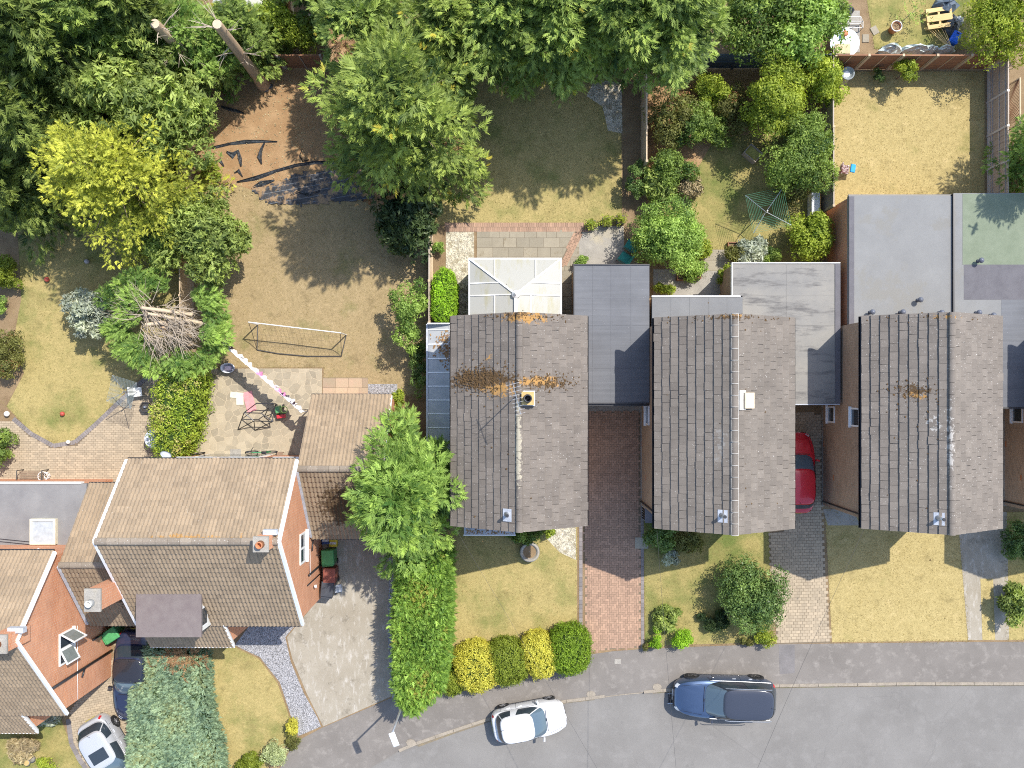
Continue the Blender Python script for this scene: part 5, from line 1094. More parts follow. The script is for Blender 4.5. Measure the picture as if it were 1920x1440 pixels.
# --- loose trees
broad('loose light green tree beside the golden conifer, arching over the soil bed', at(238, 190, 4.6), 7.4, 3.5, 2.9, 1.2, L['loose'], 95, 50, .17, CLN, 60, 'loose_tree', 'tree', cr=.24)
broad('loose light green tree over the fence, right of the golden conifer', at(392, 445, 2.6), 4.4, 2.1, 2.0, .6, L['loose'], 64, 56, .14, CLN, 61, 'loose_tree', 'tree', cr=.26)
m_ = broad('ivy like growth under the loose tree, along the boundary fence', at(310, 440, 2), 3.4, 1.5, 1.4, .2, L['mid'], 26, 80, .14, CL, 62)
def cut_conifer():
    c = W(308, 612, 2.2); r = np.random.default_rng(9); t = thing('cut_conifer', 'ring shaped conifer cut open in the middle, bare branches showing', 'tree', (c.x, c.y, 0))
    ring = [(212, 555, 2.2), (238, 540, 2.8), (262, 533, 3.0), (290, 535, 3.0), (378, 562, 2.8), (395, 575, 2.6), (408, 605, 2.4), (405, 640, 2.4), (388, 668, 2.2), (355, 688, 2.3), (320, 692, 2.0), (290, 682, 2.2), (262, 665, 2.4), (235, 648, 2.2), (222, 618, 2.5), (235, 590, 2.8), (250, 560, 3.2), (262, 655, 2.6), (330, 680, 2.6), (392, 625, 2.8)]
    PP, AA = [], []
    for (x_, y_, z_) in ring:
        for _ in range(3): q = W(x_+random.uniform(-9, 9), y_+random.uniform(-9, 9), z_+random.uniform(-.5, .2)); PP.append(q); dv = q-Vector((c.x, c.y, 2.2)); AA.append((dv.x+random.uniform(-.4, .4), dv.y+random.uniform(-.4, .4), .25*dv.length))
    K = len(PP); g1 = plumes(r, np.array(PP), np.array(AA), r.uniform(.6, .95, K), 80, sp=.3)
    leafobj('crown', scatter(SPR, *g1, r.normal(0, .5, len(g1[0])), r), L['bright'], t)
    m = MB()
    for (x0, y0, x1, y1, rr, z0, z1) in ((360, 590, 265, 577, .085, 2.2, 3.3), (385, 607, 277, 588, .075, 2.0, 3.2), (325, 603, 272, 609, .09, 2.4, 3.1)):
        A, B = W(x0, y0, z0), W(x1, y1, z1); m.tube([A, A.lerp(B, .5)+Vector((0, 0, .08)), B], [rr*1.2, rr, rr*.85], 9)
    m.build('cut_stem', M['cutwood'], t)
    tw = MB(); random.seed(5)
    for k in range(250):
        if k % 5: s_ = W(random.uniform(262, 345), random.uniform(572, 640), random.uniform(2.0, 3.1)); a1 = random.gauss(-.75, .55)
        else: s_ = W(random.uniform(245, 285), random.uniform(560, 600), random.uniform(2.4, 3.2)); a1 = random.gauss(2.5, .5)
        ln = random.uniform(.5, 1.5); e = s_+Vector((math.cos(a1)*ln, math.sin(a1)*ln, random.uniform(-.35, .35))); mid = (s_+e)/2+Vector((random.uniform(-.12, .12), random.uniform(-.12, .12), random.uniform(0, .2)))
        tw.tube([s_, mid, e], [.02, .013, .004], 4, False)
        for _ in range(2): e2 = mid.lerp(e, random.random())+Vector((random.uniform(-.35, .35), random.uniform(-.35, .35), random.uniform(-.05, .2))); tw.tube([mid, e2], [.009, .003], 3, False)
    tw.build('bare_branches', M['twig'], t)
    MB().tube([(c.x, c.y, 0), (c.x+.1, c.y, 2.6)], [.3, .2], 10).build('trunk', M['bark'], t)
cut_conifer()
broad('feathery silver grey shrub left of the cut open conifer', at(178, 585, 1.2), 2.2, 1.15, 1.2, .1, L['silver'], 40, 50, .11, CLN, 63, cr=.3)
# --- hedges
hedge('bright green clipped hedge along the shared drive, running down to the pavement', [at(x, y, 2.5) for x, y in ((752, 1050), (834, 1040), (836, 1150), (831, 1235), (824, 1294), (800, 1310), (772, 1338), (756, 1325), (746, 1295), (744, 1150))], 2.6, L['hedge'], 520, .25, SPR, 70, ydir=(0, -.3, 0), jit=.1, noise_h=.06)
hedge('yellow green climber smothering the fence between the two back patios', [at(x, y, 1.9) for x, y in ((295, 715), (335, 690), (372, 700), (368, 760), (350, 830), (330, 862), (290, 852), (282, 790))], 2.1, L['varieg'], 110, .17, CL, 71, 'climber', noise_h=.18, jit=.12, cat_='climber')
hedge('small rounded bright green box hedge beside the conservatory', [at(x, y, 1.8) for x, y in ((815, 515), (830, 501), (846, 510), (853, 530), (853, 580), (845, 603), (822, 605), (811, 590), (810, 545))], 1.9, L['box'], 330, .1, CL, 72, 'box_hedge', jit=.04)
hedge('spreading blue green juniper bank between the dark car and the dry lawn', [at(x, y, 1.1) for x, y in ((248, 1240), (285, 1207), (340, 1215), (378, 1235), (383, 1300), (390, 1350), (406, 1400), (411, 1462), (238, 1462), (243, 1400), (246, 1310))], 1.2, L['juniper'], 430, .22, SPR, 73, 'juniper', noise_h=.1, jit=.05, lift=.15, cat_='shrub', ydir=(-.5, -.25, 0))
n = 150; r_ = np.random.default_rng(4); pp = np.stack([r_.normal(0, .55, n), r_.normal(0, .3, n), r_.normal(0, .08, n)], 1)+np.array(W(335, 1232, 1.25)); ju = [o for o in C.objects if o.name.startswith('juniper')][0]
leafobj('dead_patch', scatter(FRT, pp, np.stack([r_.normal(0, .6, n), r_.normal(-.3, .5, n), r_.normal(.3, .2, n)], 1), r_.uniform(.25, .5, n), r_.random(n), None, r_), L['brown'], ju)
# --- clipped shrubs by the pavement
for i, (px, py, rx, ry, h, m, l) in enumerate(((849, 1278, .42, .55, .75, 'olive', 'smallest clipped green shrub, tucked against the hedge end'), (893, 1248, .92, 1.08, 1.35, 'yellow', 'clipped golden yellow shrub nearest the hedge'), (952, 1239, .85, 1.0, 1.35, 'olive', 'clipped olive green shrub between the two golden ones'),
        (1011, 1226, .72, .98, 1.3, 'yellow', 'clipped golden yellow shrub between two green ones'), (1068, 1216, .9, 1.08, 1.4, 'green', 'round clipped green shrub beside the brick driveway'))):
    clipped(l, at(px, py, h*.55), rx, ry, h, L[m], 3000 if i else 1100, .115, 2.7, 80+i, group='clipped shrubs by the pavement', rz=.25 if 0 < i < 4 else 0)
# --- bushes
B = [ # px, py, zmid, rx, ry, h, mat, nc, ls, label, name
 (1405, 1112, 1.1, 1.45, 1.6, 2.3, 'deep', 90, .12, 'large dark glossy bush on the front lawn beside the tan block driveway', 'glossy_bush'),
 (1258, 222, 1.1, 1.15, 1.5, 2.2, 'russet', 40, .12, 'russet tinged bush against the fence in the shrubby garden', 'garden_shrub'),
 (1302, 238, 1.1, .95, 1.2, 2.1, 'mid', 30, .12, 'mid green bush right of the russet bush', 'garden_shrub'),
 (1332, 178, 1.0, .8, .8, 1.9, 'acacia', 22, .13, 'yellow leaved shrub near the dark fence', 'garden_shrub'),
 (1380, 212, 1.0, .85, 1.05, 1.8, 'russet', 24, .12, 'russet shrub left of the golden acacia', 'garden_shrub'),
 (1350, 245, .8, .7, .7, 1.3, 'mid', 18, .12, 'low green shrub below the yellow leaved shrub', 'garden_shrub'),
 (1540, 150, 1.4, .95, 1.2, 2.8, 'yellowgreen', 30, .14, 'yellow green shrub in the corner by the water butt', 'garden_shrub'),
 (1526, 443, 1.2, 1.0, 1.05, 2.2, 'yellowgreen', 46, .13, 'rounded yellow green bush against the flat garage roof', 'garden_shrub'),
 (1190, 335, .9, .45, 1.0, 1.7, 'deep', 22, .12, 'narrow grey green shrub at the end of the bare soil strip', 'garden_shrub'),
 (1250, 320, 1.0, 1.25, .85, 1.9, 'mid', 34, .12, 'bushy green shrub between the russet bush and the round tree', 'garden_shrub'),
 (1232, 348, .9, .8, .7, 1.5, 'loose', 22, .12, 'olive shrub just above the round tree', 'garden_shrub'),
 (1290, 350, .6, .6, .5, 1.0, 'dry', 14, .12, 'dried brown shrub beside the shaded lawn', 'garden_shrub'),
 (1485, 358, 1.1, .6, .65, 2.0, 'russet', 22, .12, 'brownish shrub above the rounded yellow green bush', 'garden_shrub'),
 (1410, 470, .5, .85, .6, .8, 'silver', 24, .12, 'grey green lavender behind the stained garage roof', 'lavender'),
 (1375, 480, .5, .5, .45, .9, 'russet', 16, .11, 'russet plant left of the lavender', 'garden_plant'),
 (1360, 515, .5, .4, .5, .8, 'yellowgreen', 14, .11, 'bright leaved plant at the corner of the stained garage', 'garden_plant'),
 (1445, 480, .4, .5, .4, .7, 'mid', 14, .11, 'low green plant right of the lavender', 'garden_plant'),
 (1292, 505, .5, .75, .6, .9, 'round', 22, .11, 'leafy plants around the wooden planters', 'garden_plant'),
 (1250, 540, .4, .55, .35, .7, 'yellowgreen', 14, .11, 'pale green plant beside the fibreglass roofed extension', 'garden_plant'),
 (1310, 470, .5, .6, .5, 1.0, 'acacia', 16, .11, 'yellowing plant below the round tree', 'garden_plant'),
 (1410, 40, 2.3, 2.2, 1.6, 4.3, 'mid', 50, .17, 'large leaved evergreen hanging over the dark fence', 'evergreen_shrub'),
 (1500, 55, 2.3, 1.7, 1.5, 4.2, 'round', 46, .17, 'large leaved evergreen beside the junk filled yard', 'evergreen_shrub'),
 (1545, 30, 1.6, .9, 1.0, 3.0, 'mid', 24, .14, 'evergreen corner bush above the round blue table', 'evergreen_shrub'),
 (1890, 42, 2.0, 1.8, 1.8, 3.6, 'acacia', 60, .14, 'yellow green shrub in the top right corner', 'garden_shrub'),
 (1697, 135, .9, .55, .6, 1.7, 'acacia', 18, .13, 'yellow leaved shrub against the brown back fence', 'garden_shrub'),
 (1645, 140, .4, .25, .4, .8, 'deep', 8, .1, 'small dark plant between the water butt and the yellow shrub', 'garden_plant'),
 (765, 417, 1.4, 1.3, 1.4, 2.8, 'darkbush', 60, .13, 'dark rounded bush beside the fence, below the big cypress', 'dark_bush'),
 (560, 62, 1.6, 1.1, .8, 2.4, 'acacia', 26, .13, 'yellow orange shrub behind the brown back fence', 'garden_shrub'),
 (510, 42, 2.0, 1.2, 1.0, 3.4, 'yellowgreen', 34, .13, 'yellow green shrub beside the white canopy', 'garden_shrub'),
 (620, 50, 1.4, .9, 1.0, 2.4, 'loose', 20, .13, 'weedy shrub beside the rubble patch at the top', 'garden_shrub'),
 (8, 400, .8, .7, 1.0, 1.6, 'loose', 20, .12, 'shrub at the left edge, uppermost beside the curved lawn', 'garden_shrub'),
 (12, 512, .7, .75, .75, 1.4, 'olive', 24, .11, 'olive shrub at the left edge level with the red ball', 'garden_shrub'),
 (14, 660, .7, .75, 1.2, 1.3, 'russet', 30, .11, 'long low shrub at the left edge of the curved lawn', 'garden_shrub'),
 (6, 572, .4, .35, .35, .7, 'round', 10, .11, 'small leafy plant between two shrubs at the left edge', 'garden_plant'),
 (2, 840, .6, .6, 1.0, 1.4, 'mid', 20, .12, 'green bush at the left edge above the metal bench', 'garden_shrub'),
 (395, 320, .5, .55, .5, 1.0, 'yellowgreen', 16, .12, 'weeds at the edge of the soil bed by the fence', 'garden_plant'),
 (1240, 1000, .8, .7, .7, 1.5, 'deep', 24, .12, 'dark bush at the corner of the white ridged house', 'garden_shrub'),
 (1290, 1015, .5, .7, .6, .9, 'russet', 20, .11, 'low purple green shrub under the front eave of the white ridged house', 'garden_shrub'),
 (1260, 1040, .4, .5, .4, .7, 'silver', 12, .1, 'grey leaved plant with white flowers on the shaded front lawn', 'garden_plant'),
 (975, 1000, .5, .9, .45, 1.1, 'mid', 22, .11, 'green shrub under the front eave, right of the bay window', 'garden_shrub'),
 (1030, 998, .4, .3, .25, .8, 'yellowgreen', 9, .11, 'yellow green plant beside the shingle bed', 'garden_plant'),
 (1280, 1195, .4, .48, .46, .9, 'box', 26, .1, 'bright green tuft by the pavement, right of two', 'garden_plant'),
 (1229, 1197, .35, .28, .42, .8, 'box', 16, .1, 'bright green tuft by the pavement, left of two', 'garden_plant'),
 (1436, 1194, .4, .45, .42, .8, 'acacia', 20, .1, 'yellow green tuft beside the tan block driveway', 'garden_plant'),
 (1247, 1160, .35, .7, .65, .6, 'loose', 20, .09, 'straggly pale plant near the brick driveway', 'garden_plant'),
 (1340, 1165, .3, .8, .5, .5, 'darkbush', 16, .1, 'low dark plants in the shade of the glossy bush', 'garden_plant'),
 (1400, 1205, .3, .35, .2, .5, 'russet', 10, .09, 'reddish plant at the pavement edge', 'garden_plant'),
 (1211, 1213, .25, .22, .2, .4, 'russet', 8, .08, 'small purple plant at the corner of the brick driveway', 'garden_plant'),
 (517, 1411, .6, .58, .62, 1.2, 'palevar', 34, .1, 'pale variegated round shrub at the corner by the pavement', 'garden_shrub'),
 (547, 1362, .4, .35, .4, .8, 'yellow', 14, .1, 'small yellow shrub at the end of the slate gravel path', 'garden_shrub'),
 (552, 1388, .35, .4, .5, .6, 'russet', 14, .09, 'brown green plant between the yellow and the pale shrub', 'garden_plant'),
 (467, 1432, .4, .7, .55, .8, 'olive', 24, .1, 'olive shrub at the bottom edge, left of the pale shrub', 'garden_shrub'),
 (42, 1405, .4, .62, .6, .7, 'dry', 26, .1, 'dry grey brown shrub on the grass left of the silver car', 'garden_shrub'),
 (88, 1432, .35, .5, .4, .7, 'yellowgreen', 18, .1, 'yellow green plant at the bottom left', 'garden_plant'),
 (90, 1345, .3, .7, .3, .6, 'silver', 14, .1, 'grey leaved plants in the shade of the brick gable', 'garden_plant'),
 (745, 748, .4, .35, .35, .8, 'yellowgreen', 12, .12, 'spiky yellow green plant at the garage corner', 'garden_plant'),
 (785, 690, .6, .5, 1.3, 1.3, 'deep', 26, .11, 'dark bushes along the fence left of the lean-to', 'garden_shrub'),
 (780, 660, .4, .3, .5, 1.0, 'loose', 10, .11, 'pale straggly stems beside the fence and the lean-to', 'garden_plant'),
 (1500, 240, 1.0, .7, .7, 1.5, 'deep', 18, .12, 'dark shrub under the golden acacia', 'garden_shrub'),
 (1905, 1130, .7, .7, .9, 1.3, 'loose', 20, .11, 'green shrub at the right edge beside the concrete driveway', 'garden_shrub'),
 (1905, 1010, .7, .7, .9, 1.3, 'deep', 20, .11, 'dark shrub in shade at the right edge under the end house', 'garden_shrub'),
]
for i, (px, py, z, rx, ry, h, m, nc, ls, l, nm) in enumerate(B):
    sm = rx < .6
    broad(l, at(px, py, z), h, rx, ry, .05, L[m], int(nc*(.8 if sm else 1)), 32 if sm else 48, ls*(.97 if sm else 1.15), CLN if m in ('dry', 'silver', 'darkbush', 'loose') else CL, 100+i, nm)
broad('golden green acacia spreading over the middle of the shrubby garden', at(1455, 190, 2.2), 3.7, 1.35, 1.75, .8, L['acacia'], 46, 95, .15, CL, 90, 'acacia_tree', 'tree')
broad('green tree beside the white lidded box, below the golden acacia', at(1500, 292, 1.8), 3.3, 1.55, 1.75, .5, L['mid'], 52, 95, .13, CL, 91, 'garden_tree', 'tree')
broad('round fresh green tree beside the teal chairs', at(1250, 442, 1.7), 3.0, 1.55, 1.5, .4, L['round'], 70, 80, .135, CL, 92, 'round_tree', 'tree', cr=.34)
broad('small open apple tree against the fence beside the box hedge', at(768, 588, 1.5), 2.9, 1.1, 1.75, .5, L['round'], 26, 55, .13, CL, 93, 'apple_tree', 'tree', cr=.28)
for i, (px, py, rr, l) in enumerate(((822, 465, .2, 'potted plant standing by the fence next to the shingle square'), (1090, 492, .3, 'low plant at the corner of the slate blue garage roof'))):
    broad(l, at(px, py, .4), .6, rr, rr*1.3, .2, L['round'], 9, 40, .1, CL, 200+i, 'garden_plant')
# ---------------------------------------------------------------- cars
def paint(name, c, rough=.25, coat=.6, metal=.0):
    g = G(name); g.fin(c, rough, .5, metal); g.b.inputs['Coat Weight'].default_value = coat; g.b.inputs['Coat Roughness'].default_value = .05; return g.m
g = G('car_glass'); M['carglass'] = g.fin((.03, .04, .05), .05, .8)
g = G('windscreen_glass'); M['screen'] = g.fin((.075, .11, .14), .08, .7)
M['tyre'] = simple('tyre_rubber', (.02, .02, .02), .85, .2)
M['rim'] = simple('alloy_rim', (.38, .38, .39), .35, .5, .7)
M['rimdark'] = simple('dark_alloy_rim', (.07, .068, .065), .4, .5, .6)
M['redlight'] = simple('tail_light', (.42, .02, .025), .2, .6)
M['headlight'] = simple('headlight_lens', (.50, .53, .56), .12, .7)
def car(name, label, loc, rz, Lc, Wc, Hc, body, roofm, belt=.92, hood=.86, cab=(-.46, .22), roof_=(-.36, .05), rim='rim', doors=2, sunroof=False, screenm='screen', handles='metal', tail=True, roofz=None, wr=.3, nose=.82, cabm=None):
    t = thing(name, label, 'car', loc, rz); N = 72
    th = np.linspace(0, 2*np.pi, N, endpoint=False)
    def loop(a, b, n, cx=0.0):
        c, s = np.cos(th), np.sin(th); return np.stack([cx+a*np.sign(c)*np.abs(c)**(2/n), b*np.sign(s)*np.abs(s)**(2/n)], 1)
    def taper(x): return 1-(1-nose)*np.clip((x/(Lc/2)-.35)/.65, 0, 1)**1.6-.08*np.clip((-x/(Lc/2)-.5)/.5, 0, 1)**1.5
    def topz(x):
        u = x/Lc; f = np.clip((u-cab[1]+.02)/(.5-cab[1]), 0, 1); return belt-(belt-hood)*f-.16*np.clip((f-.6)/.4, 0, 1)**2*hood
    base = loop(Lc/2, Wc/2, 5.5); base[:, 1] *= taper(base[:, 0])
    levels = [(.95, .95, .20), (.985, .985, .30), (1.0, 1.0, .52), (.99, .985, .70)]
    rings = [np.stack([base[:, 0]*a, base[:, 1]*b, np.full(N, z)], 1) for a, b, z in levels]
    tz = topz(base[:, 0]); rings.append(np.stack([base[:, 0]*.97, base[:, 1]*.955, np.maximum(tz-.07, .62)], 1)); rings.append(np.stack([base[:, 0]*.945, base[:, 1]*.92, np.maximum(tz-.01, .66)], 1))
    for f in (.8, .55, .3, .04): x = base[:, 0]*.93*f; rings.append(np.stack([x, base[:, 1]*.9*f, topz(x)+.035*(1-f)], 1))
    def loft(rg, name_, mat, cap=True, smooth=True, par=t):
        V = np.concatenate(rg); k = len(rg); b = MB(); b.v = [tuple(v) for v in V]
        for i in range(k-1):
            for j in range(N): b.f.append((i*N+j, i*N+(j+1) % N, (i+1)*N+(j+1) % N, (i+1)*N+j)); b.m.append(0)
        if cap: b.f.append(tuple((k-1)*N+j for j in range(N))); b.m.append(0)
        return b.build(name_, mat, par, world=False, smooth=smooth)
    bo = loft(rings, 'body', body)
    # cabin
    cb = loop((cab[1]-cab[0])*Lc/2, Wc*.46, 4.5, (cab[0]+cab[1])*Lc/2); ct = loop((roof_[1]-roof_[0])*Lc/2, Wc*.375, 4.2, (roof_[0]+roof_[1])*Lc/2)
    fx = np.clip((cb[:, 0]-(cab[0]+cab[1])*Lc/2)/((cab[1]-cab[0])*Lc/2), 0, 1); cb[:, 1] *= 1-.06*fx**3
    zt = np.full(N, Hc-.05); zb = topz(cb[:, 0])-.015
    def mid(v, off=0.0):
        p = cb*(1-v)+ct*v; z = zb*(1-v)+zt*v; e = np.roll(p, -1, 0)-np.roll(p, 1, 0); n = np.stack([e[:, 1], -e[:, 0]], 1); n /= np.linalg.norm(n, axis=1, keepdims=True)
        return np.concatenate([p+n*(off+.05*math.sin(math.pi*v)*.6), z[:, None]+off*.5], 1)
    loft([mid(v) for v in (0, .25, .5, .75, 1.0)], 'cabin', cabm or body, False)
    rr = []
    for f, dz in ((1.0, 0), (.985, .02), (.93, .035), (.7, .05), (.35, .058), (.03, .06)):
        q = ct.copy(); cx = (roof_[0]+roof_[1])*Lc/2; q[:, 0] = cx+(q[:, 0]-cx)*f; q[:, 1] *= f; rr.append(np.concatenate([q, (zt+dz-.008)[:, None]], 1))
    ro_ = loft(rr, 'roof', roofm)
    def patch(name_, mat, sel, v0, v1, off=.008):
        vs = np.linspace(v0, v1, 4); b = MB(); idx = list(sel); k = len(idx); rg = [mid(v, off) for v in vs]
        for g_ in rg: b.v += [tuple(g_[i % N]) for i in idx]
        for i in range(3):
            for j in range(k-1): b.f.append((i*k+j, i*k+j+1, (i+1)*k+j+1, (i+1)*k+j)); b.m.append(0)
        return b.build(name_, mat, t, world=False, smooth=True)
    ang = lambda d: int(round(d/360*N))
    def by_side(s): return [i for i in range(N) if np.sign(cb[i, 1]) == s]
    fr = [i-N if i > N/2 else i for i in range(N) if cb[i % N, 0] > (cab[1]-.06)*Lc and ct[i % N, 0] > (roof_[1]-.05)*Lc]; fr = sorted(fr)
    patch('windscreen', M[screenm], fr, .06, .96)
    bk = sorted(i for i in range(N) if cb[i, 0] < (cab[0]+.05)*Lc and ct[i, 0] < (roof_[0]+.05)*Lc); patch('rear_window', M['carglass'], bk, .2, .92)
    for s in (1, -1):
        ii = sorted((i for i in range(N) if s*cb[i, 1] > Wc*.3 and (cab[0]+.05)*Lc < cb[i, 0] < (cab[1]-.05)*Lc), key=lambda i: i)
        if not ii: continue
        k = len(ii)
        if doors == 1 or k < 8: patch('side_window', M['carglass'], ii, .14, .9)
        else: h_ = k*6//11; patch('side_window', M['carglass'], ii[:h_], .14, .9); patch('side_window', M['carglass'], ii[h_:], .14, .9)
    # lights
    def bpatch(name_, mat, pred, l0, l1, off=.006):
        ii = [i for i in range(N) if pred(base[i])]
        grp = []; cur = [ii[0]]
        for i in ii[1:]:
            if i == cur[-1]+1: cur.append(i)
            else: grp.append(cur); cur = [i]
        grp.append(cur)
        for gi in grp:
            if len(gi) < 2: continue
            b = MB(); k = len(gi)
            for l in range(l0, l1+1): b.v += [(rings[l][i, 0]*(1+off), rings[l][i, 1]*(1+off), rings[l][i, 2]+off*.6) for i in gi]
            for l in range(l1-l0):
                for j in range(k-1): b.f.append((l*k+j, l*k+j+1, (l+1)*k+j+1, (l+1)*k+j)); b.m.append(0)
            b.build(name_, mat, t, world=False, smooth=True)
    bpatch('headlight', M['headlight'], lambda p: p[0] > Lc*.455 and abs(p[1]) > Wc*.22, 3, 5)
    if tail: bpatch('tail_light', M['redlight'], lambda p: p[0] < -Lc*.46 and abs(p[1]) > Wc*.33, 3, 5)
    bpatch('front_grille', M['black'], lambda p: p[0] > Lc*.49 and abs(p[1]) < Wc*.3, 1, 3)
    MB().box(-Lc*.49, -Lc*.47, -Wc*.3, Wc*.3, .3, .45).build('bumper_insert', M['black'], t, world=False)
    # wheels
    for sx in (-.31, .305):
        for s in (1, -1):
            y = s*(Wc/2*taper(np.array(sx*Lc))-.10); a = MB()
            def ringy(prof, m, nm, par, seg=18):
                b = MB(); vs = [(sx*Lc+r_*math.cos(2*math.pi*k/seg), y+s*d_, wr+r_*math.sin(2*math.pi*k/seg)) for r_, d_ in prof for k in range(seg)]
                fs = [(i*seg+k, i*seg+(k+1) % seg, (i+1)*seg+(k+1) % seg, (i+1)*seg+k) for i in range(len(prof)-1) for k in range(seg)]+[tuple((len(prof)-1)*seg+k for k in range(seg))]
                b.add(vs, fs if s < 0 else [f[::-1] for f in fs]); return b.build(nm, m, par, world=False)
            wh = ringy([(wr, -.1), (wr, .085), (wr*.93, .115), (wr*.68, .118), (wr*.66, .09)], M['tyre'], 'wheel', t)
            ringy([(wr*.66, .092), (wr*.62, .112), (wr*.5, .10)], M['black'], 'hub', wh)
            sp = MB()
            for k in range(6):
                an = k*math.pi/3; sp.obox((sx*Lc+math.cos(an)*wr*.32, y+s*.112, wr+math.sin(an)*wr*.32), wr*.6, .02, wr*.16, ry=-an)
            sp.lathe([(wr*.14, 0), (wr*.14, .01)], 8, (sx*Lc, y+s*.11, wr)); sp.build('rim', M[rim], wh, world=False)
            ringy([(wr*1.12, -.06), (wr*1.12, .088), (wr*1.02, .09)], M['black'], 'wheel_arch', t)
    for s in (1, -1):
        mx, my = (cab[1]-.075)*Lc, s*(Wc*.5+.06)
        m = MB().obox((mx, my, belt+.04), .1, .2, .14, rz=s*.2, taper=.8).build('wing_mirror', roofm if roofm is not body else body, t, world=False, bevel=.02)
        hn = MB()
        for hx in ((-.08, -.24) if doors == 2 else (-.06,)): MB().obox((hx*Lc, s*Wc*.492, .78), .16, .03, .03).build('door_handle', M[handles] if handles in M else body, t, world=False)
        MB().tube([(cab[1]*Lc-.25, s*Wc*.468, belt-.01), (cab[0]*Lc+.2, s*Wc*.468, belt-.01)], .008, 4).build('window_trim', M['black'], t, world=False)
    MB().tube([(cab[1]*Lc+.03, Wc*.3, belt+.03), (cab[1]*Lc+.0, -.05, belt+.05)], .012, 4).build('wiper', M['black'], t, world=False)
    MB().tube([(cab[1]*Lc+.03, Wc*.05, belt+.04), (cab[1]*Lc+.0, -Wc*.32, belt+.03)], .012, 4).build('wiper', M['black'], t, world=False)
    hz = []
    for s in (1, -1): MB().tube([(Lc*.44, s*Wc*.3, float(topz(np.array(Lc*.44)))+.02), (cab[1]*Lc+.1, s*Wc*.38, belt+.012)], .006, 4).build('bonnet_seam', M['dark'], t, world=False)
    MB().tube([(roof_[0]*Lc+.12, .1, Hc), (roof_[0]*Lc-.02, .1, Hc+.16)], .008, 4).build('roof_aerial', M['black'], t, world=False)
    for s in (1, -1):
        for hx in ((.12, -.14, -.34) if doors == 2 else (.12, -.2)): MB().tube([(hx*Lc, s*Wc*.5, .34), (hx*Lc, s*Wc*.497, .6), (hx*Lc, s*Wc*.478, belt-.06)], .006, 4).build('door_seam', M['dark'], t, world=False)
        MB().tube([(-.3*Lc, s*Wc*.502, .3), (.3*Lc, s*Wc*.502, .3)], .02, 4).build('sill', M['black'], t, world=False)
    MB().obox((Lc/2+.004, 0, .42), .012, .5, .11).build('number_plate', M['white'], t, world=False); MB().obox((-Lc/2-.004, 0, .55), .012, .5, .11).build('number_plate', simple('yellow_plate', (.6, .5, .08), .4), t, world=False)
    if sunroof: MB().obox((roof_[1]*Lc-.55, 0, Hc+.005), .55, .8, .03).build('sunroof', M['carglass'], t, world=False, bevel=.01)
    return t
RZ = -.106
p = W(992, 1354, .7)
wc = car('small_hatchback', 'white hatchback parked on the road beside the clipped shrubs', (p.x, p.y, RZ), math.radians(10.5), 3.45, 1.62, 1.48, paint('white_car_paint', (.60, .60, .61)), paint('white_roof_paint', (.60, .60, .61)), cab=(-.44, .235), roof_=(-.37, .055), wr=.28, handles='white')
MB().obox((.35, .33, 1.02), .3, .25, .12).build('green_cloth', simple('lime_cloth', (.25, .62, .05), .8), wc, world=False)
p = W(1361, 1311, .8)
car('suv', 'blue estate car with dark roof parked on the road over the drain', (p.x, p.y, RZ), math.pi-math.radians(1.5), 4.75, 1.86, 1.68, paint('blue_grey_paint', (.07, .11, .19), .3, .6, .65), paint('dark_roof_paint', (.035, .04, .055), .15), belt=1.02, hood=.98, cab=(-.48, .215), roof_=(-.42, .05), rim='rimdark', wr=.36, cabm=paint('dark_pillar_paint', (.03, .034, .045), .15))
sv = [o for o in C.objects if o.name.startswith('suv')][0]
for s in (1, -1):
    MB().tube([(.2, s*.72, 1.64), (0, s*.735, 1.7), (-1.75, s*.72, 1.69), (-1.9, s*.71, 1.64)], .018, 6).build('roof_rail', M['metal'], sv, world=False)
    MB().tube([(.75, s*.872, 1.03), (-.4, s*.878, 1.06), (-2.0, s*.85, 1.1)], .016, 5).build('chrome_trim', M['metal'], sv, world=False)
p = W(1497, 887, .7)
car('red_car', 'red car parked on the block driveway, half under the eave', (p.x-.08, p.y, 0.012), math.pi/2, 3.75, 1.66, 1.48, paint('red_car_paint', (.50, .012, .025)), paint('red_roof_paint', (.50, .012, .025)), cab=(-.44, .235), roof_=(-.36, .06), wr=.29, handles='black')
p = W(250, 1265, .7)
car('dark_saloon', 'navy saloon car beside the juniper bank, half hidden', (p.x, p.y, 0.012), -math.pi/2-.04, 4.2, 1.74, 1.42, paint('navy_paint', (.018, .024, .055)), paint('navy_roof_paint', (.02, .02, .024)), cab=(-.36, .2), roof_=(-.22, .04), wr=.3, handles='black')
p = W(207, 1418, .7)
car('silver_car', 'silver hatchback with a sunroof at the bottom edge beside the juniper bank', (p.x, p.y, 0.012), math.radians(-59), 3.9, 1.68, 1.46, paint('silver_paint', (.50, .51, .53), .3, .6, .3), paint('silver_roof_paint', (.50, .51, .53), .3, .6, .3), cab=(-.45, .2), roof_=(-.36, .05), sunroof=True, wr=.29, handles='silver')
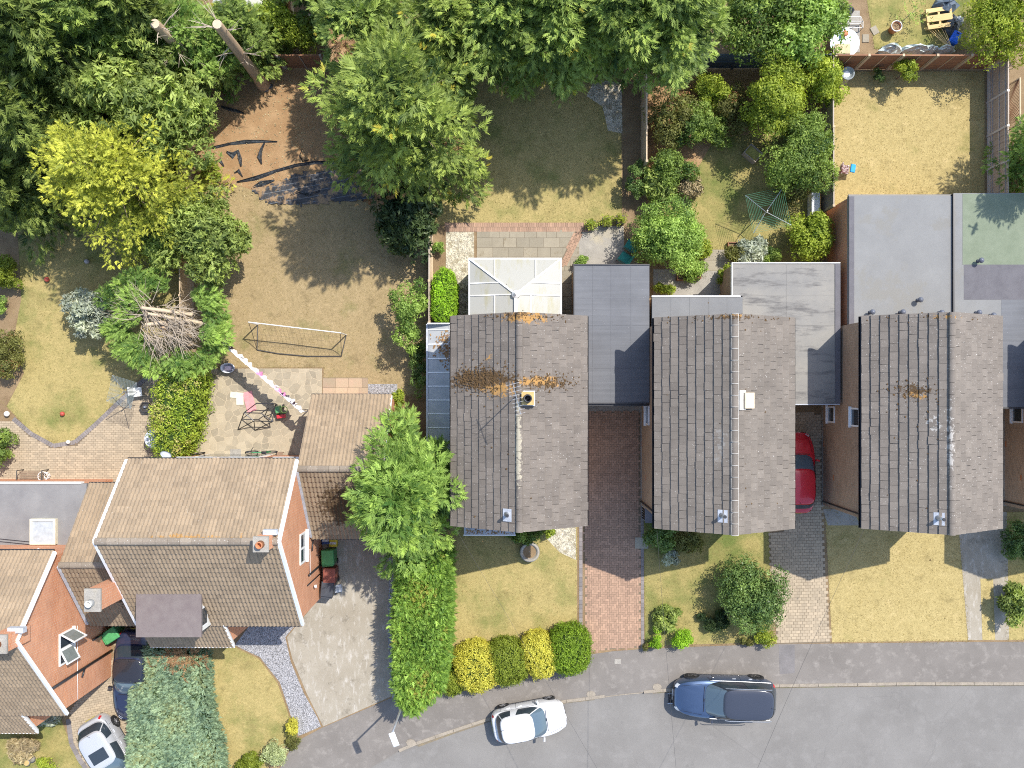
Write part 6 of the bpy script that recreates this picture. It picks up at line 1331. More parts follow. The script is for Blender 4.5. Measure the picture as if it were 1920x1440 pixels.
# ---------------------------------------------------------------- fences
def fence(label, a, b, h, n, mat, post='fence_grey', boards='v', gravel=False, cap=None, face=1, gapw=.0, postw=.05, missing=()):
    a, b = Vector((*a, 0)), Vector((*b, 0)); d = (b-a).normalized(); nn = Vector((-d.y, d.x, 0))*face; L_ = (b-a).length; pl = L_/n
    t = thing('fence', label, 'fence', (a+b)/2)
    def bx(m, u0, u1, v0, v1, z0, z1):
        p = [a+d*u+nn*v+Vector((0, 0, z)) for z in (z0, z1) for u, v in ((u0, v0), (u1, v0), (u1, v1), (u0, v1))]
        m.add(p, [(0, 3, 2, 1), (4, 5, 6, 7), (0, 1, 5, 4), (1, 2, 6, 5), (2, 3, 7, 6), (3, 0, 4, 7)] if face > 0 else [(1, 2, 3, 0), (7, 6, 5, 4), (4, 5, 1, 0), (5, 6, 2, 1), (6, 7, 3, 2), (7, 4, 0, 3)])
    r = random.Random(int(abs(a.x*10)+abs(a.y)*7)); z0 = .25 if gravel else .03
    for i in range(n):
        if i in missing: continue
        m = MB(); s, e = i*pl+.05, (i+1)*pl-.05; dz = r.uniform(-.03, .03); k = int((e-s)/.14) if boards == 'v' else int((h-z0)/.15)
        for j in range(k):
            o = r.uniform(-.004, .004)
            if boards == 'v': w_ = (e-s)/k; bx(m, s+j*w_, s+(j+1)*w_-.006-gapw, -.012+o, .006+o+.006*(j % 2), z0, h+dz)
            else: w_ = (h+dz-z0)/k; bx(m, s, e, -.012+o, .008+o, z0+j*w_, z0+(j+1)*w_-.006)
        bx(m, s, e, -.03, .028, h+dz, h+dz+.035)
        p_ = m.build('panel', M[mat], t)
        rl = MB()
        if boards == 'v':
            for z in (z0+.15, (h+z0)/2, h-.2): bx(rl, s, e, .014, .05, z, z+.06)
        else:
            for u in (s+.02, (s+e)/2-.02, e-.06): bx(rl, u, u+.04, .012, .04, z0, h+dz)
        rl.build('rail', M[post], p_)
        if gravel: g_ = MB(); bx(g_, s-.02, e+.02, -.03, .03, .0, .25); g_.build('gravel_board', M['conc_pale'], t)
    for i in range(n+1):
        m = MB(); u = min(max(i*pl, .05), L_-.05); bx(m, u-postw, u+postw, -.05, .06, 0, h+.06); m.build('post', M['conc_pale'] if gravel else M[post], t)
    return t
fence('brown panel fence with pale posts at the back of the square straw lawn', (14.5, 15.2), (22.2, 15.2), 1.75, 5, 'fence_brown', 'fence_pale', 'h', face=-1)
fence('weathered slatted fence on concrete gravel boards at the right of the straw lawn', (22.3, 15.2), (22.3, 8.9), 1.7, 4, 'fence_slat', 'fence_slat', 'v', True, face=-1)
fence('thin fence between the shrubby garden and the straw lawn', (14.46, 15.6), (14.46, 8.4), 1.7, 4, 'fence_grey', 'fence_pale', 'v')
fence('tan fence between the shaded lawn and the russet bush', (6.05, 15.0), (6.05, 10.4), 1.75, 3, 'fence_pale', 'fence_pale', 'h', face=1)
fence('low fence beside the box hedge and the apple tree', (-3.74, 14.8), (-3.74, 3.15), 1.6, 6, 'fence_grey', 'fence_pale', 'v')
fence('tan boundary fence under the loose tree, left of the worn grass', (-15.0, 13.5), (-14.9, 2.6), 1.75, 6, 'fence_pale', 'fence_pale', 'v', face=-1, missing=())
fence('brown board fence behind the soil bed', (-14.6, 15.25), (-8.6, 15.25), 1.6, 3, 'fence_brown', 'fence_grey', 'h', face=-1)
fence('dark blue grey fence behind the shrubby garden', (6.2, 15.25), (14.4, 15.25), 1.7, 4, 'fence_dark', 'fence_dark', 'v', face=-1)
fence('fence hidden behind the conifer row and the big cypress', (-8.5, 15.25), (6.0, 15.25), 1.6, 8, 'fence_brown', 'fence_grey', 'h', face=-1)
tr = thing('trellis', 'diamond lattice trellis panel beyond the right hand fence', 'trellis', (22.9, 13.2, 0)); m = MB()
for i in range(-8, 13):
    y0 = 12.2+i*.16
    for s in (1, -1):
        y_a, z_a, y_b, z_b = y0, .35, y0+s*1.5, 1.85
        m.tube([(22.75, y_a, z_a), (22.75, y_b, z_b)], .012, 4)
m.v = [(v[0], min(max(v[1], 12.1), 14.1), v[2]) for v in m.v]; m.build('lattice', M['fence_brown'], tr)
f = MB(); f.box(22.72, 22.78, 12.05, 12.1, 0, 1.9); f.box(22.72, 22.78, 14.1, 14.15, 0, 1.9); f.box(22.72, 22.78, 12.1, 14.1, 1.86, 1.9); f.build('frame', M['fence_pale'], tr)
# ---------------------------------------------------------------- street lamp, wires
B_ = Vector((-4.93, -13.98, 0)); t = thing('street_lamp', 'street lamp with white head rising from the end of the clipped hedge', 'street lamp', B_)
MB().tube([B_, B_+Vector((0, 0, 1.1)), B_+Vector((0, 0, 1.15)), B_+Vector((0, 0, 5.15))], [.085, .085, .055, .04], 10).build('post', M['metal'], t, smooth=True)
hd = B_+Vector((.03, -.12, 5.2)); m = MB(); m.obox((hd.x+.05, hd.y-.12, 5.22), .27, .62, .13, rz=.38, taper=.72); m.build('lamp_head', M['white'], t, bevel=.02)
MB().obox((hd.x+.05, hd.y-.12, 5.14), .2, .45, .03, rz=.38).build('diffuser', M['headlight'], t)
pole = thing('telegraph_pole', 'wooden telegraph pole beyond the bottom edge where the wires meet', 'pole', (6.9, -20.7, 0)); pt = Vector((6.9, -20.7, 7.5))
MB().tube([(6.9, -20.7, 0), (6.9, -20.7, 7.7)], [.16, .11], 10).build('shaft', M['bark2'], pole); MB().box(6.3, 7.5, -20.78, -20.62, 7.2, 7.32).build('crossarm', M['bark2'], pole)
for i, (tx, ty, tz) in enumerate(((-2.35, -5.5, 5.2), (5.95, -5.6, 5.2), (14.45, -5.6, 5.2))):
    e = Vector((tx, ty, tz)); n = 10; pts = [pt.lerp(e, k/n)-Vector((0, 0, .35*math.sin(math.pi*k/n))) for k in range(n+1)]
    o = MB().tube(pts, .0055, 4).build('telephone_wire', M['black'])
    tag(o, ['thin telephone wire running to the lichen roofed house', 'thin telephone wire running to the white ridged house', 'thin telephone wire running to the speckled roofed house'][i], 'wire', 'telephone wires over the road')
# ---------------------------------------------------------------- bins
def bin_(label, px, py, colr, rz):
    p = W(px, py, 1.0); t = thing('wheelie_bin', label, 'bin', (p.x, p.y, .01), rz, 'wheelie bins by the brick gables'); mt = simple('bin_plastic', colr, .5, .4)
    MB().obox((0, 0, .48), .5, .6, .9, taper=1.13).build('body', mt, t, world=False, bevel=.02)
    MB().obox((0, .01, .98), .6, .72, .07, taper=.9).build('lid', mt, t, world=False, bevel=.02)
    MB().obox((0, -.37, .95), .5, .05, .05).build('handle', mt, t, world=False)
    for s in (-1, 1): MB().tube([(s*.24, -.3, .1), (s*.3, -.3, .1)], .1, 12).build('wheel', M['black'], t, world=False)
bin_('green wheelie bin, uppermost of three against the brick gable', 614, 1046, (.06, .24, .08), .05)
bin_('brown red wheelie bin, middle of three against the brick gable', 617, 1080, (.20, .06, .04), .0)
bin_('dark grey wheelie bin, lowest of three against the brick gable', 613, 1106, (.045, .05, .06), -.1)
bin_('green wheelie bin beside the dark car and the brick gable', 206, 1192, (.07, .28, .10), -1.0)
def tubes(name, mat, parent, segs, r=.02, seg=6):
    for sgm in segs: MB().tube(sgm, r, seg).build(name, mat, parent)
# ---------------------------------------------------------------- goal
gl = thing('goal', 'football goal with white crossbar and black base frame on the worn grass', 'goal', W(560, 640)); zc = 1.5
A, B2 = W(466, 604, zc), W(638, 624, zc); A0, B0 = Vector((A.x, A.y, 0)), Vector((B2.x, B2.y, 0)); C0, D0 = W(482, 656, .03), W(640, 668, .03)
MB().tube([A, A.lerp(B2, .5)-Vector((0, 0, .05)), B2], .026, 8).build('crossbar', M['white_old'], gl)
for q, z in ((A0, A), (B0, B2)): MB().tube([q, z], .03, 8).build('post', M['white_old'], gl)
for q, z in ((A0, C0), (B0, D0)): MB().tube([q+Vector((0, 0, .03)), z], .022, 6).build('side_bar', M['darkmetal'], gl)
for q, z in ((A, C0), (B2, D0)): MB().tube([q, q.lerp(z, .5)-Vector((0, 0, .06)), z], .014, 6).build('stay', M['darkmetal'], gl)
m = MB(); m.tube([C0, C0.lerp(D0, .25)+Vector((0, -.1, 0)), C0.lerp(D0, .6)+Vector((0, -.12, 0)), D0], .03, 6); m.build('back_bar', M['darkmetal'], gl)
m = MB()
for i in range(1, 22):
    u = i/22; a, b = A.lerp(B2, u), C0.lerp(D0, u); m.tube([a, a.lerp(b, .5)-Vector((0, 0, .25)), b], .003, 3, False)
for v in (.2, .4, .6, .8): m.tube([A.lerp(C0, v)-Vector((0, 0, .2*v)), B2.lerp(D0, v)-Vector((0, 0, .2*v))], .003, 3, False)
tag(m.build('net', M['darkmetal'], gl), kind='stuff')
# ---------------------------------------------------------------- washing line and clothes
wl = thing('washing_line', 'washing line strung over the crazy paving from the cut conifer', 'washing line', W(480, 700)); P0, P1 = W(404, 633, 2.0), W(561, 769, 2.0)
MB().tube([P0, P0.lerp(P1, .5)-Vector((0, 0, .1)), P1], .008, 5).build('rope', M['white'], wl)
for q in (P0, P1): MB().tube([(q.x, q.y, 0), (q.x, q.y, 2.05)], .03, 8).build('post', M['metal'], wl)
CW, CP, CB_, CG = simple('white_cloth', (.74, .73, .73), .9, .1), simple('pink_cloth', (.68, .26, .48), .9, .1), simple('dark_cloth', (.06, .04, .06), .9, .1), simple('lilac_cloth', (.62, .52, .60), .9, .1)
d = (P1-P0).normalized(); nrm = Vector((-d.y, d.x, 0)); random.seed(7)
specs = [(.02, .5, CW, 'white'), (.075, .4, CG, 'lilac'), (.12, .25, CB_, 'dark'), (.17, .6, CW, 'white'), (.24, .55, CW, 'white'), (.31, .5, CW, 'white'), (.38, .6, CW, 'white'), (.46, .4, CP, 'pink'), (.52, .6, CW, 'white'), (.59, .55, CW, 'white'), (.67, .3, CG, 'lilac'), (.73, .5, CP, 'pink'), (.78, .35, CB_, 'dark'), (.83, .5, CW, 'white'), (.89, .3, CB_, 'dark'), (.94, .6, CW, 'white')]
names = ['end of the line by the cut conifer', 'second from the cut conifer', 'third from the cut conifer', 'fourth from the cut conifer', 'fifth from the cut conifer', 'sixth from the cut conifer', 'seventh from the cut conifer', 'in the middle of the line', 'ninth from the cut conifer', 'tenth from the cut conifer', 'eleventh from the cut conifer', 'fifth from the garage end', 'fourth from the garage end', 'third from the garage end', 'second from the garage end', 'end of the line nearest the garage']
for i, (u, w_, mt, cn) in enumerate(specs):
    c = P0.lerp(P1, u)-Vector((0, 0, .1*math.sin(math.pi*u))); hgt = random.uniform(.35, .8); m = MB(); n = 6
    for s in (0, 1):
        for k in range(n+1):
            for z in (0, .5, 1):
                o = .05*math.sin(k*1.7+i+z*2)*(.3+z)+(.03+.03*z if s else -.03); m.v.append(tuple(c+d*((k/n-.1)*w_*(1+.15*math.sin(i*2+z*2)))+nrm*o-Vector((0, 0, z*hgt-.01))))
    q = 3*(n+1)
    for s in (0, 1):
        for k in range(n):
            for z in (0, 1): a_ = s*q+k*3+z; f_ = (a_, a_+3, a_+4, a_+1); m.f.append(f_ if s else f_[::-1]); m.m.append(0)
    for k in range(n): m.f.append((k*3, k*3+3, q+k*3+3, q+k*3)); m.m.append(0)
    o = m.build('garment', mt); tag(o, f'{cn} garment hanging on the washing line, {names[i]}', 'clothing', 'clothes on the washing line')
# ---------------------------------------------------------------- patio things
cf = thing('climbing_frame', 'black tubular frame standing on the crazy paving', 'frame', W(485, 785))
def Z(x, y, z): return W(340+x/5.144, 590+y/5.144, z)
hx = [Z(605, 945, .75), Z(725, 855, .75), Z(915, 860, .75), Z(870, 960, .7), Z(885, 1030, .7), Z(700, 1025, .7)]; ft = [Z(545, 1110, .03), Z(710, 1115, .03), Z(800, 985, .03), Z(620, 1000, .03)]
tubes('rail', M['black'], cf, [[hx[i], hx[(i+1) % 6]] for i in range(6)]+[[hx[0], Z(770, 950, .7)], [Z(770, 950, .7), hx[4]], [Z(770, 950, .7), Z(840, 900, .72)]], .025)
tubes('leg', M['black'], cf, [[hx[0], ft[0]], [hx[5], ft[0]], [hx[5], ft[1]], [hx[4], ft[1]], [hx[3], ft[2]], [Z(840, 900, .72), ft[2]]], .022)
ty = thing('ride_on_toy', 'green and red plastic ride-on toy on the crazy paving', 'toy', W(522, 775)); gp, rp = simple('green_plastic', (.09, .26, .10), .4, .5), simple('red_plastic', (.60, .03, .04), .4, .5)
c = W(522, 772, .4); MB().obox((c.x-.02, c.y+.08, .38), .3, .42, .3, rz=.2, taper=.7).build('seat', gp, ty, bevel=.03); MB().obox((c.x+.1, c.y-.22, .3), .4, .16, .12, rz=.1).build('step', rp, ty, bevel=.02)
MB().tube([(c.x+.3+.15*math.cos(a), c.y+.15*math.sin(a)+.1, .55) for a in np.linspace(0, 6.28, 14)], .02, 5).build('steering_wheel', simple('lime_plastic', (.35, .55, .12), .5), ty)
for dx, dy in ((-.16, .25), (.16, .25), (-.1, -.1), (.2, -.1)): MB().tube([(c.x+dx-.03, c.y+dy, .1), (c.x+dx+.03, c.y+dy, .1)], .1, 10).build('wheel', M['black'], ty)
tb = thing('wash_tub', 'oval white tub with pale pink washing beside the washing line', 'tub', W(427, 690)); c = W(427, 690, .3)
m = MB().lathe([(.2, .02), (.26, .3), (.3, .36), (.27, .36), (.24, .3), (.18, .05)], 20, (0, 0, 0)); m.v = [(c.x+v[0]*1.15, c.y+v[1]*.8, v[2]) for v in m.v]; m.build('shell', simple('lilac_white_plastic', (.58, .60, .66), .4), tb, smooth=True)
MB().obox((c.x-.02, c.y, .26), .36, .24, .12, taper=.7).build('washing', CG, tb, bevel=.03)
for i, (x, y, w_, h_, rz, mt, l) in enumerate(((455, 750, .45, .95, .25, simple('pink_mat', (.58, .26, .27), .9, .1), 'faded pink mat lying on the crazy paving'), (444, 741, .62, .28, -.1, simple('cream_mat', (.60, .58, .46), .9, .1), 'long cream mat lying on the crazy paving'), (450, 752, .34, .36, 0, simple('cream_mat2', (.62, .60, .50), .9, .1), 'short cream mat lying below the long one'))):
    if i == 0: x, y = 468, 753
    c = W(x, y, .03); o = MB().obox((0, 0, 0), w_, h_, .025).build('mat', mt, bevel=.008); o.location = (c.x, c.y, .038+.004*i); o.rotation_euler[2] = rz; tag(o, l, 'mat')
def bicycle(label, px, py, rz, colr):
    p = W(px, py, .5); t = thing('bicycle', label, 'bicycle', (p.x, p.y, .02), rz); mt = simple('bike_paint', colr, .35, .5)
    for x in (-.45, .45):
        w_ = MB().tube([(x+.29*math.cos(a), .03*math.sin(a*1), .29+.29*math.sin(a)) for a in np.linspace(0, 2*math.pi, 17)], .022, 5).build('wheel', M['tyre'], t, world=False)
        for k in range(4): a = k*math.pi/4; MB().tube([(x-.28*math.cos(a), 0, .29-.28*math.sin(a)), (x+.28*math.cos(a), 0, .29+.28*math.sin(a))], .004, 3).build('spoke', M['metal'], w_, world=False)
    MB().tube([(-.45, 0, .29), (-.1, 0, .32), (.32, 0, .65), (-.2, 0, .62), (-.1, 0, .32)], .018, 5).build('frame', mt, t, world=False); MB().tube([(-.45, 0, .29), (-.2, 0, .62), (-.23, 0, .75)], .015, 5).build('seat_post', mt, t, world=False); MB().tube([(.45, 0, .29), (.32, 0, .65), (.3, 0, .82)], .016, 5).build('fork', mt, t, world=False)
    MB().tube([(.22, -.27, .84), (.32, -.1, .84), (.32, .1, .84), (.22, .27, .84)], .015, 5).build('handlebar', M['black'], t, world=False); MB().obox((-.24, 0, .77), .24, .14, .05, taper=.7).build('saddle', M['black'], t, world=False, bevel=.015)
bicycle('small green bicycle lying against the back wall of the tan roofed house', 488, 848, math.pi, (.05, .25, .10)); bicycle('dark bicycle leaning by the climber at the back wall', 352, 856, .25, (.04, .07, .05))
st = thing('stool', 'small dark stool by the back wall, right of the green bicycle', 'stool', W(525, 853)); c = W(525, 852, .3); MB().obox((c.x, c.y, .33), .26, .24, .03).build('seat', M['bark2'], st)
for dx in (-.1, .1):
    for dy in (-.09, .09): MB().tube([(c.x+dx, c.y+dy, .01), (c.x+dx, c.y+dy, .32)], .014, 4).build('leg', M['bark2'], st)
def cover(label, px, py, w_, h_, rz, mt, bars=0, z=.012, frame=True):
    p = W(px, py); t = thing('drain_cover' if bars else 'manhole_cover', label, 'cover', (p.x, p.y, z), rz); MB().obox((0, 0, .004), w_, h_, .02).build('plate', mt, t, world=False)
    for i in range(bars): MB().obox((0, -h_/2+(i+.5)*h_/bars, .018), w_*.9, h_/bars*.5, .015, rz=.0).build('bar', M['darkmetal'], t, world=False)
    if frame:
        for s in (-1, 1): MB().obox((0, s*(h_/2+.02), .004), w_+.08, .04, .03).build('rim', M['metal'], t, world=False)
cover('dark rectangular manhole cover in the crazy paving by the back wall', 442, 847, .5, .24, 0, M['conc_grey'], z=.02, frame=False)
cover('drain grate in the road under the front of the blue car', 1263, 1311, .45, .42, 0, M['dark'], 6, z=-.104)
cover('pale round edged manhole in the pavement patch by the brick driveway', 1158, 1240, .3, .24, 0, M['conc_grey'], z=.008, frame=False)
o = MB().obox((0, 0, 0), .62, .52, .04).build('paving_slab', M['conc_grey']); o.location = W(1203, 1018, .02); tag(o, 'pale slab at the edge of the brick driveway by the dark bush', 'slab')
# ---------------------------------------------------------------- left garden things
bn = thing('garden_bench', 'dark slatted metal bench against the left extension', 'bench', W(62, 893)); c = W(62, 893, .4)
for i in range(6): MB().box(c.x-.62, c.x+.5, c.y-.22+i*.08, c.y-.17+i*.08, .42, .44).build('slat', M['bark2'], bn)
for i in range(3): MB().box(c.x-.62, c.x+.5, c.y-.3, c.y-.27, .5+i*.12, .58+i*.12).build('back_slat', M['bark2'], bn)
for x in (-.64, .52): MB().tube([(c.x+x, c.y+.28, 0), (c.x+x, c.y+.28, .62), (c.x+x, c.y-.28, .66), (c.x+x, c.y-.3, 0)], .025, 6).build('arm', M['darkmetal'], bn)
wt = thing('wire_planter', 'round white wire planter beside the metal bench', 'planter', W(82, 893)); c = W(82, 893, .4)
for z, r_ in ((.1, .14), (.3, .18), (.5, .22)): MB().tube([(c.x+r_*math.cos(a), c.y+r_*math.sin(a), z) for a in np.linspace(0, 6.283, 14)], .015, 4).build('hoop', M['white'], wt)
for k in range(8): a = k*.785; MB().tube([(c.x+.14*math.cos(a), c.y+.14*math.sin(a), .02), (c.x+.22*math.cos(a), c.y+.22*math.sin(a), .5)], .012, 4).build('rod', M['white'], wt)
rt = thing('round_table', 'pale round garden table beside the yellow green climber', 'table', W(292, 820)); c = W(288, 823, .7)
MB().lathe([(.02, .66), (.42, .67), (.43, .7), (.42, .715), (.02, .72)], 24, (c.x, c.y, 0)).build('tabletop', simple('pale_table', (.52, .54, .57), .4), rt, smooth=False)
for k in range(4): a = k*1.571+.4; MB().tube([(c.x+.3*math.cos(a), c.y+.3*math.sin(a), .01), (c.x+.2*math.cos(a), c.y+.2*math.sin(a), .67)], .018, 5).build('leg', M['metal'], rt)
wc2 = thing('plastic_chair', 'white plastic chair beside the grey rotary airer', 'chair', W(256, 735)); c = W(256, 735, .5)
MB().obox((c.x, c.y, .42), .44, .42, .04, rz=.1).build('seat', M['white'], wc2, bevel=.01); MB().obox((c.x-.2, c.y+.02, .65), .05, .42, .45, rz=.1, ry=-.15).build('backrest', M['white'], wc2, bevel=.01)
for dx in (-.18, .18):
    for dy in (-.17, .17): MB().tube([(c.x+dx, c.y+dy, .01), (c.x+dx*.95, c.y+dy*.95, .41)], .022, 5).build('leg', M['white'], wc2)
hp = thing('hexagonal_pot', 'dark hexagonal pot beside the climber', 'pot', W(273, 763)); c = W(273, 763, .3); MB().lathe([(.2, .01), (.27, .38), (.22, .38), (.2, .3)], 6, (c.x, c.y, 0)).build('pot', M['darkmetal'], hp); MB().lathe([(.08, 0), (.05, .12)], 8, (c.x, c.y, .3)).build('spout', M['metal'], hp)
def airer(label, px, py, R, rot, colr, z=1.75, tilt=.0, n=9):
    p = W(px, py, z); t = thing('rotary_airer', label, 'clothes airer', (p.x, p.y, 0)); mt = simple('line_cord', colr, .6); q = Vector((p.x, p.y, z))
    MB().tube([(p.x, p.y, 0), (p.x, p.y, z+.1)], .025, 8).build('pole', M['metal'], t)
    ends = [q+Vector((R*math.cos(rot+k*math.pi/2), R*math.sin(rot+k*math.pi/2), .22+tilt*math.cos(k*1.57))) for k in range(4)]
    for e in ends: MB().tube([q-Vector((0, 0, .15)), e], .016, 5).build('arm', M['metal'], t)
    for i in range(n):
        f_ = .3+.7*i/(n-1); m = MB()
        for k in range(4): a, b = q.lerp(ends[k], f_), q.lerp(ends[(k+1) % 4], f_); m.tube([a, a.lerp(b, .5)-Vector((0, 0, .03)), b], .006, 4)
        m.build('line', mt, t)
airer('green lined rotary clothes airer standing open in the shrubby garden', 1438, 396, 1.22, math.radians(-33), (.02, .16, .08)); airer('grey rotary clothes airer half folded at the edge of the block patio', 232, 735, .85, .5, (.22, .27, .27), 1.9, .15, 11)
for i, (x, y, r_, cc, l) in enumerate(((88, 524, .12, (.42, .08, .06), 'red and pink ball on the curved lawn'), (163, 490, .12, (.35, .33, .33), 'grey ball in the shade on the curved lawn'), (117, 776, .11, (.40, .07, .05), 'red ball near the lower end of the curved lawn'), (128, 829, .1, (.65, .62, .55), 'white ball at the lawn edge by the block patio'), (13, 776, .13, (.72, .70, .66), 'white ball in the bed at the left edge'))):
    p = W(x, y, r_); t = MB().lathe([(max(.004, r_*math.sin(a)), -r_*math.cos(a)) for a in np.linspace(.05, math.pi-.05, 9)], 14, (0, 0, 0)).build('ball', simple('ball_%d' % i, cc, .5), None, smooth=True); t.location = (p.x, p.y, r_+.01); tag(t, l, 'ball', 'balls on the curved lawn')
sd_ = thing('satellite_dish', 'grey satellite dish at the back eave of the tan roofed house', 'dish', W(310, 855, 4.6)); c = sd_.location
m = MB().lathe([(.02, .0), (.14, .02), (.22, .06), (.23, .07), (.14, .035), (.02, .012)], 16, (0, 0, 0)); Rm = Euler((-1.1, 0, -.6)).to_matrix(); m.v = [tuple(c+Rm @ Vector(v)) for v in m.v]; m.build('reflector', M['lead'], sd_, smooth=True); MB().tube([c, c+Vector((0, -.35, -.15))], .02, 5).build('bracket', M['metal'], sd_)
# ---------------------------------------------------------------- soil bed: torn weed membrane
def membrane_mat():
    g = G('weed_membrane'); sx = g.n('ShaderNodeTexWave', wave_type='BANDS', bands_direction='Y'); g.set(sx, 'Vector', g.mapping(rot=(0, 0, -.17))); sx.inputs['Scale'].default_value = 1.25; sx.inputs['Distortion'].default_value = .3
    c = g.mix(g.ramp(sx.outputs[0], .97, .995), (.035, .037, .042), (.15, .165, .18)); c = g.mix(g.ramp(g.noise(1.5, 6, .75), .5, .56), c, (.26, .17, .09)); return g.fin(c, .45, .4)
M['membrane'] = membrane_mat(); M['plastic'] = two('black_plastic_sheet', (.02, .022, .026), (.07, .08, .09), 9, .4, .6, .2, 30, rough=.3, spec=.5)
def tarp(label, pts, z, seed, mat):
    P = P2(pts); r = np.random.default_rng(seed); xs, ys = [p[0] for p in P], [p[1] for p in P]; nx_, ny_ = int((max(xs)-min(xs))/.12)+2, int((max(ys)-min(ys))/.12)+2
    gx, gy = np.linspace(min(xs), max(xs), nx_), np.linspace(min(ys), max(ys), ny_); X, Y = np.meshgrid(gx, gy, indexing='ij'); ins = inside(P, np.stack([X.ravel()+r.normal(0, .05, X.size), Y.ravel()+r.normal(0, .05, X.size)], 1)).reshape(X.shape)
    Zz = z+.02*np.sin(X*5+seed)*np.sin(Y*9)+r.uniform(0, .015, X.shape); V = np.stack([X+r.normal(0, .03, X.shape), Y+r.normal(0, .03, X.shape), Zz], 2).reshape(-1, 3); F = []
    for i in range(nx_-1):
        for j in range(ny_-1):
            if ins[i, j] and ins[i+1, j] and ins[i, j+1] and ins[i+1, j+1]: a = i*ny_+j; F.append((a, a+ny_, a+ny_+1, a+1))
    o = bpy.data.objects.new('weed_membrane', mesh_np('weed_membrane', V, np.array(F), mat)); link(o); tag(o, label, 'plastic sheet')
tarp('large dark weed membrane sheet showing through the soil by the big cypress', [(468, 352), (520, 338), (565, 322), (640, 308), (720, 298), (730, 372), (640, 384), (560, 388), (500, 385), (480, 372)], .035, 3, M['membrane'])
def strip(label, pts, w_, mat='plastic'):
    m = MB(); P = [W(*p) for p in pts]; r = random.Random(int(pts[0][0])); n = len(P)
    for i, p in enumerate(P):
        d = (P[min(i+1, n-1)]-P[max(i-1, 0)]).normalized(); q = Vector((-d.y, d.x, 0)); ww = w_*r.uniform(.6, 1.3)*(.4 if i in (0, n-1) else 1)
        for k, zz in ((-1, .015), (-.4, .07), (.2, .03), (.6, .09), (1, .012)): m.v.append(tuple(p+q*ww*k+Vector((0, 0, zz*r.uniform(.6, 1.4)))))
    for i in range(n-1):
        for k in range(4): a = i*5+k; m.f.append((a, a+5, a+6, a+1)); m.m.append(0)
    o = m.build('plastic_strip', M[mat]); tag(o, label, 'plastic sheet', 'torn plastic on the soil bed')
strip('long torn plastic strip lying across the soil bed, upper one', [(388, 279), (405, 276), (430, 270), (460, 266), (490, 265), (520, 266)], .09)
strip('long torn plastic strip along the upper edge of the weed membrane', [(445, 342), (480, 334), (520, 320), (555, 310), (590, 305), (640, 304), (690, 300)], .1)
strip('short twisted plastic scrap hanging from the upper strip', [(497, 266), (490, 280), (486, 295), (491, 308)], .11); strip('crumpled plastic scrap on the left of the soil bed', [(425, 285), (436, 292), (446, 284), (450, 298), (452, 312)], .16)
strip('small plastic scrap near the fence on the soil bed', [(405, 305), (412, 300), (420, 312)], .1); strip('thin looped plastic scrap in the middle of the soil bed', [(567, 280), (562, 292), (568, 303), (580, 300)], .04)
strip('plastic wrapped around the foot of the right cut trunk', [(485, 160), (498, 164), (512, 160)], .2); strip('plastic scrap in the shade near the left cut trunk', [(415, 200), (430, 205), (445, 208), (458, 213)], .12)
strip('crumpled plastic scrap below the upper strip', [(440, 325), (447, 320), (455, 332)], .1); strip('plastic scrap left of the weed membrane', [(475, 352), (490, 345), (515, 338)], .12); strip('plastic scrap on the lower edge of the weed membrane', [(545, 368), (560, 360), (580, 366), (600, 358)], .13)
# fallen leaves and chips on the soil
r_ = np.random.default_rng(8); n = 1600; pp = np.stack([r_.uniform(-14.5, -4.2, n), r_.uniform(9.0, 15.0, n), r_.uniform(.012, .03, n)], 1); lv = (np.array([[0, -.5, -.3], [0, .5, -.3], [.1, .5, .3], [.1, -.5, .3]]), np.array([[0, 1, 2], [0, 2, 3]]))
o = leafobj('leaf_litter', scatter([lv], pp, np.tile([0, 0, 1.0], (n, 1))+r_.normal(0, .2, (n, 3)), r_.uniform(.03, .08, n), r_.random(n), r_.uniform(0, 6, n), r_), L['dry'], None, 'stuff'); tag(o, 'pale fallen leaves and wood chips on the soil bed', 'leaf litter')
n = 260; pp = np.stack([np.concatenate([r_.normal(-2.9, .28, n//2), r_.normal(-2.75, .2, n-n//2)]), np.concatenate([r_.normal(2.2, .3, n//2), r_.normal(1.75, .3, n-n//2)]), np.zeros(n)], 1); pp[:, 0] = np.clip(pp[:, 0], -3.6, -2.4); pp[:, 2] = 2.37+(pp[:, 0]+3.71)/1.43*.4
o = leafobj('dead_leaves', scatter([lv], pp, np.tile([0, 0, 1.0], (n, 1))+r_.normal(0, .3, (n, 3)), r_.uniform(.05, .12, n), r_.random(n), r_.uniform(0, 6, n), r_), L['brown'], None, 'stuff'); tag(o, 'dead brown leaves lying on the lean-to roof', 'leaf litter')
n = 160; pp = np.stack([r_.uniform(-2.0, 0.1, n), r_.uniform(-6.2, -5.9, n), np.full(n, 2.47)], 1); o = leafobj('dead_leaves', scatter([lv], pp, np.tile([0, 0, 1.0], (n, 1))+r_.normal(0, .2, (n, 3)), r_.uniform(.03, .08, n), r_.random(n), r_.uniform(0, 6, n), r_), L['brown'], None, 'stuff'); tag(o, 'dead leaves on the bay window roof', 'leaf litter')
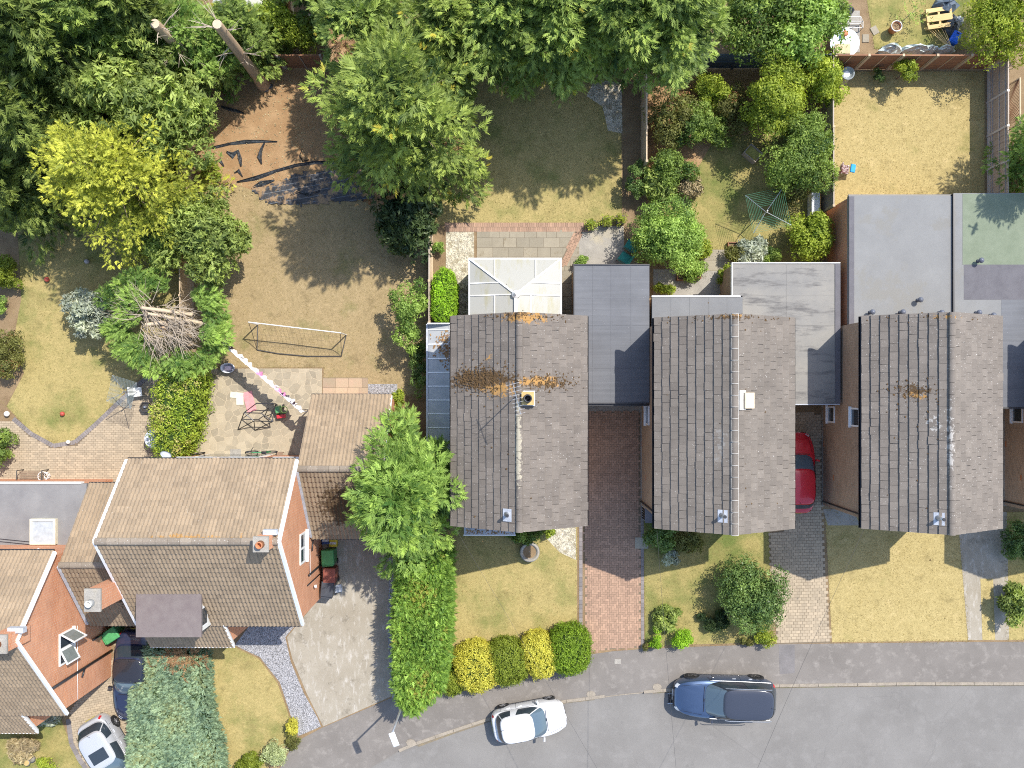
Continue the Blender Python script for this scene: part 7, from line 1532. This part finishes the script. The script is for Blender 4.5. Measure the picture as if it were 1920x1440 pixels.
# ---------------------------------------------------------------- house 1 and shrubby garden things
pl = thing('stone_planter', 'round concrete planter on the front lawn near the shingle bed', 'planter', W(993, 1033)); c = W(993, 1034, .2)
MB().lathe([(.3, 0), (.44, .06), (.47, .16), (.42, .34), (.46, .42), (.38, .43), (.33, .36), (.3, .3)], 28, (c.x, c.y, 0)).build('bowl', M['conc_grey'], pl, smooth=True); MB().lathe([(.02, .3), (.33, .31)], 20, (c.x, c.y, 0), False).build('soil', M['earth'], pl)
for i, (x, y) in enumerate(((1109, 421), (1137, 416), (1163, 412))):
    c = W(x, y, .3); t = thing('plant_pot', ['square black pot with yellow plant, left of three by the lawn', 'square black pot with yellow plant, middle of three by the lawn', 'square black pot with yellow plant, right of three by the lawn'][i], 'plant pot', (c.x, c.y, 0), group='black pots at the lawn edge')
    MB().obox((c.x, c.y, .17), .34, .34, .33, taper=1.15).build('pot', M['black'], t); MB().obox((c.x, c.y, .33), .33, .33, .02).build('compost', M['earth'], t)
    q = np.array([c.x, c.y, .5])+RNG.normal(0, .13, (70, 3)); leafobj('plant', scatter(CL, q, RNG.normal(0, .5, (70, 3))+np.array([0, 0, .6]), np.full(70, .12), RNG.random(70), None), L['acacia' if i else 'yellowgreen'], t)
tl = simple('teal_fabric', (.04, .25, .21), .7, .2)
for i, (x, y, rz) in enumerate(((1183, 461, 1.0), (1171, 484, .95))):
    c = W(x, y, .45); t = thing('garden_chair', ['teal fabric garden chair, upper of two by the round tree', 'teal fabric garden chair, lower of two by the garage roof'][i], 'chair', (c.x, c.y, .01), rz, 'teal garden chairs')
    MB().obox((0, 0, .42), .5, .5, .04).build('seat', tl, t, world=False, bevel=.01); MB().obox((0, -.27, .72), .5, .04, .55, rx=.18).build('backrest', tl, t, world=False, bevel=.01)
    for dx in (-.24, .24): MB().tube([(dx, .25, 0), (dx, .2, .62), (dx, -.25, .62), (dx, -.3, 0)], .018, 5).build('frame', M['darkmetal'], t, world=False)
def crate(label, px, py, lx, ly, h, rz, mat, fill=None, name='wooden_planter'):
    p = W(px, py, h*.5); t = thing(name, label, 'planter', (p.x, p.y, .01), rz); th = .04
    for s in (-1, 1): MB().obox((0, s*(ly/2-th/2), h/2), lx, th, h).build('side', mat, t, world=False); MB().obox((s*(lx/2-th/2), 0, h/2), th, ly-2*th-.004, h-.01).build('end', mat, t, world=False)
    MB().obox((0, 0, h*.35), lx-2*th, ly-2*th, h*.6).build('filling', fill or M['earth'], t, world=False); return t
crate('grey wooden crate with yellow contents, set askew on the shaded lawn', 1410, 289, .72, .55, .45, -.7, M['fence_grey'], simple('yellow_straw', (.40, .36, .10), .9)); crate('narrow reddish trough behind the lavender', 1378, 459, .7, .22, .25, .0, M['fence_brown'])
crate('square wooden planter among the leafy plants, left of two', 1277, 519, .4, .35, .3, 0, M['fence_brown']); crate('square wooden planter among the leafy plants, right of two', 1303, 517, .55, .3, .3, 0, M['fence_brown'])
wb = thing('storage_box', 'white lidded box beside the fence, half under the green tree', 'box', W(1530, 382)); c = W(1530, 381, .7); MB().box(c.x-.17, c.x+.17, c.y-.5, c.y+.5, .02, .62).build('body', M['white'], wb); MB().obox((c.x, c.y, .655), .4, 1.06, .06, taper=.94).build('lid', M['white'], wb, bevel=.015)
bt = thing('water_butt', 'grey cylindrical water butt in the corner of the straw lawn', 'water butt', W(1576, 150)); c = W(1590, 137, .95); gm = simple('grey_bin_plastic', (.26, .29, .30), .5)
MB().lathe([(.25, .02), (.29, .15), (.28, .9), (.31, .95), (.27, .95), (.25, .85), (.02, .8)], 20, (c.x, c.y, 0)).build('barrel', gm, bt, smooth=True); MB().lathe([(.02, .82), (.25, .83)], 16, (c.x, c.y, 0), False).build('water', M['headlight'], bt)
fc = thing('folding_chair', 'patterned folding chair with a blue cloth on the straw lawn', 'chair', W(1590, 320)); c = W(1587, 317, .45); pat = two('patterned_fabric', (.38, .30, .28), (.12, .05, .04), 14, .45, .55, .2, 30)
MB().obox((c.x-.08, c.y, .42), .42, .4, .06, rz=-.2).build('seat', pat, fc, bevel=.02); MB().obox((c.x+.28, c.y+.02, .5), .24, .38, .1, rz=-.15, ry=.2).build('blue_cloth', simple('blue_cloth', (.03, .28, .60), .8), fc, bevel=.03); MB().obox((c.x-.3, c.y, .7), .06, .4, .5, rz=-.2, ry=-.25).build('backrest', pat, fc, bevel=.02)
for dx in (-.25, .15):
    for dy in (-.18, .18): MB().tube([(c.x+dx, c.y+dy, .01), (c.x+dx*.8, c.y+dy, .42)], .014, 4).build('leg', M['metal'], fc)
# ---------------------------------------------------------------- yard at the top right
pa = thing('pallet', 'new pine pallet lying on the shaded grass at the top right', 'pallet', W(1762, 33, .3), math.radians(8)); pa.location.z = .3
for s in (-1, 0, 1): MB().obox((0, s*.36, -.08), 1.15, .09, .1).build('bearer', M['pine'], pa, world=False)
for y in (-.38, 0, .38): MB().obox((0, y, 0), 1.2, .19 if y else .3, .03).build('deck_board', M['pine'], pa, world=False)
for x in (-.56, 0, .56): MB().obox((x, 0, -.035), .1, .95, .03).build('cross_board', M['pine'], pa, world=False)
for x in (-.55, .55):
    for y in (-.36, .36): MB().obox((x, y, -.2), .1, .1, .18).build('block', M['pine'], pa, world=False)
bx_ = thing('plastic_crate', 'bright blue plastic crate beside the pallet', 'crate', W(1793, 70)); c = W(1793, 69, .35); bl = simple('blue_plastic', (.02, .13, .62), .4, .5); MB().obox((c.x, c.y, .17), .36, .52, .33, rz=-.5, taper=1.1).build('body', bl, bx_, bevel=.02); MB().obox((c.x, c.y, .35), .3, .46, .015, rz=-.5).build('lid', bl, bx_); MB().obox((c.x+.08, c.y+.16, .36), .14, .04, .03, rz=-.5).build('handle', M['black'], bx_)
tp = thing('terracotta_pot', 'tall dark red pot with pale rim on the grass at the top right', 'pot', W(1683, 48)); c = W(1682, 48, .6); MB().lathe([(.17, .02), (.24, .5), (.25, .55), (.21, .55), (.2, .45)], 20, (c.x, c.y, 0)).build('pot', M['terracotta'], tp, smooth=True); MB().tube([(c.x+.24*math.cos(a), c.y+.24*math.sin(a), .56) for a in np.linspace(0, 6.283, 20)], .025, 5).build('rim', M['white_old'], tp); MB().lathe([(.02, .46), (.21, .47)], 14, (c.x, c.y, 0), False).build('soil', M['earth'], tp)
q = np.array(W(1715, 22, .8))+RNG.normal(0, 1, (60, 3))*np.array([.35, .3, .2]); t = thing('sapling', 'thin leaning sapling beside the tall red pot', 'plant', W(1695, 40)); MB().tube([W(1690, 42), W(1705, 28, .5), W(1725, 12, .9)], [.02, .015, .006], 5).build('stem', M['twig'], t); leafobj('leaves', scatter(CL, q, RNG.normal(0, .5, (60, 3))+np.array([0, 0, .5]), np.full(60, .13), RNG.random(60), None), L['round'], t)
rb = thing('round_table', 'round pale blue table with tan cover behind the back fence', 'table', W(1584, 84)); c = W(1584, 80, .6); MB().lathe([(.02, .55), (.66, .56), (.68, .6), (.02, .62)], 28, (c.x, c.y, 0)).build('tabletop', simple('pale_blue_top', (.42, .55, .68), .35), rb); MB().obox((c.x-.1, c.y-.3, .64), .72, .45, .03).build('cover', simple('tan_cover', (.50, .42, .26), .9), rb, bevel=.01); MB().lathe([(.1, 0), (.13, .16), (.14, .2), (.02, .2)], 14, (c.x-.05, c.y+.35, .625)).build('pot', M['terracotta'], rb, smooth=True)
for k in range(4): a = k*1.571+.6; MB().tube([(c.x+.45*math.cos(a), c.y+.45*math.sin(a), .01), (c.x+.4*math.cos(a), c.y+.4*math.sin(a), .55)], .02, 5).build('leg', M['metal'], rb)
rk = thing('metal_rack', 'white tubular rack standing among the junk at the top right', 'rack', W(1600, 38)); R1 = [W(x, y, .7) for x, y in ((1584, 31), (1614, 31), (1614, 44), (1584, 44))]; R2 = [W(x, y, .25) for x, y in ((1576, 40), (1618, 40), (1618, 52), (1576, 52))]
for R_ in (R1, R2): tubes('bar', M['white_old'], rk, [[R_[i], R_[(i+1) % 4]] for i in range(4)], .02)
tubes('leg', M['white_old'], rk, [[R1[i], R2[i], (R2[i].x, R2[i].y, 0)] for i in range(4)], .018)
def rumple(name, label, px, py, rx, ry, h, mat, seed, cat_='bag'):
    p = W(px, py, h*.5); r = np.random.default_rng(seed); m = MB().lathe([(1, 0), (1.02, .25), (.8, .6), (.45, .9), (.04, 1)], 14); m.v = [(p.x+v[0]*rx*r.uniform(.75, 1.2), p.y+v[1]*ry*r.uniform(.75, 1.2), .01+v[2]*h*r.uniform(.7, 1.15)) for v in m.v]; o = m.build(name, mat); tag(o, label, cat_)
rumple('rubbish_bag', 'crumpled black and silver sheeting above the white rack', 1583, 18, .5, .35, .4, M['plastic'], 1); rumple('rubbish_bag', 'grey blue rubbish bag above the pallet', 1775, 8, .6, .35, .5, simple('grey_blue_plastic', (.10, .13, .17), .4), 2); rumple('rubbish_bag', 'black rubbish bag right of the pallet', 1787, 45, .35, .5, .45, M['plastic'], 3); rumple('white_sack', 'white sack beside the black rubbish bag', 1800, 38, .2, .22, .35, M['white_old'], 4)
cn = thing('bamboo_canes', 'bundle of bamboo canes leaning towards the back fence', 'canes', W(1770, 75))
for i, (x, y) in enumerate(((1742, 56), (1746, 55), (1751, 54), (1757, 54), (1765, 52), (1772, 57))): MB().tube([W(x, y, .15), W(1778+i*1.2, 88, .5)], .014, 5).build('cane', M['pine'], cn)
sh = simple('clear_sheeting', (.55, .62, .60), .15, .6, scale=14, var=.35)
for i, (x, y, rx, ry, l) in enumerate(((1673, 92, .5, .28, 'rounded pale green plastic cloche against the back fence, left end'), (1718, 91, .75, .22, 'white plastic sheeting heaped behind the back fence'), (1745, 91, .35, .2, 'pale green plastic bundle in the middle of the sheeting'), (1775, 92, .4, .2, 'clear plastic bundle against the back fence by the canes'))): rumple('plastic_sheeting', l, x, y, rx, ry, .7, sh, 20+i, 'sheeting')
for i, (x, y) in enumerate(((1623, 72), (1640, 57))):
    o = MB().obox((0, 0, 0), .32, .4, .04, taper=.93).build('stepping_stone', M['slab']); o.location = W(x, y, .015); o.rotation_euler[2] = .5*i; tag(o, ['stepping stone near the round blue table', 'stepping stone left of the tall red pot'][i], 'stone')
# ---------------------------------------------------------------- top edge things
cp = thing('canopy', 'pale grey canopy roof at the top edge above the cut trunks', 'canopy', W(445, 0, 2.3)); c = W(447, -18, 2.6); cmat = simple('canopy_fabric', (.50, .50, .46), .7)
cr_ = [W(398, 5, 2.1), W(480, 38, 2.1), W(520, -60, 2.1), W(420, -80, 2.1)]; ap = W(452, -10, 2.8)
m = MB(); m.add(cr_+[ap], [(0, 1, 4), (1, 2, 4), (2, 3, 4), (3, 0, 4)]); m.add([Vector((v.x, v.y, 1.95)) for v in cr_]+cr_, [(0, 4, 5, 1)[::-1], (1, 5, 6, 2)[::-1], (2, 6, 7, 3)[::-1], (3, 7, 4, 0)[::-1]]); m.build('roof', cmat, cp)
for v in cr_: MB().tube([(v.x, v.y, 0), (v.x, v.y, 2.0)], .03, 6).build('post', M['white'], cp)
sb = thing('shed', 'brown plank roofed shed at the top edge beside the open box', 'shed', W(515, -5)); c = W(513, -8, 1.8)
MB().box(c.x-.45, c.x+.45, c.y-.55, c.y+.7, 0, 1.7).build('wall', M['fence_brown'], sb)
for i in range(8): MB().box(c.x-.5+i*.125, c.x-.38+i*.125, c.y-.6, c.y+.75, 1.702+.004*(i % 2), 1.74).build('plank', M['fence_brown'], sb)
crate('pale open box with odds and ends at the top edge, right of the brown shed', 540, 5, .42, .9, .6, 0, M['fence_pale'], M['slab_pink'], 'open_box')
rumple('rubble_heap', 'pale rubble heap at the top edge near the yellow orange shrub', 590, 40, .5, .4, .18, M['shingle'], 31, 'rubble')
for i, (x, y, cc, l) in enumerate(((625, 1018, (.60, .48, .05), 'yellow box on the ground under the garage eave'), (611, 1013, (.05, .10, .28), 'blue box beside the yellow box'), (634, 1103, (.5, .52, .55), 'pale board leaning behind the dark grey bin'))):
    c = W(x, y, .2); t = thing('storage_carton', l, 'box', (c.x, c.y, 0)); mt = simple('carton_%d' % i, cc, .6); MB().obox((c.x, c.y, .15), .38, .34, .28, rz=.1*i).build('body', mt, t, bevel=.01); MB().obox((c.x, c.y, .3), .3, .1, .02, rz=.1*i).build('tape', M['white_old'], t)
bd = thing('pedestal', 'small round stone pedestal with yellow top on the grass at bottom left', 'pedestal', W(53, 1428)); c = W(53, 1428, .3); MB().lathe([(.2, 0), (.12, .08), (.1, .4), (.16, .45), (.02, .47)], 14, (c.x, c.y, 0)).build('column', M['conc_grey'], bd, smooth=True); MB().lathe([(.13, .471), (.11, .5), (.02, .5)], 14, (c.x, c.y, 0)).build('top', M['clay'], bd)
# a bird in flight, whose shadow falls on the green felt
bp = Vector((23.5, 10.45, 10.0)); bi = thing('bird', 'pigeon in flight beyond the right edge, shadow on the green felt', 'bird', bp, -.4)
m = MB(); prof = [(-.17, .012), (-.1, .04), (0, .055), (.09, .045), (.14, .03), (.17, .012)]; m.tube([(x, 0, 0) for x, r__ in prof], [r__ for x, r__ in prof], 8)
for s in (-1, 1): m.add([(.06, s*.03, .02), (.1, s*.18, .07), (0, s*.34, .05), (-.05, s*.2, .06), (-.06, s*.03, .02), (.06, s*.03, .008), (.1, s*.18, .058), (0, s*.34, .042), (-.05, s*.2, .048), (-.06, s*.03, .008)], [(0, 1, 2, 3, 4), (9, 8, 7, 6, 5), (0, 5, 6, 1), (1, 6, 7, 2), (2, 7, 8, 3), (3, 8, 9, 4)])
m.add([(-.15, -.02, 0), (-.3, -.06, 0), (-.3, .06, 0), (-.15, .02, 0), (-.15, -.02, .012), (-.3, -.06, .008), (-.3, .06, .008), (-.15, .02, .012)], [(3, 2, 1, 0), (4, 5, 6, 7), (0, 1, 5, 4), (1, 2, 6, 5), (2, 3, 7, 6)]); m.build('body', simple('pigeon_grey', (.22, .23, .26), .8), bi, world=False, smooth=True)
